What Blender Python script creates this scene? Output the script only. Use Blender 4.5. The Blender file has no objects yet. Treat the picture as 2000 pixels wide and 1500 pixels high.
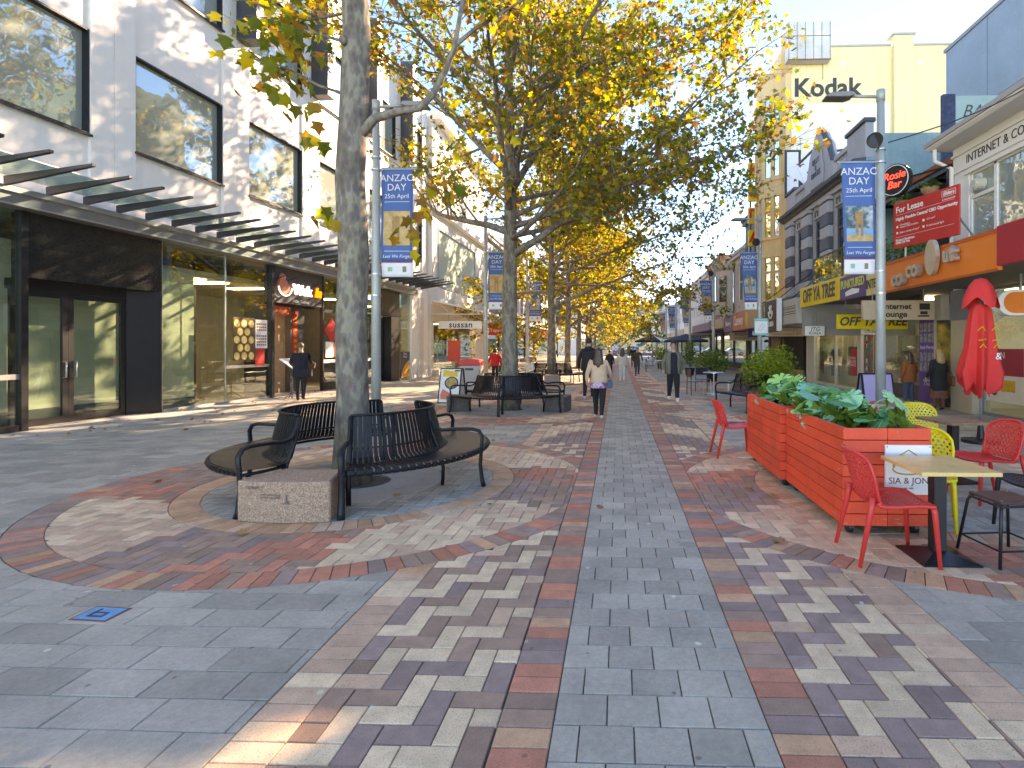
import bpy, bmesh, math, random
import numpy as np
from mathutils import Vector, Matrix
R = math.radians
PI = math.pi
random.seed(7)
np.random.seed(7)
scene = bpy.context.scene
col = scene.collection

# ---------------------------------------------------------------- camera, sky, sun, exposure
cam_d = bpy.data.cameras.new('camera')
cam = bpy.data.objects.new('camera', cam_d)
col.objects.link(cam)
cam.location = (0, 0, 1.6)
cam.rotation_euler = (R(90), 0, R(2))
cam_d.sensor_width = 36
cam_d.lens = 19.44
cam_d.shift_x = -0.0847
cam_d.shift_y = -0.0365
cam_d.clip_end = 3000
cam_d.clip_start = 0.05
scene.camera = cam
SUN_AZ, SUN_EL = 36.0, 27.1            # azimuth to the right of the street axis
w = bpy.data.worlds.new('World')
scene.world = w
w.use_nodes = True
nt = w.node_tree
sky = nt.nodes.new('ShaderNodeTexSky')
sky.sky_type = 'NISHITA'
sky.sun_disc = False
sky.sun_elevation = R(SUN_EL)
sky.sun_rotation = R(SUN_AZ)
sky.dust_density = 0.0
sky.air_density = 0.5
sky.ozone_density = 4.0
sky.altitude = 200
hs = nt.nodes.new('ShaderNodeHueSaturation')
hs.inputs['Saturation'].default_value = 1.12
nt.links.new(sky.outputs[0], hs.inputs['Color'])
bg = nt.nodes['Background']
bg.inputs['Strength'].default_value = 0.15
nt.links.new(hs.outputs[0], bg.inputs['Color'])
sd = bpy.data.lights.new('sun', 'SUN')
sd.energy = 2.1
sd.angle = R(0.55)
sd.color = (1.0, 0.97, 0.93)
so = bpy.data.objects.new('sun', sd)
col.objects.link(so)
so.location = (30, 40, 40)
sdir = Vector((math.sin(R(SUN_AZ)) * math.cos(R(SUN_EL)), math.cos(R(SUN_AZ)) * math.cos(R(SUN_EL)), math.sin(R(SUN_EL))))
so.rotation_euler = (-sdir).to_track_quat('-Z', 'Y').to_euler()
vs = scene.view_settings
vs.view_transform = 'Standard'
vs.look = 'None'
vs.gamma = 1.0
vs.exposure = 2.96
vs.use_white_balance = True               # the camera is balanced for the shade
vs.white_balance_temperature = 12700
vs.white_balance_tint = 23
scene.cycles.use_denoising = True
scene.cycles.max_bounces = 8
scene.cycles.transparent_max_bounces = 16
scene.cycles.sample_clamp_indirect = 6.0

# ---------------------------------------------------------------- materials
MATS = {}
def M(name, c, rough=0.6, metal=0.0, var=0.12, vs_=3.0, bump=0.0, bs=60.0, coat=0.0, spec=0.5, rnd=0.0, trans=0.0, emit=0.0, speck=0.0, c2=None, stain=0.0, c2s=0.0, gum=0.0, streak=0.0):
    """procedural material: base colour broken up by noise at two scales, optional bump, per-piece variation, specks, stains"""
    if name in MATS: return MATS[name]
    m = bpy.data.materials.new(name); m.use_nodes = True
    n = m.node_tree.nodes; l = m.node_tree.links
    p = n['Principled BSDF']
    p.inputs['Roughness'].default_value = rough
    p.inputs['Metallic'].default_value = metal
    p.inputs['Specular IOR Level'].default_value = spec
    p.inputs['Coat Weight'].default_value = coat
    p.inputs['Coat Roughness'].default_value = 0.08
    geo = n.new('ShaderNodeNewGeometry')
    def noise(scale, detail=4, rough_=0.6):
        t = n.new('ShaderNodeTexNoise'); t.inputs['Scale'].default_value = scale
        t.inputs['Detail'].default_value = detail; t.inputs['Roughness'].default_value = rough_
        l.new(geo.outputs['Position'], t.inputs['Vector']); return t
    def ramp(src, a, b, va=0.0, vb=1.0):
        t = n.new('ShaderNodeMapRange'); t.inputs['From Min'].default_value = a; t.inputs['From Max'].default_value = b
        t.inputs['To Min'].default_value = va; t.inputs['To Max'].default_value = vb
        l.new(src, t.inputs['Value']); return t.outputs[0]
    def mix(fac, a, b, mode='MIX'):
        t = n.new('ShaderNodeMix'); t.data_type = 'RGBA'; t.blend_type = mode
        if hasattr(fac, 'node'): l.new(fac, t.inputs[0])
        else: t.inputs[0].default_value = fac
        for s, v in ((6, a), (7, b)):
            if hasattr(v, 'node'): l.new(v, t.inputs[s])
            else: t.inputs[s].default_value = (*v, 1)
        return t.outputs[2]
    base = tuple(c)
    cur = base
    if c2 is not None:
        cur = mix(ramp(noise(c2s or vs_ * 0.6, 3).outputs[0], 0.42, 0.6), base, c2)
    val = None
    if var > 0:
        a = ramp(noise(vs_).outputs[0], 0.3, 0.7, 1 - var, 1 + var)
        b = ramp(noise(vs_ * 14, 2).outputs[0], 0.3, 0.7, 1 - var * 0.6, 1 + var * 0.6)
        t = n.new('ShaderNodeMath'); t.operation = 'MULTIPLY'; l.new(a, t.inputs[0]); l.new(b, t.inputs[1]); val = t.outputs[0]
    if rnd > 0:
        oi = n.new('ShaderNodeObjectInfo')
        t = n.new('ShaderNodeMath'); t.operation = 'ADD'; l.new(oi.outputs['Random'], t.inputs[0]); l.new(geo.outputs['Random Per Island'], t.inputs[1])
        t2 = n.new('ShaderNodeMath'); t2.operation = 'FRACT'; l.new(t.outputs[0], t2.inputs[0])
        q = ramp(t2.outputs[0], 0, 1, 1 - rnd, 1 + rnd)
        if val is not None:
            t3 = n.new('ShaderNodeMath'); t3.operation = 'MULTIPLY'; l.new(val, t3.inputs[0]); l.new(q, t3.inputs[1]); val = t3.outputs[0]
        else: val = q
    if val is not None:
        cc = n.new('ShaderNodeCombineColor')
        for i in range(3): l.new(val, cc.inputs[i])
        cur = mix(1.0, cur, cc.outputs[0], 'MULTIPLY')
    if speck > 0:
        s = ramp(noise(150, 2, 0.8).outputs[0], 0.585, 0.68, 0, speck)
        cur = mix(s, cur, tuple(x * 0.16 for x in base))
    if stain > 0:
        s = ramp(noise(0.9, 6, 0.7).outputs[0], 0.52, 0.72, 0, stain)
        cur = mix(s, cur, tuple(x * 0.45 for x in base))
    if streak > 0:
        mp = n.new('ShaderNodeMapping'); mp.inputs['Scale'].default_value = (5, 5, 0.22); l.new(geo.outputs['Position'], mp.inputs[0])
        t = n.new('ShaderNodeTexNoise'); t.inputs['Scale'].default_value = 1.6; t.inputs['Detail'].default_value = 5; t.inputs['Roughness'].default_value = 0.65; l.new(mp.outputs[0], t.inputs['Vector'])
        cur = mix(ramp(t.outputs[0], 0.5, 0.78, 0, streak), cur, tuple(x * 0.5 for x in base))
    if gum > 0:                                         # trodden-in spots, pale and dark, and wide scuffed patches
        for sc_, lim, tone in ((3.1, 0.055, 1.9), (4.3, 0.05, 0.35), (1.3, 0.10, 0.7)):
            vo = n.new('ShaderNodeTexVoronoi'); vo.inputs['Scale'].default_value = sc_; l.new(geo.outputs['Position'], vo.inputs['Vector'])
            nz = noise(22 if sc_ > 2 else 9, 3)
            ad = n.new('ShaderNodeMath'); ad.operation = 'MULTIPLY_ADD'; ad.inputs[1].default_value = 0.09; l.new(nz.outputs[0], ad.inputs[0]); l.new(vo.outputs['Distance'], ad.inputs[2])
            cur = mix(ramp(ad.outputs[0], lim + 0.035, lim + 0.055, gum, 0.0), cur, tuple(min(0.75, x * tone) for x in base))
    if hasattr(cur, 'node'): l.new(cur, p.inputs['Base Color'])
    else: p.inputs['Base Color'].default_value = (*cur, 1)
    if bump > 0:
        bn = n.new('ShaderNodeBump'); bn.inputs['Strength'].default_value = bump; bn.inputs['Distance'].default_value = 0.02
        l.new(noise(bs, 5).outputs[0], bn.inputs['Height']); l.new(bn.outputs[0], p.inputs['Normal'])
    if emit > 0:
        p.inputs['Emission Color'].default_value = (*base, 1); p.inputs['Emission Strength'].default_value = emit
    MATS[name] = m
    return m

def glass_mat(name, tint=(0.8, 0.9, 0.87), ior=1.6, rough=0.0):
    if name in MATS: return MATS[name]
    m = bpy.data.materials.new(name); m.use_nodes = True
    n = m.node_tree.nodes; l = m.node_tree.links; n.clear()
    out = n.new('ShaderNodeOutputMaterial'); mx = n.new('ShaderNodeMixShader')
    tr = n.new('ShaderNodeBsdfTransparent'); tr.inputs[0].default_value = (*tint, 1)
    gl = n.new('ShaderNodeBsdfGlossy'); gl.inputs['Roughness'].default_value = rough; gl.inputs['Color'].default_value = (0.95, 1, 0.98, 1)
    lw = n.new('ShaderNodeLayerWeight'); lw.inputs[0].default_value = 0.5
    pw = n.new('ShaderNodeMath'); pw.operation = 'POWER'; pw.inputs[1].default_value = 4.0; l.new(lw.outputs['Facing'], pw.inputs[0])
    f0 = ((ior - 1) / (ior + 1)) ** 2
    fr = n.new('ShaderNodeMapRange'); fr.inputs['To Min'].default_value = f0; fr.inputs['To Max'].default_value = 0.95; l.new(pw.outputs[0], fr.inputs['Value'])
    l.new(fr.outputs[0], mx.inputs[0]); l.new(tr.outputs[0], mx.inputs[1]); l.new(gl.outputs[0], mx.inputs[2]); l.new(mx.outputs[0], out.inputs[0])
    MATS[name] = m
    return m

def mirror_glass(name, base=(0.05, 0.07, 0.07), ior=2.6, rough=0.02, tint=(0.85, 0.97, 0.94)):
    """coated window glass: dark body under a strong fresnel reflection, slightly wavy"""
    if name in MATS: return MATS[name]
    m = bpy.data.materials.new(name); m.use_nodes = True
    n = m.node_tree.nodes; l = m.node_tree.links; n.clear()
    out = n.new('ShaderNodeOutputMaterial'); mx = n.new('ShaderNodeMixShader')
    tr = n.new('ShaderNodeBsdfDiffuse'); tr.inputs[0].default_value = (*base, 1)
    gl = n.new('ShaderNodeBsdfGlossy'); gl.inputs['Roughness'].default_value = rough; gl.inputs['Color'].default_value = (*tint, 1)
    fr = n.new('ShaderNodeFresnel'); fr.inputs[0].default_value = ior
    geo = n.new('ShaderNodeNewGeometry'); t = n.new('ShaderNodeTexNoise'); t.inputs['Scale'].default_value = 1.1; l.new(geo.outputs['Position'], t.inputs['Vector'])
    b = n.new('ShaderNodeBump'); b.inputs['Strength'].default_value = 0.04; b.inputs['Distance'].default_value = 0.3; l.new(t.outputs[0], b.inputs['Height'])
    l.new(b.outputs[0], gl.inputs['Normal'])
    l.new(fr.outputs[0], mx.inputs[0]); l.new(tr.outputs[0], mx.inputs[1]); l.new(gl.outputs[0], mx.inputs[2]); l.new(mx.outputs[0], out.inputs[0])
    MATS[name] = m
    return m

def leaf_mat(name, stops, trans=0.5, rough=0.55, mult=1.0):
    """autumn foliage: every leaf takes its own colour from the ramp, light passes through"""
    m = bpy.data.materials.new(name); m.use_nodes = True
    n = m.node_tree.nodes; l = m.node_tree.links; n.clear()
    out = n.new('ShaderNodeOutputMaterial'); mx = n.new('ShaderNodeMixShader'); mx.inputs[0].default_value = trans
    geo = n.new('ShaderNodeNewGeometry'); oi = n.new('ShaderNodeObjectInfo')
    ad = n.new('ShaderNodeMath'); ad.operation = 'ADD'; l.new(geo.outputs['Random Per Island'], ad.inputs[0]); l.new(oi.outputs['Random'], ad.inputs[1])
    fr = n.new('ShaderNodeMath'); fr.operation = 'FRACT'; l.new(ad.outputs[0], fr.inputs[0])
    cr = n.new('ShaderNodeValToRGB'); cr.color_ramp.interpolation = 'LINEAR'
    e = cr.color_ramp.elements
    while len(e) < len(stops): e.new(0.5)
    for q, (pos, c) in zip(e, stops): q.position = pos; q.color = (*[x * mult for x in c], 1)
    l.new(fr.outputs[0], cr.inputs[0])
    df = n.new('ShaderNodeBsdfPrincipled'); df.inputs['Roughness'].default_value = rough; df.inputs['Specular IOR Level'].default_value = 0.3
    tl = n.new('ShaderNodeBsdfTranslucent')
    l.new(cr.outputs[0], df.inputs['Base Color'])
    g = n.new('ShaderNodeMix'); g.data_type = 'RGBA'; g.blend_type = 'MULTIPLY'; g.inputs[0].default_value = 1.0
    g.inputs[7].default_value = (1.5, 1.35, 0.7, 1); l.new(cr.outputs[0], g.inputs[6]); l.new(g.outputs[2], tl.inputs[0])
    l.new(df.outputs[0], mx.inputs[1]); l.new(tl.outputs[0], mx.inputs[2]); l.new(mx.outputs[0], out.inputs[0])
    MATS[name] = m
    return m

# ---------------------------------------------------------------- mesh helpers
class MB:
    def __init__(s): s.v = []; s.f = []; s.mi = []; s.cur = 0
    def mat(s, i): s.cur = i; return s
    def add(s, vs, fs):
        o = len(s.v); s.v += [tuple(p) for p in vs]
        for f in fs: s.f.append(tuple(i + o for i in f)); s.mi.append(s.cur)
        return s
    def box(s, x0, x1, y0, y1, z0, z1):
        if x0 > x1: x0, x1 = x1, x0
        if y0 > y1: y0, y1 = y1, y0
        if z0 > z1: z0, z1 = z1, z0
        return s.add([(x0, y0, z0), (x1, y0, z0), (x1, y1, z0), (x0, y1, z0), (x0, y0, z1), (x1, y0, z1), (x1, y1, z1), (x0, y1, z1)],
                     [(0, 3, 2, 1), (4, 5, 6, 7), (0, 1, 5, 4), (1, 2, 6, 5), (2, 3, 7, 6), (3, 0, 4, 7)])
    def mbox(s, mtx, sx, sy, sz):
        vs = [mtx @ Vector((a * sx / 2, b * sy / 2, c * sz / 2)) for c in (-1, 1) for a, b in ((-1, -1), (1, -1), (1, 1), (-1, 1))]
        return s.add(vs, [(0, 3, 2, 1), (4, 5, 6, 7), (0, 1, 5, 4), (1, 2, 6, 5), (2, 3, 7, 6), (3, 0, 4, 7)])
    def tube(s, pts, r, n=8, cap=True, flat=1.0):
        pts = [Vector(p) for p in pts]; k = len(pts)
        rs = r if isinstance(r, (list, tuple)) else [r] * k
        o = len(s.v); ref = None; vs = []
        for i, p in enumerate(pts):
            d = (pts[min(i + 1, k - 1)] - pts[max(i - 1, 0)])
            if d.length < 1e-9: d = Vector((0, 0, 1))
            d.normalize()
            if ref is None: ref = Vector((0, 0, 1)) if abs(d.z) < 0.9 else Vector((1, 0, 0))
            a = (ref - d * ref.dot(d))
            if a.length < 1e-6: a = d.orthogonal()
            a.normalize(); ref = a; b = d.cross(a)
            for j in range(n):
                t = 2 * PI * j / n
                vs.append(p + a * (math.cos(t) * rs[i]) + b * (math.sin(t) * rs[i] * flat))
        fs = []
        for i in range(k - 1):
            for j in range(n):
                a = i * n + j; b = i * n + (j + 1) % n
                fs.append((a, b, b + n, a + n))
        if cap: fs.append(tuple(range(n - 1, -1, -1))); fs.append(tuple(range((k - 1) * n, k * n)))
        return s.add(vs, fs)
    def lathe(s, prof, n=24, c=(0, 0), a0=0.0, a1=2 * PI):
        full = abs(a1 - a0 - 2 * PI) < 1e-6; m = n if full else n + 1
        vs = []
        for r, z in prof:
            for j in range(m):
                t = a0 + (a1 - a0) * j / n
                vs.append((c[0] + r * math.cos(t), c[1] + r * math.sin(t), z))
        fs = []
        for i in range(len(prof) - 1):
            for j in range(n):
                a = i * m + j; b = i * m + (j + 1) % m
                fs.append((a, b, b + m, a + m))
        return s.add(vs, fs)
    def ext(s, poly, o, ux, uy, d):
        """polygon (2-D, in the ux/uy frame at o) pushed out by d along ux x uy"""
        o = Vector(o); ux = Vector(ux); uy = Vector(uy); nn = ux.cross(uy).normalized() * d
        k = len(poly); A = [o + ux * a + uy * b for a, b in poly]; B = [p + nn for p in A]
        fs = [tuple(range(k - 1, -1, -1)), tuple(range(k, 2 * k))]
        fs += [(i, (i + 1) % k, k + (i + 1) % k, k + i) for i in range(k)]
        return s.add(A + B, fs)
    def ell(s, c, rx, ry, rz, nu=12, nv=8, zcut=None):
        vs = []; fs = []
        for j in range(nv + 1):
            ph = -PI / 2 + PI * j / nv
            for i in range(nu):
                t = 2 * PI * i / nu
                vs.append((c[0] + rx * math.cos(ph) * math.cos(t), c[1] + ry * math.cos(ph) * math.sin(t), c[2] + rz * math.sin(ph)))
        for j in range(nv):
            for i in range(nu):
                a = j * nu + i; b = j * nu + (i + 1) % nu
                fs.append((a, b, b + nu, a + nu))
        return s.add(vs, fs)
    def mesh(s, name, mats, smooth=False):
        me = bpy.data.meshes.new(name); me.from_pydata(s.v, [], s.f); me.validate()
        for m in (mats if isinstance(mats, (list, tuple)) else [mats]): me.materials.append(m)
        if len(me.polygons) == len(s.mi): me.polygons.foreach_set('material_index', s.mi)
        if smooth: me.polygons.foreach_set('use_smooth', [True] * len(me.polygons))
        me.update(); return me
    def build(s, name, mats, parent=None, smooth=False, bevel=0.0, local=False):
        if parent is not None and not local:
            q = wloc(parent); s.v = [(x - q[0], y - q[1], z - q[2]) for x, y, z in s.v]
        return obj(name, s.mesh(name, mats, smooth), parent, bevel)

def wloc(o):
    x = y = z = 0.0
    while o is not None:
        x += o.location[0]; y += o.location[1]; z += o.location[2]; o = o.parent
    return (x, y, z)
def obj(name, me, parent=None, bevel=0.0, loc=None, rot=None):
    o = bpy.data.objects.new(name, me); col.objects.link(o)
    if parent is not None: o.parent = parent
    if loc is not None: o.location = loc
    if rot is not None: o.rotation_euler = rot
    if bevel > 0:
        b = o.modifiers.new('bevel', 'BEVEL'); b.width = bevel; b.segments = 1; b.limit_method = 'ANGLE'; b.angle_limit = R(40)
    return o
def tag(o, label=None, cat=None, group=None, kind=None):
    if label: o['label'] = label
    if cat: o['category'] = cat
    if group: o['group'] = group
    if kind: o['kind'] = kind
    return o
def thing(name, label, cat, loc=(0, 0, 0), rz=0.0, group=None):
    o = bpy.data.objects.new(name, None); col.objects.link(o)
    o.empty_display_size = 0.2; o.location = loc; o.rotation_euler = (0, 0, rz)
    return tag(o, label, cat, group)
def copy_tree(o, parent=None, loc=None, rz=None, label=None):
    c = o.copy(); col.objects.link(c); c.parent = parent
    if loc is not None: c.location = loc
    if rz is not None: c.rotation_euler = (0, 0, rz)
    if label: c['label'] = label
    for ch in list(o.children): copy_tree(ch, c)
    return c
def B(name, mats, parent, *boxes, bevel=0.0, local=False):
    """boxes that touch form one mesh; boxes standing apart become pieces of their own"""
    norm = [(min(b[0], b[1]), max(b[0], b[1]), min(b[2], b[3]), max(b[2], b[3]), min(b[4], b[5]), max(b[4], b[5])) for b in boxes]
    grp = list(range(len(norm))); t = 0.008
    for i in range(len(norm)):
        for j in range(i):
            a, b = norm[i], norm[j]
            if all(a[2 * k] <= b[2 * k + 1] + t and b[2 * k] <= a[2 * k + 1] + t for k in range(3)):
                gi, gj = grp[i], grp[j]; grp = [gj if g_ == gi else g_ for g_ in grp]
    first = None
    for g_ in dict.fromkeys(grp):
        m = MB()
        for b, q in zip(norm, grp):
            if q == g_: m.box(*b)
        o = m.build(name, mats, parent, bevel=bevel, local=local); first = first or o
    return first

TEXTS = []
FACE = {'cam': (R(90), 0, 0), 'left': (R(90), 0, R(-90)), 'right': (R(90), 0, R(90)), 'up': (0, 0, 0)}
def text(s, size, pos, face, mat, parent, ex=0.004, align='CENTER', bold=0.0, shear=0.0, sx=1.0, name='lettering', rot=None, space=1.0, local=False):
    """flat lettering standing on a sign; face = the way the sign looks; converted to mesh in one go at the end"""
    cu = bpy.data.curves.new('txt', 'FONT'); cu.body = s; cu.size = size; cu.extrude = ex; cu.align_x = align; cu.align_y = 'CENTER'
    cu.offset = bold; cu.shear = shear; cu.space_character = space; cu.space_line = 0.85; cu.resolution_u = 3
    cu.materials.append(mat)
    o = bpy.data.objects.new(name, cu); col.objects.link(o)
    o.parent = parent
    q = wloc(parent) if not local else (0, 0, 0)
    o.location = (pos[0] - q[0], pos[1] - q[1], pos[2] - q[2]); o.rotation_euler = rot if rot is not None else FACE[face]; o.scale = (sx, 1, 1)
    TEXTS.append(o)
    return o
def convert_texts():
    bpy.context.view_layer.update()
    dg = bpy.context.evaluated_depsgraph_get()
    for o in TEXTS:
        me = bpy.data.meshes.new_from_object(o.evaluated_get(dg), depsgraph=dg)
        n = bpy.data.objects.new('lettering', me)
        n.name = 'lettering' if o.name.startswith('lettering') else o.name.split('.')[0]
        col.objects.link(n); n.parent = o.parent
        n.location = o.location; n.rotation_euler = o.rotation_euler; n.scale = o.scale
    for o in TEXTS: bpy.data.objects.remove(o, do_unlink=True)
# ---------------------------------------------------------------- ground: paving
cGREY = M('paver_grey', (0.44, 0.385, 0.315), 0.85, var=0.16, vs_=2.2, bump=0.25, bs=260, rnd=0.17, speck=0.45, stain=0.5, gum=0.75)
cCREAM = M('brick_cream', (0.82, 0.575, 0.375), 0.8, var=0.15, vs_=9, bump=0.25, bs=200, rnd=0.13, speck=0.8, stain=0.38, gum=0.6)
cPINK = M('brick_pink', (0.70, 0.43, 0.29), 0.8, var=0.15, vs_=9, bump=0.25, bs=200, rnd=0.15, speck=0.7, stain=0.38, gum=0.6)
cPURP = M('brick_purple', (0.37, 0.24, 0.205), 0.8, var=0.15, vs_=9, bump=0.25, bs=200, rnd=0.16, speck=0.5, stain=0.38, gum=0.6)
cBROWN = M('brick_brown', (0.41, 0.245, 0.175), 0.8, var=0.15, vs_=9, bump=0.25, bs=200, rnd=0.16, speck=0.5, stain=0.38, gum=0.6)
cRED = M('brick_red', (0.64, 0.23, 0.145), 0.8, var=0.15, vs_=9, bump=0.25, bs=200, rnd=0.17, speck=0.6, stain=0.38, gum=0.6)
cORANGE = M('brick_orange', (0.68, 0.36, 0.21), 0.8, var=0.15, vs_=9, bump=0.25, bs=200, rnd=0.14, speck=0.6, stain=0.38, gum=0.6)
cSAND = M('joint_sand', (0.10, 0.085, 0.07), 0.95, var=0.3, vs_=6)
cCONC = M('concrete', (0.36, 0.36, 0.35), 0.85, var=0.14, vs_=2, bump=0.2, bs=120, stain=0.35)
cASPH = M('asphalt', (0.055, 0.055, 0.058), 0.9, var=0.2, vs_=2, bump=0.3, bs=150)

C1 = (-3.045, 6.44); C2 = (3.40, 6.35); C3 = (-2.75, 14.0); C4 = (3.5, 14.4); C5 = (-2.92, 24.3); C6 = (3.5, 23.0)
RA, RB, RC, RD = 2.91, 2.643, 1.797, 1.538
XS0, XS1 = -0.275, 0.635              # central grey strip
XL_IN, XL_OUT0, XL_OUT = -0.51, -1.345, -1.58
XR_IN, XR_OUT0, XR_OUT = 0.872, 1.60, 1.862
BL, BW = 0.237, 0.1185

g = MB(); g.box(-60, 60, -12, 400, -1.0, -0.022)
tag(g.build('ground', cSAND), kind='structure')
def clip(poly, n, d):
    """keep the part of a convex polygon where n.p <= d"""
    out = []; k = len(poly)
    for i in range(k):
        a = poly[i]; b = poly[(i + 1) % k]
        fa = n[0] * a[0] + n[1] * a[1] - d; fb = n[0] * b[0] + n[1] * b[1] - d
        if fa <= 0: out.append(a)
        if (fa < 0 < fb) or (fb < 0 < fa):
            t = fa / (fa - fb); out.append((a[0] + (b[0] - a[0]) * t, a[1] + (b[1] - a[1]) * t))
    return out
def area(p): return 0.5 * abs(sum(p[i][0] * p[(i + 1) % len(p)][1] - p[(i + 1) % len(p)][0] * p[i][1] for i in range(len(p))))
def apply_cons(poly, cons):
    cut = False
    for c in cons:
        cx = sum(p[0] for p in poly) / len(poly); cy = sum(p[1] for p in poly) / len(poly)
        h = max(math.hypot(p[0] - cx, p[1] - cy) for p in poly)
        if c[0] in ('out', 'in'):
            (ox, oy), rr = c[1], c[2]; d = math.hypot(cx - ox, cy - oy)
            if d < 1e-6:
                if c[0] == 'out': return None, cut
                continue
            n = ((cx - ox) / d, (cy - oy) / d)
            if c[0] == 'out':
                if d > rr + h: continue
                if d < rr - h: return None, cut
                q = clip(poly, (-n[0], -n[1]), -(n[0] * ox + n[1] * oy + rr))
            else:
                if d < rr - h: continue
                if d > rr + h: return None, cut
                q = clip(poly, n, n[0] * ox + n[1] * oy + rr)
        else:
            v = c[1]
            n, dd = {'x<': ((1, 0), v), 'x>': ((-1, 0), -v), 'y<': ((0, 1), v), 'y>': ((0, -1), -v)}[c[0]]
            q = clip(poly, n, dd)
        if len(q) < 3: return None, cut
        if q != poly: cut = True
        poly = q
    if area(poly) < 0.0015: return None, cut
    return poly, cut
def inset(poly, g_):
    """shrink a convex polygon by g_ on every side"""
    k = len(poly)
    s = sum(poly[i][0] * poly[(i + 1) % k][1] - poly[(i + 1) % k][0] * poly[i][1] for i in range(k))
    if s < 0: poly = poly[::-1]
    out = list(poly)
    for i in range(k):
        a = poly[i]; b = poly[(i + 1) % k]; dx, dy = b[0] - a[0], b[1] - a[1]; L_ = math.hypot(dx, dy)
        if L_ < 1e-5: continue
        n = (dy / L_, -dx / L_)
        out = clip(out, n, n[0] * a[0] + n[1] * a[1] - g_)
        if len(out) < 3: return None
    # drop doubled corners
    q = []
    for p in out:
        if not q or math.hypot(p[0] - q[-1][0], p[1] - q[-1][1]) > 0.002: q.append(p)
    if len(q) > 2 and math.hypot(q[0][0] - q[-1][0], q[0][1] - q[-1][1]) < 0.002: q.pop()
    return q if len(q) > 2 else None
def paver_geo(poly, cx=0.0, cy=0.0):
    a = inset(poly, 0.0028)
    if not a: return None
    k = len(a); mx = sum(p[0] for p in a) / k; my = sum(p[1] for p in a) / k
    c = [(p[0] + (mx - p[0]) * min(0.3, 0.005 / max(0.006, math.hypot(p[0] - mx, p[1] - my))), p[1] + (my - p[1]) * min(0.3, 0.005 / max(0.006, math.hypot(p[0] - mx, p[1] - my)))) for p in a]
    vs = [(p[0] - cx, p[1] - cy, -0.018) for p in a] + [(p[0] - cx, p[1] - cy, -0.004) for p in a] + [(p[0] - cx, p[1] - cy, 0.0) for p in c]
    fs = [tuple(range(2 * k, 3 * k))]
    for i in range(k):
        j = (i + 1) % k
        fs += [(i, j, k + j, k + i), (k + i, k + j, 2 * k + j, 2 * k + i)]
    return vs, fs
PSHARE = {}
def visible(x, y):
    if y < 2.0: return False
    px = 1169.3 + 1080 * (x * 0.99939 + y * 0.0349) / (y * 0.99939 - x * 0.0349)
    return -30 < px < 2030
def lay(parent, pieces, name='paver', cap=300):
    """pieces: (polygon, material, cut?) -> the nearest in view become objects of their own, the rest one mesh"""
    items = []
    for poly, mt, cut in pieces:
        cx = sum(p[0] for p in poly) / len(poly); cy = sum(p[1] for p in poly) / len(poly)
        items.append((math.hypot(cx, cy) + (0 if visible(cx, cy) else 1000), cx, cy, poly, mt, cut))
    items.sort(key=lambda t: t[0])
    rest = MB(); mats = []
    for i, (d, cx, cy, poly, mt, cut) in enumerate(items):
        if i < cap and d < 500:
            key = None
            if not cut:
                xs = [p[0] for p in poly]; ys = [p[1] for p in poly]
                key = (round(max(xs) - min(xs), 3), round(max(ys) - min(ys), 3), mt.name) if len(poly) == 4 and len({round(x, 4) for x in xs}) == 2 else None
            me = PSHARE.get(key) if key else None
            if me is None:
                r_ = paver_geo(poly, cx, cy)
                if not r_: continue
                m = MB(); m.add(*r_); me = m.mesh('paver', mt)
                if key: PSHARE[key] = me
            obj(name, me, parent, loc=(cx, cy, random.uniform(-0.0016, 0.0012)), rot=(random.gauss(0, 0.0022), random.gauss(0, 0.0022), random.gauss(0, 0.002)))
        else:
            r_ = paver_geo(poly, 0, 0)
            if not r_: continue
            if mt not in mats: mats.append(mt)
            dz = random.uniform(-0.0015, 0.001)
            rest.mat(mats.index(mt)).add([(x, y, z + dz) for x, y, z in r_[0]], r_[1])
    if rest.v:
        o = rest.build('distant_' + name + 's', mats, parent); o['kind'] = 'stuff'
def bed(name, x0, x1, y0, y1, z):
    m = MB(); m.box(x0, x1, y0, y1, -0.021, z)
    return tag(m.build(name, cSAND), kind='structure')
def rect(x0, x1, y0, y1): return [(x0, y0), (x1, y0), (x1, y1), (x0, y1)]
def bond(x0, x1, y0, y1, pw, ph, matf, cons, shift=0.5, jx=0.0):
    out = []; r_ = 0; y = y0
    while y < y1:
        x = x0 - pw + (shift * pw if r_ % 2 else 0) + jx
        while x < x1:
            p, cut = apply_cons(rect(x, x + pw, y, y + ph), [('x>', x0), ('x<', x1)] + cons)
            if p:
                mt = matf(x + pw / 2, y + ph / 2)
                if mt: out.append((p, mt, cut))
            x += pw
        y += ph; r_ += 1
    return out
def herring(x0, x1, y0, y1, matf, cons, ox=0.0, oy=0.0):
    """90 degree herringbone; each upright brick and the flat one at its head share a row number"""
    out = []; u = BW
    nx = int((x1 - x0) / u) + 6; ny = int((y1 - y0) / u) + 6
    for j in range(-3, ny):
        for i in range(-3, nx):
            k = (i + j) % 4; x = x0 + ox + i * u; y = y0 + oy + j * u
            if k == 0: p = rect(x, x + 2 * u, y, y + u); row = j
            elif k == 2: p = rect(x, x + u, y, y + 2 * u); row = j + 1
            else: continue
            q, cut = apply_cons(p, [('x>', x0), ('x<', x1), ('y>', y0), ('y<', y1)] + cons)
            if q:
                mt = matf(sum(t[0] for t in p) / 4, sum(t[1] for t in p) / 4, row)
                if mt: out.append((q, mt, cut))
    return out
circles = [C1, C2, C3, C4, C5, C6]
def far_y(y): return y
# central strip
s = bed('grey_paving_strip', XS0, XS1, -1, 60, -0.010)
lay(s, bond(XS0, XS1, 1.5, 46, 0.2275, 0.209, lambda x, y: cGREY, []), 'paver')
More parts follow.
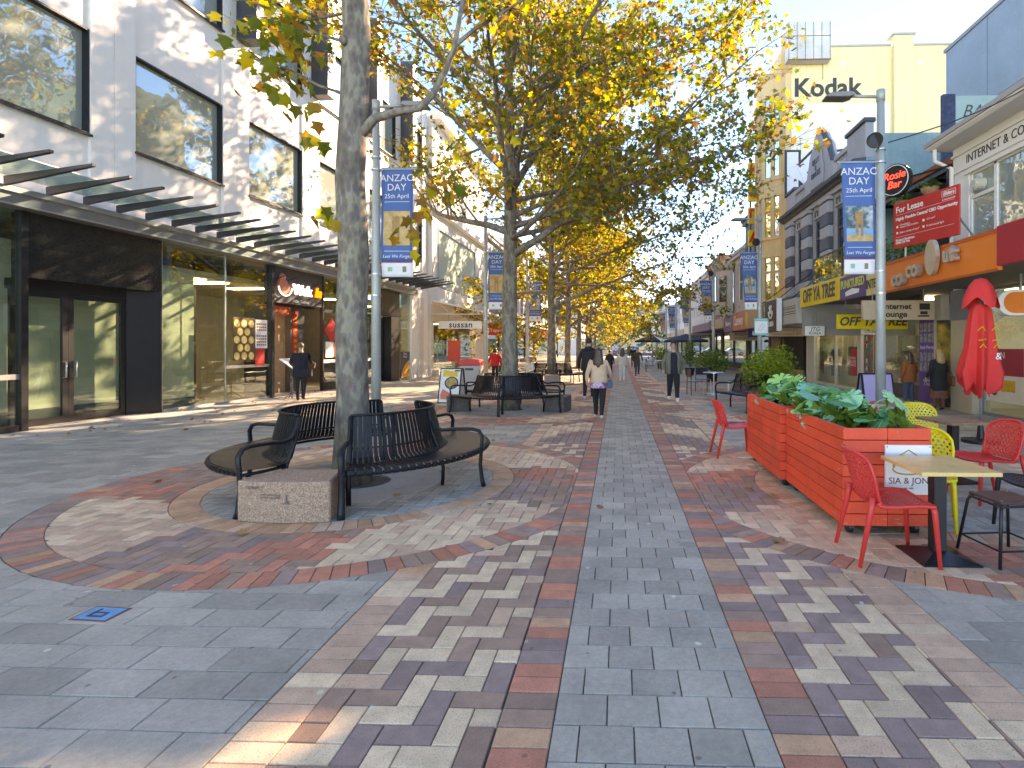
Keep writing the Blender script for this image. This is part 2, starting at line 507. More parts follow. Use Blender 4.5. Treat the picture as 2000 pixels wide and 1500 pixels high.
# brick borders
def border(name, x0, x1, y0, y1, matf, cons):
    b_ = bed(name, x0, x1, y0, y1, -0.011)
    out = []; y = y0; i = 0
    while y < y1:
        p, cut = apply_cons(rect(x0, x1, y, y + BW), cons)
        if p: out.append((p, matf(i), cut))
        y += BW; i += 1
    lay(b_, out, 'brick')
def soldier(i):
    k = (i // 2) % 2
    return random.choice([cRED, cRED, cRED, cORANGE]) if k == 0 else random.choice([cBROWN, cPURP, cBROWN])
border('brick_border', XL_IN, XS0, 1.6, 46, soldier, [])
border('brick_border', XS1, XR_IN, 1.6, 46, soldier, [])
outs = [('out', c, RA) for c in circles]
border('pink_brick_border', XL_OUT, XL_OUT0, 1.6, 46, lambda i: random.choice([cPINK, cPINK, cPINK, cORANGE, cCREAM]), outs)
border('pink_brick_border', XR_OUT0, XR_OUT, 1.6, 46, lambda i: random.choice([cPINK, cPINK, cPINK, cCREAM]), outs)
# herringbone bands near the camera, stretcher courses further on
def bandL(x, y, row):
    if row % 2: return random.choice([cPURP, cBROWN, cBROWN, cBROWN])
    return random.choice([cCREAM] * 6 + [cPINK])
def bandR(x, y, row):
    return random.choice([cPURP] * 8 + [cBROWN]) if row % 2 else random.choice([cCREAM] * 8 + [cPINK])
def zig(x, y):
    t = (y + 0.55 * abs(((x * 1.3) % 2) - 1) * 2) % 2.6
    return random.choice([cCREAM, cCREAM, cPINK]) if t < 1.3 else random.choice([cPURP, cBROWN, cPURP])
def stretcher(x0, x1, y0, y1, cons):
    out = []; i = 0; x = x0
    while x < x1 - 0.02:
        y = y0 - (0.5 * BL if i % 2 else 0)
        while y < y1:
            p, cut = apply_cons(rect(x, min(x + BW, x1), y, y + BL), [('y>', y0), ('y<', y1)] + cons)
            if p: out.append((p, zig(x, y), cut))
            y += BL
        x += BW; i += 1
    return out
b_ = bed('herringbone_brick_band', XL_OUT0, XL_IN, -1, 60, -0.012)
lay(b_, herring(XL_OUT0, XL_IN, 1.6, 9.2, bandL, outs) + stretcher(XL_OUT0, XL_IN, 9.2, 46, outs), 'brick')
b_ = bed('herringbone_brick_band', XR_IN, XR_OUT0, -1, 60, -0.012)
lay(b_, herring(XR_IN, XR_OUT0, 1.6, 8.6, bandR, outs, oy=BW) + stretcher(XR_IN, XR_OUT0, 8.6, 46, outs), 'brick')
# grey fields either side
b_ = bed('grey_paving', -13, XL_OUT, -1, 60, -0.013)
lay(b_, bond(-9.9, XL_OUT, 1.6, 30, 0.405, 0.212, lambda x, y: cGREY, outs, shift=0.42), 'paver')
b_ = bed('grey_paving', XR_OUT, 12, -1, 60, -0.013)
lay(b_, bond(XR_OUT, 8.3, 1.6, 30, 0.405, 0.212, lambda x, y: cGREY, outs, shift=0.42), 'paver')
# far paving where single pavers can no longer be told apart
m = MB(); m.box(-9.9, XL_OUT, 30, 95, -0.020, -0.004); tag(m.build('far_paving', cGREY), kind='structure')
m = MB(); m.box(XR_OUT, 8.3, 30, 95, -0.020, -0.004); tag(m.build('far_paving', cGREY), kind='structure')
m = MB(); m.box(XL_OUT + 0.002, XS0 - 0.002, 46, 95, -0.020, -0.004); tag(m.build('far_brick_paving', cPINK), kind='structure')
m = MB(); m.box(XS0, XS1, 46, 95, -0.020, -0.004); tag(m.build('far_paving', cGREY), kind='structure')
m = MB(); m.box(XS1 + 0.002, XR_OUT - 0.002, 46, 95, -0.020, -0.004); tag(m.build('far_brick_paving', cPINK), kind='structure')
# footways of lighter concrete under the shopfronts
m = MB(); m.box(-12.5, -9.9, -2, 95, -0.05, -0.002); tag(m.build('footway', M('footway_concrete', (0.40, 0.39, 0.37), 0.85, var=0.12, vs_=1.2, bump=0.15, bs=90, stain=0.4)), kind='structure')
m = MB(); m.box(8.3, 10.5, -2, 95, -0.05, -0.002); tag(m.build('footway', MATS['footway_concrete']), kind='structure')
# paving circles
def ring_bricks(c, r0, r1, matf, cons, width=BW):
    n = int(2 * PI * (r0 + r1) / 2 / width); out = []
    for i in range(n):
        a0 = 2 * PI * i / n; a1 = 2 * PI * (i + 1) / n
        p = [(c[0] + r0 * math.cos(a0), c[1] + r0 * math.sin(a0)), (c[0] + r1 * math.cos(a0), c[1] + r1 * math.sin(a0)),
             (c[0] + r1 * math.cos(a1), c[1] + r1 * math.sin(a1)), (c[0] + r0 * math.cos(a1), c[1] + r0 * math.sin(a1))]
        q, cut = apply_cons(p, cons)
        if q: out.append((q, matf(i), True))
    return out
def star(c, flip):
    def f(x, y, row):
        a = (math.degrees(math.atan2(y - c[1], (x - c[0]) * flip)) + 382) % 90; d = math.hypot(x - c[0], y - c[1])
        a += (d - 2.2) * 16
        if a < 24: return random.choice([cPURP, cBROWN, cBROWN])
        if a < 44: return random.choice([cRED, cRED, cBROWN])
        if a < 68: return random.choice([cCREAM, cCREAM, cPINK])
        return random.choice([cPINK, cCREAM, cPINK])
    return f
for ci, c in enumerate(circles):
    left = c[0] < 0
    side = [('x<', XL_IN)] if left else [('x>', XR_IN)]
    m = MB(); k = 48
    pts = []
    for i in range(k):
        x = c[0] + RA * math.cos(2 * PI * i / k)
        x = min(x, XL_IN) if left else max(x, XR_IN)
        pts.append((x, c[1] + RA * math.sin(2 * PI * i / k)))
    m.ext(pts, (0, 0, -0.021), (1, 0, 0), (0, 1, 0), 0.0125)
    cb = tag(m.build('tree_circle_paving' if left else 'cafe_circle_paving', cSAND), kind='structure')
    near = ci < 2
    lay(cb, ring_bricks(c, RB, RA, lambda i: random.choice([cRED, cBROWN, cORANGE, cBROWN, cRED, cPURP]), side), 'edge_brick', 300 if near else 60)
    lay(cb, herring(c[0] - RB - 0.2, c[0] + RB + 0.2, c[1] - RB - 0.2, c[1] + RB + 0.2, star(c, 1 if left else -1), [('in', c, RB), ('out', c, RC)] + side), 'brick', 300 if near else 0)
    lay(cb, ring_bricks(c, RD, RC, lambda i: random.choice([cORANGE, cORANGE, cPINK]), side), 'inner_edge_brick', 120 if near else 0)
    lay(cb, herring(c[0] - RD - 0.2, c[0] + RD + 0.2, c[1] - RD - 0.2, c[1] + RD + 0.2, lambda x, y, r_: cGREY, [('in', c, RD)] + ([('out', c, 0.96)] if left else []) + side), 'grey_brick', 260 if near else 0)
    if left:
        gm = MB(); gm.lathe([(0.34, -0.018), (0.34, 0.003), (0.36, 0.006), (0.66, 0.006), (0.66, 0.004), (0.67, 0.004), (0.67, 0.006), (0.93, 0.006), (0.95, 0.002), (0.95, -0.018)], 48, c)
        gm.build('tree_grate', cCONC, cb)
# ---------------------------------------------------------------- shared building materials
mWHITE = M('render_white', (0.82, 0.79, 0.74), 0.75, var=0.02, vs_=0.7, bump=0.05, bs=40, streak=0.12)
mWHITE2 = M('render_offwhite', (0.68, 0.66, 0.61), 0.8, var=0.05, vs_=0.8, streak=0.2)
mBLK = M('black_metal', (0.022, 0.022, 0.024), 0.38, metal=0.3, var=0.1)
mBLKPANEL = M('black_granite', (0.02, 0.02, 0.02), 0.22, var=0.3, vs_=30)
mDGREY = M('dark_grey_metal', (0.075, 0.08, 0.09), 0.45, metal=0.5, var=0.1)
mGREYM = M('grey_metal', (0.30, 0.31, 0.32), 0.4, metal=0.6, var=0.08)
mALU = M('aluminium', (0.55, 0.56, 0.57), 0.35, metal=0.8, var=0.06)
mBEIGE = M('beige_wall', (0.66, 0.60, 0.46), 0.8, var=0.05)
mCREAMW = M('cream_interior', (0.60, 0.56, 0.46), 0.8, var=0.05)
mINT = M('interior_dark', (0.10, 0.095, 0.09), 0.8, var=0.15)
mWOOD = M('timber_brown', (0.30, 0.19, 0.10), 0.55, var=0.2, vs_=6, bump=0.1)
mTILE = M('interior_tile', (0.33, 0.31, 0.28), 0.4, var=0.08)
mSHOPGLASS = glass_mat('shop_glass', (0.80, 0.88, 0.84), 1.75)
mCANGLASS = glass_mat('canopy_glass', (0.72, 0.84, 0.82), 1.7)
mWIN = mirror_glass('window_glass', (0.33, 0.38, 0.34), 2.7, 0.015)
mWIN2 = mirror_glass('dark_window_glass', (0.03, 0.035, 0.04), 2.0, 0.03)
mMINT = mirror_glass('mint_panel', (0.50, 0.60, 0.53), 1.45, 0.1)
mREDP = M('paint_red', (0.62, 0.035, 0.03), 0.5, var=0.06)
mSIGNW = M('sign_white', (0.80, 0.80, 0.78), 0.45, var=0.03)
mSIGNK = M('sign_black', (0.018, 0.018, 0.02), 0.45, var=0.05)
mYEL = M('sign_yellow', (0.80, 0.56, 0.015), 0.45, var=0.05)
mGOLD = M('gold_print', (0.65, 0.38, 0.05), 0.4, var=0.05)
mGLOW = M('lit_white', (0.95, 0.97, 1.0), 0.4, var=0, emit=0.5)
mGLOWO = M('lit_orange', (1.0, 0.22, 0.02), 0.4, var=0, emit=0.4)
mLAMPY = M('lit_lamp', (1.0, 0.6, 0.2), 0.4, var=0, emit=3.0)
mSHOPLT = M('lit_ceiling_panel', (1.0, 0.86, 0.66), 0.5, var=0, emit=2.2)
mLANT = M('lit_lantern', (1.0, 0.5, 0.2), 0.4, var=0, emit=2.0)

# ---------------------------------------------------------------- left: white building with the canopy
LB = thing('white_commercial_building', 'white rendered building with square windows and glass fin canopy along the left side', 'building', (-11.25, 10, 0), R(90) - math.atan(0.055))
U0, U1, HT = -14.0, 19.2, 15.0
bays = [(-1.55 - 3.64 * k, 1.35 - 3.64 * k) for k in (3, 2, 1, 0)] + [(2.38, 5.03), (6.02, 8.57), (9.55, 12.1), (13.1, 15.6), (16.55, 18.6)]
Lb = lambda name, mat, *bx, **k: B(name, mat, LB, *bx, local=True, **k)
edges = [U0] + [e for b in bays for e in b] + [U1]
for i in range(0, len(edges), 2):                      # piers, standing proud of the bays
    mid = (edges[i] + edges[i + 1]) / 2
    if edges[i + 1] - edges[i] < 0.6:
        Lb('pier', mWHITE, (edges[i], edges[i + 1], 0, 0.5, 4.5, HT))
    else:
        Lb('pier', mWHITE, (edges[i], mid - 0.006, 0, 0.5, 4.5, HT), (mid + 0.006, edges[i + 1], 0, 0.5, 4.5, HT), (mid - 0.006, mid + 0.006, 0.015, 0.4, 4.5, HT))
for (a, b) in bays:
    Lb('spandrel', mWHITE, (a + 0.002, b - 0.002, 0.07, 0.5, 4.5, 6.1), (a + 0.002, b - 0.002, 0.07, 0.5, 8.33, 10.4), (a + 0.002, b - 0.002, 0.07, 0.5, 12.7, HT - 0.01))
    for z0, z1 in ((6.1, 8.33), (10.4, 12.7)):
        fr = 0.04
        wn = Lb('window', mBLK, (a, a + fr, 0.03, 0.3, z0, z1), (b - fr, b, 0.03, 0.3, z0, z1), (a + fr, b - fr, 0.03, 0.3, z0, z0 + fr), (a + fr, b - fr, 0.03, 0.3, z1 - fr, z1))
        p = MB(); p.box(a + fr, b - fr, 0.17, 0.19, z0 + fr, z1 - fr); p.build('pane', mWIN, wn, local=True)
        p = MB(); p.box(a - 0.02, b + 0.02, -0.03, 0.028, z0 - 0.05, z0 - 0.002); p.build('sill', mBLK, wn, local=True)
for i in range(4, len(bays) - 1):                         # dark upright fins between the upper windows
    x = (bays[i][1] + bays[i + 1][0]) / 2
    Lb('upright_fin', mDGREY, (x - 0.02, x + 0.42, -0.62, -0.001, 10.42, HT + 0.2))
x = (bays[3][1] + bays[4][0]) / 2
# canopy
Lb('canopy_fascia', mGREYM, (U0, 17.35, -0.30, 0.05, 4.17, 4.47), bevel=0.01)
Lb('canopy_gutter', mALU, (U0, 17.35, -0.36, -0.302, 4.40, 4.50), (U0, 17.35, -0.33, -0.302, 4.17, 4.20))
Lb('soffit', M('soffit_grey', (0.36, 0.34, 0.31), 0.7, var=0.1), (U0, 17.3, 0.052, 7.2, 4.2, 4.45))
Lb('core', mWHITE2, (U0, U1, 0.52, 7.2, 4.46, HT - 0.1))
Lb('rear_wall', mWHITE2, (U0, U1, 7.21, 7.5, 0, HT - 0.1))
k = 0; fin = None
u = -4.6
while u < 18.2:
    if fin is None:
        m = MB(); m.ext([(0.32, 4.50), (0.32, 4.66), (2.06, 4.83), (2.06, 4.785)], (0, 0.035, 0), (0, 0, 0) if False else (0, -1, 0), (0, 0, 1), 0.07)
        me = m.mesh('fin', mDGREY)
        fin = me
    obj('fin', fin, LB, loc=(u, 0, 0)); u += 0.70
m = MB(); m.ext([(0.33, 4.672), (1.30, 4.768), (1.30, 4.783), (0.33, 4.687)], (17.9, 0, 0), (0, -1, 0), (0, 0, 1), 23.0)
m.build('canopy_glass', mCANGLASS, LB, local=True)
for a in (1.30,):
    t = MB(); t.tube([(U0, -a, 4.785), (17.8, -a, 4.785)], 0.010, 6); t.build('canopy_rod', mALU, LB, local=True)
# ground floor
gz = 4.17
Lb('post', mBLK, (0.03, 0.15, -0.02, 0.12, 0, gz))
m = MB(); m.box(U0, 0.03, 0.04, 0.055, 0.12, gz); m.build('shop_window', mSHOPGLASS, LB, local=True)
Lb('window_base', mBLK, (U0, 0.03, 0.0, 0.1, 0, 0.12))
Lb('rail', mALU, (-3, 0.03, 0.02, 0.038, 0.98, 1.08))
Lb('door_header', mBLKPANEL, (0.15, 3.09, 0.02, 0.35, 2.92, gz))
Lb('lintel', mBLK, (0.15, 2.6, 0.36, 0.5, 2.72, 2.92))
for a, b, hx in ((0.16, 1.22, 1.12), (1.225, 2.5, 1.33)):  # double glass doors
    fr = 0.11
    d_ = Lb('door', mBLK, (a, a + fr, 0.38, 0.44, 0.0, 2.72), (b - fr, b, 0.38, 0.44, 0.0, 2.72), (a + fr, b - fr, 0.38, 0.44, 0.0, 0.16), (a + fr, b - fr, 0.38, 0.44, 2.6, 2.72))
    p = MB(); p.box(a + fr, b - fr, 0.405, 0.415, 0.16, 2.6); p.build('pane', mSHOPGLASS, d_, local=True)
    h = MB(); h.tube([(hx, 0.38, 0.95), (hx, 0.31, 0.96), (hx, 0.31, 1.28), (hx, 0.38, 1.29)], 0.014, 8); h.build('handle', mALU, d_, local=True, smooth=True)
m = MB(); m.ext([(2.5, 0.44), (2.5, 0.36), (3.05, 0.02), (3.09, 0.02), (3.09, 0.44)], (0, 0, 0), (1, 0, 0), (0, 1, 0), 2.918)
m.build('door_reveal', mBLK, LB, local=True)
for a, b in ((3.10, 5.14), (5.15, 6.95)):
    m = MB(); m.box(a, b, 0.05, 0.065, 0.06, gz); m.build('shop_window', mSHOPGLASS, LB, local=True)
Lb('window_base', cCONC, (3.10, 6.95, 0.03, 0.12, 0, 0.06))
Lb('mullion', mALU, (5.135, 5.155, 0.03, 0.05, 0.06, gz), (3.095, 3.115, 0.03, 0.05, 0.06, gz))
Lb('rail', mALU, (5.16, 6.94, 0.03, 0.048, 0.98, 1.06))
Lb('post', mBLK, (6.95, 7.07, -0.05, 0.12, 0, gz))
sgn = Lb('shop_sign_panel', M('charcoal_panel', (0.055, 0.055, 0.06), 0.5, var=0.06), (7.07, 9.77, 0.03, 0.3, 3.02, gz))
for a, b, z0 in ((9.77, 11.9, 0.3), (11.92, 13.9, 0.3)):
    m = MB(); m.box(a, b, 0.05, 0.065, z0, gz); m.build('shop_window', mSHOPGLASS, LB, local=True)
Lb('window_frame', mBLK, (9.74, 9.80, 0.0, 0.12, 0, gz), (9.8, 13.9, 0.0, 0.12, 0.22, 0.3), (9.8, 13.9, 0.02, 0.1, 2.85, 2.97), (11.87, 11.93, 0.0, 0.12, 0.3, gz))
Lb('window_base', mBLKPANEL, (9.8, 13.9, 0.02, 0.12, 0, 0.22))
Lb('rail', mSIGNW, (9.8, 13.9, 0.02, 0.045, 1.0, 1.12))
Lb('door_header', mBLKPANEL, (13.9, 16.0, 0.02, 0.35, 3.0, gz))
d_ = Lb('door', mBLK, (13.9, 14.0, 0.38, 0.44, 0, 2.9), (15.0, 15.15, 0.38, 0.44, 0, 2.9), (14.0, 15.0, 0.38, 0.44, 0, 0.14), (14.0, 15.0, 0.38, 0.44, 2.75, 2.9))
p = MB(); p.box(14.0, 15.0, 0.405, 0.415, 0.14, 2.75); p.build('pane', mSHOPGLASS, d_, local=True)
Lb('door_reveal', mBLK, (15.15, 16.0, 0.02, 0.44, 0, 2.98))
m = MB(); m.box(16.0, 17.2, 0.05, 0.065, 0.06, gz); m.build('shop_window', mSHOPGLASS, LB, local=True)
Lb('pier_base', mWHITE, (17.2, 19.2, -0.06, 0.5, 0, 4.497), bevel=0.01)
Lb('pier_step', mWHITE2, (17.9, 18.5, -0.12, -0.061, 0, 4.1), bevel=0.01)
# interiors
Lb('interior_floor', mTILE, (U0, 17.2, 0.14, 7, -0.04, 0.012))
Lb('interior_ceiling', mCREAMW, (U0, 17.2, 0.92, 7, 3.6, 3.75))
Lb('interior_wall', mBEIGE, (-4, 2.9, 0.95, 1.0, 0.3, 3.6), (3.35, 4.7, 0.6, 0.7, 0.25, 3.6), (4.6, 4.7, 0.71, 3.0, 0.25, 3.6))
Lb('interior_skirting', mINT, (-4, 2.9, 0.94, 1.01, 0.012, 0.3), (3.35, 4.72, 0.59, 0.71, 0.012, 0.25))
Lb('interior_back_wall', mCREAMW, (4.7, 17.2, 5.5, 5.6, 0.012, 3.6))
Lb('interior_partition', mINT, (6.98, 7.06, 2.6, 5.5, 0.012, 3.6), (13.85, 13.9, 0.5, 5.5, 0.012, 3.6))
Lb('interior_timber_wall', M('timber_veneer', (0.42, 0.30, 0.17), 0.6, var=0.2, vs_=8), (7.6, 8.95, 0.9, 0.98, 0.012, 3.0))
Lb('interior_dark_wall', mINT, (8.95, 9.72, 0.7, 0.98, 0.012, 3.0))
Lb('entrance_door', mBLK, (7.1, 7.16, 0.2, 1.0, 0.0, 2.9), (7.16, 7.2, 0.95, 1.0, 0.0, 2.9), (7.1, 9.7, 0.3, 0.4, 2.94, 3.015))
for u_ in (5.6, 6.5, 8.2, 10.5, 12.5, 14.5, 16.5): Lb('ceiling_light', mSHOPLT, (u_, u_ + 0.35, 1.3, 2.5, 3.56, 3.598))
Lb('couplet_banner', mREDP, (9.05, 9.32, 0.68, 0.699, 1.25, 2.85))
for i in range(7):
    Lb('couplet_mark', mGOLD, (9.13, 9.24, 0.672, 0.679, 2.55 - i * 0.2, 2.66 - i * 0.2), (9.10, 9.27, 0.672, 0.679, 2.60 - i * 0.2, 2.625 - i * 0.2))
Lb('couplet_header', mREDP, (7.1, 8.2, 0.25, 0.27, 2.68, 2.92))
for i in range(4):
    Lb('couplet_mark', mGOLD, (7.2 + i * 0.24, 7.36 + i * 0.24, 0.24, 0.249, 2.74, 2.77), (7.26 + i * 0.24, 7.30 + i * 0.24, 0.24, 0.2492, 2.72, 2.88), (7.21 + i * 0.24, 7.35 + i * 0.24, 0.24, 0.2488, 2.82, 2.845))
m = MB(); m.ell((7.45, 0.7, 2.25), 0.2, 0.2, 0.26, 12, 8); m.build('lantern', mLANT, LB, smooth=True, local=True)
m = MB(); m.ext([(0, -0.48), (0.48, 0), (0, 0.48), (-0.48, 0)], (10.35, 0.03, 2.2), (1, 0, 0), (0, 0, 1), 0.012); m.build('door_diamond', mREDP, LB, local=True)
# posters on the glass
def lposter(u0, u1, z0, z1, mat, y=0.02): return Lb('poster', mat, (u0, u1, y, y + 0.008, z0, z1))
pst = lposter(5.42, 6.3, 1.2, 2.45, M('poster_dark', (0.10, 0.06, 0.04), 0.4, var=0.3, vs_=12))
for i in range(5):
    for j in range(3):
        xx = 5.55 + j * 0.29 + (0.13 if i % 2 else 0); zz = 1.33 + i * 0.235
        if xx < 6.2:
            mm = MB(); mm.ext([(0.115 * math.cos(t * PI / 6), 0.115 * math.sin(t * PI / 6)) for t in range(12)], (xx, 0.0195, zz), (1, 0, 0), (0, 0, 1), 0.002); dd = mm.build('dish', mYEL, pst, local=True)
            mm = MB(); mm.ext([(0.085 * math.cos(t * PI / 6), 0.085 * math.sin(t * PI / 6)) for t in range(12)], (xx, 0.0172, zz), (1, 0, 0), (0, 0, 1), 0.002); mm.build('dumplings', M('poster_food', (0.70, 0.58, 0.42), 0.4, var=0.35, vs_=25), pst, local=True)
pst = lposter(6.31, 6.82, 1.55, 2.42, mSIGNW)
bx = [(6.36 + i * 0.088, 6.42 + i * 0.088, 0.0165, 0.0195, 1.63 + j * 0.09, 1.68 + j * 0.09) for i in range(5) for j in range(8) if j != 4]
B('menu_pictures', M('print_brown', (0.22, 0.12, 0.08), 0.5, var=0.4, vs_=30), pst, *bx, local=True)
lposter(6.31, 6.7, 1.02, 1.53, mREDP)
lposter(9.95, 10.45, 1.2, 1.78, mSIGNW); lposter(10.5, 11.0, 1.2, 1.75, M('poster_red', (0.55, 0.12, 0.06), 0.4, var=0.3, vs_=15))
pst = lposter(16.15, 17.1, 0.1, 1.35, M('poster_navy', (0.03, 0.035, 0.09), 0.4, var=0.1))
m = MB(); m.ext([(16.16, 0.11), (17.09, 0.11), (17.09, 0.95), (16.75, 0.82), (16.45, 0.6), (16.25, 0.35)], (0, 0.0195, 0), (1, 0, 0), (0, 0, 1), 0.003); m.build('flame_print', M('poster_orange', (0.85, 0.36, 0.03), 0.4, var=0.25, vs_=6), pst, local=True)
text('Thank\nWater', 0.17, (16.6, 0.015, 1.18), 'cam', mSIGNW, pst, local=True, ex=0.001, name='lettering')
# WokIn sign
text('Wok', 0.47, (8.08, 0.0, 3.5), 'cam', mGLOW, sgn, local=True, ex=0.03, bold=0.012, align='LEFT')
text('In', 0.47, (9.27, 0.0, 3.5), 'cam', mGLOWO, sgn, local=True, ex=0.03, bold=0.012, align='LEFT', shear=0.25)
text('Asian  Cuisine', 0.15, (8.5, 0.02, 3.13), 'cam', mSIGNW, sgn, local=True, ex=0.006)
m = MB(); m.ext([(-0.28, 0.0), (-0.22, -0.14), (-0.1, -0.24), (0.1, -0.24), (0.22, -0.14), (0.28, 0.0), (0.14, 0.12), (0.02, 0.36), (-0.1, 0.42), (-0.22, 0.2)], (7.55, 0.029, 3.55), (1, 0, 0), (0, 0, 1), 0.09)
m.build('emblem', M('salmon', (0.62, 0.20, 0.13), 0.45, var=0.15), sgn, local=True)
m = MB(); m.tube([(7.55 + 0.33 * math.cos(R(a)), -0.08, 3.55 + 0.30 * math.sin(R(a))) for a in range(-175, 0, 12)], 0.02, 6); m.build('emblem_rim', mGLOW, sgn, local=True)
for xx in (7.2, 7.75, 9.2):
    m = MB(); m.tube([(xx, 0.03, 3.75), (xx, -0.35, 3.85), (xx, -0.35, 3.7)], 0.014, 6); m.build('sign_lamp', mBLK, sgn, local=True)
# ---------------------------------------------------------------- left: fashion shop building
L2 = thing('fashion_shop_building', 'white building with pale mint glass panel and sloped awning beyond the canopy', 'building', (-10.1, 34, 0))
l2 = lambda name, mat, *bx, **k: B(name, mat, L2, *bx, **k)
X2 = -9.95
l2('wall', mWHITE2, (X2 - 0.4, X2, 29.3, 30.2, 3.9, 14), (X2 - 0.4, X2, 38.2, 41, 0, 14), (X2 - 0.4, X2, 30.2, 38.2, 8.2, 14), (X2 - 0.4, X2, 30.2, 38.2, 3.9, 4.9))
wn = l2('window', mGREYM, (X2 - 0.05, X2 + 0.05, 30.2, 30.3, 4.9, 8.2), (X2 - 0.05, X2 + 0.05, 38.1, 38.2, 4.9, 8.2), (X2 - 0.05, X2 + 0.05, 30.3, 38.1, 4.9, 5.0), (X2 - 0.05, X2 + 0.05, 30.3, 38.1, 8.1, 8.2))
for i in range(5):
    m = MB(); m.box(X2 - 0.1, X2 - 0.06, 30.31 + i * 1.56, 30.31 + i * 1.56 + 1.54, 5.0, 8.1); m.build('pane', mMINT, wn)
l2('cornice', mWHITE, (X2 - 0.1, X2 + 0.35, 29.3, 41, 8.9, 9.2), (X2 - 0.1, X2 + 0.5, 29.3, 41, 13.8, 14.2))
l2('upper_panel', M('light_grey_panel', (0.45, 0.45, 0.44), 0.7, var=0.06), (X2, X2 + 0.02, 31, 37.5, 9.8, 13.2))
m = MB(); m.ext([(-0.1, 4.15), (2.6, 3.55), (2.6, 3.47), (-0.1, 4.05)], (X2, 29.4, 0), (1, 0, 0), (0, 0, 1), -11.3); m.build('awning', mWHITE, L2)
m = MB()
for y in (29.5, 33, 36.5, 40):
    m.tube([(X2, y, 3.35), (X2 + 2.55, y, 3.35)], 0.03, 6); m.tube([(X2 + 0.3, y, 4.0), (X2 + 0.9, y, 3.35), (X2 + 1.6, y, 3.75), (X2 + 2.5, y, 3.4)], 0.022, 6)
m.build('awning_truss', mALU, L2)
l2('shopfront_header', mWHITE2, (X2 - 0.3, X2 - 0.1, 29.4, 38.2, 3.0, 3.9))
m = MB(); m.box(X2 - 0.2, X2 - 0.18, 29.8, 33.6, 0.3, 3.0); m.build('shop_window', mSHOPGLASS, L2)
m = MB(); m.box(X2 - 0.2, X2 - 0.18, 35.0, 38.0, 0.3, 3.0); m.build('shop_window', mSHOPGLASS, L2)
l2('window_base', mWHITE2, (X2 - 0.3, X2 - 0.1, 29.4, 33.7, 0, 0.3), (X2 - 0.3, X2 - 0.1, 34.9, 38.2, 0, 0.3), (X2 - 0.3, X2 - 0.1, 29.4, 29.8, 0.3, 3.0), (X2 - 0.3, X2 - 0.1, 33.6, 33.7, 0.3, 3.0))
l2('interior', mCREAMW, (X2 - 5, X2 - 4.9, 29.3, 41, 0, 3.6), (X2 - 5, X2 - 0.32, 29.3, 41, 3.62, 3.7), (X2 - 1.6, X2 - 1.5, 29.8, 33.4, 0.0, 2.9))
l2('interior_floor', mTILE, (X2 - 4.9, X2 - 0.31, 29.3, 41, -0.03, 0.02))
for y_ in (30.6, 32.4, 35.6, 37.2): l2('ceiling_light', mSHOPLT, (X2 - 1.35, X2 - 0.6, y_, y_ + 0.4, 2.93, 2.97))
l2('interior_lining', mCREAMW, (X2 - 1.49, X2 - 0.31, 29.8, 33.4, 2.975, 2.99))
# display figures in the shop window
for k_, (y, c, lb) in enumerate([(30.2, (0.33, 0.24, 0.13), 0), (32.4, (0.32, 0.45, 0.52), 1), (36.2, (0.14, 0.17, 0.08), 2)]):
    t_ = thing('mannequin', ['shop dummy in long tan coat behind the leftmost fashion window', 'shop dummy in pale blue outfit beside the red poster', 'shop dummy in olive coat in the dim further shop window'][k_], 'mannequin', (X2 - 0.75, y, 0.3), 0, 'shop window dummies')
    m = MB(); m.lathe([(0.12, 0.75), (0.24, 0.7), (0.22, 1.0), (0.17, 1.2), (0.2, 1.42), (0.12, 1.52), (0.05, 1.55)], 12); m.build('coat', M('cloth_%d' % k_, c, 0.8, var=0.15), t_, smooth=True, local=True)
    m = MB(); m.tube([(0.0, 0, 1.5), (0, 0, 1.6)], 0.05, 8); m.ell((0, 0, 1.7), 0.09, 0.1, 0.12, 10, 8)
    for s_ in (-1, 1): m.tube([(0, 0.08 * s_, 0.8), (0, 0.08 * s_, 0.02)], [0.07, 0.05], 8)
    m.build('body', mWHITE2, t_, smooth=True, local=True)
hs_ = thing('hanging_sign', 'long white sign with black fashion lettering hanging under the left awning', 'sign', (-8.75, 30.0, 2.6))
B('board', mSIGNW, hs_, (-9.85, -7.45, 29.97, 30.05, 2.58, 3.0), bevel=0.01)
text('sussan', 0.46, (-8.6, 29.965, 2.79), 'cam', mSIGNK, hs_, bold=0.008, space=1.1)
B('bracket', mGREYM, hs_, (-9.3, -9.27, 29.99, 30.03, 3.0, 3.35), (-8.2, -8.17, 29.99, 30.03, 3.0, 3.35))
hs_ = thing('hanging_sign', 'red phone repair sign with white lettering hanging beside the second trunk', 'sign', (-8.2, 37.5, 2.6))
B('board', mREDP, hs_, (-9.2, -7.2, 37.47, 37.55, 2.4, 3.0), bevel=0.01)
text('RepairMate', 0.3, (-8.0, 37.465, 2.7), 'cam', mSIGNW, hs_, bold=0.006)
m = MB(); m.tube([(-8.98 + 0.19 * math.cos(t * PI / 8), 37.46, 2.7 + 0.19 * math.sin(t * PI / 8)) for t in range(17)], 0.03, 6); m.build('emblem', mSIGNW, hs_)
B('bracket', mGREYM, hs_, (-8.8, -8.77, 37.49, 37.53, 3.0, 3.5), (-7.6, -7.57, 37.49, 37.53, 3.0, 3.5))
fp = tag(B('sale_poster', M('poster_sale', (0.75, 0.09, 0.05), 0.5, var=0.05), None, (-9.7, -8.98, 31.2, 31.23, 0.75, 1.95)), 'red sale poster standing behind the fashion shop glass', 'poster')
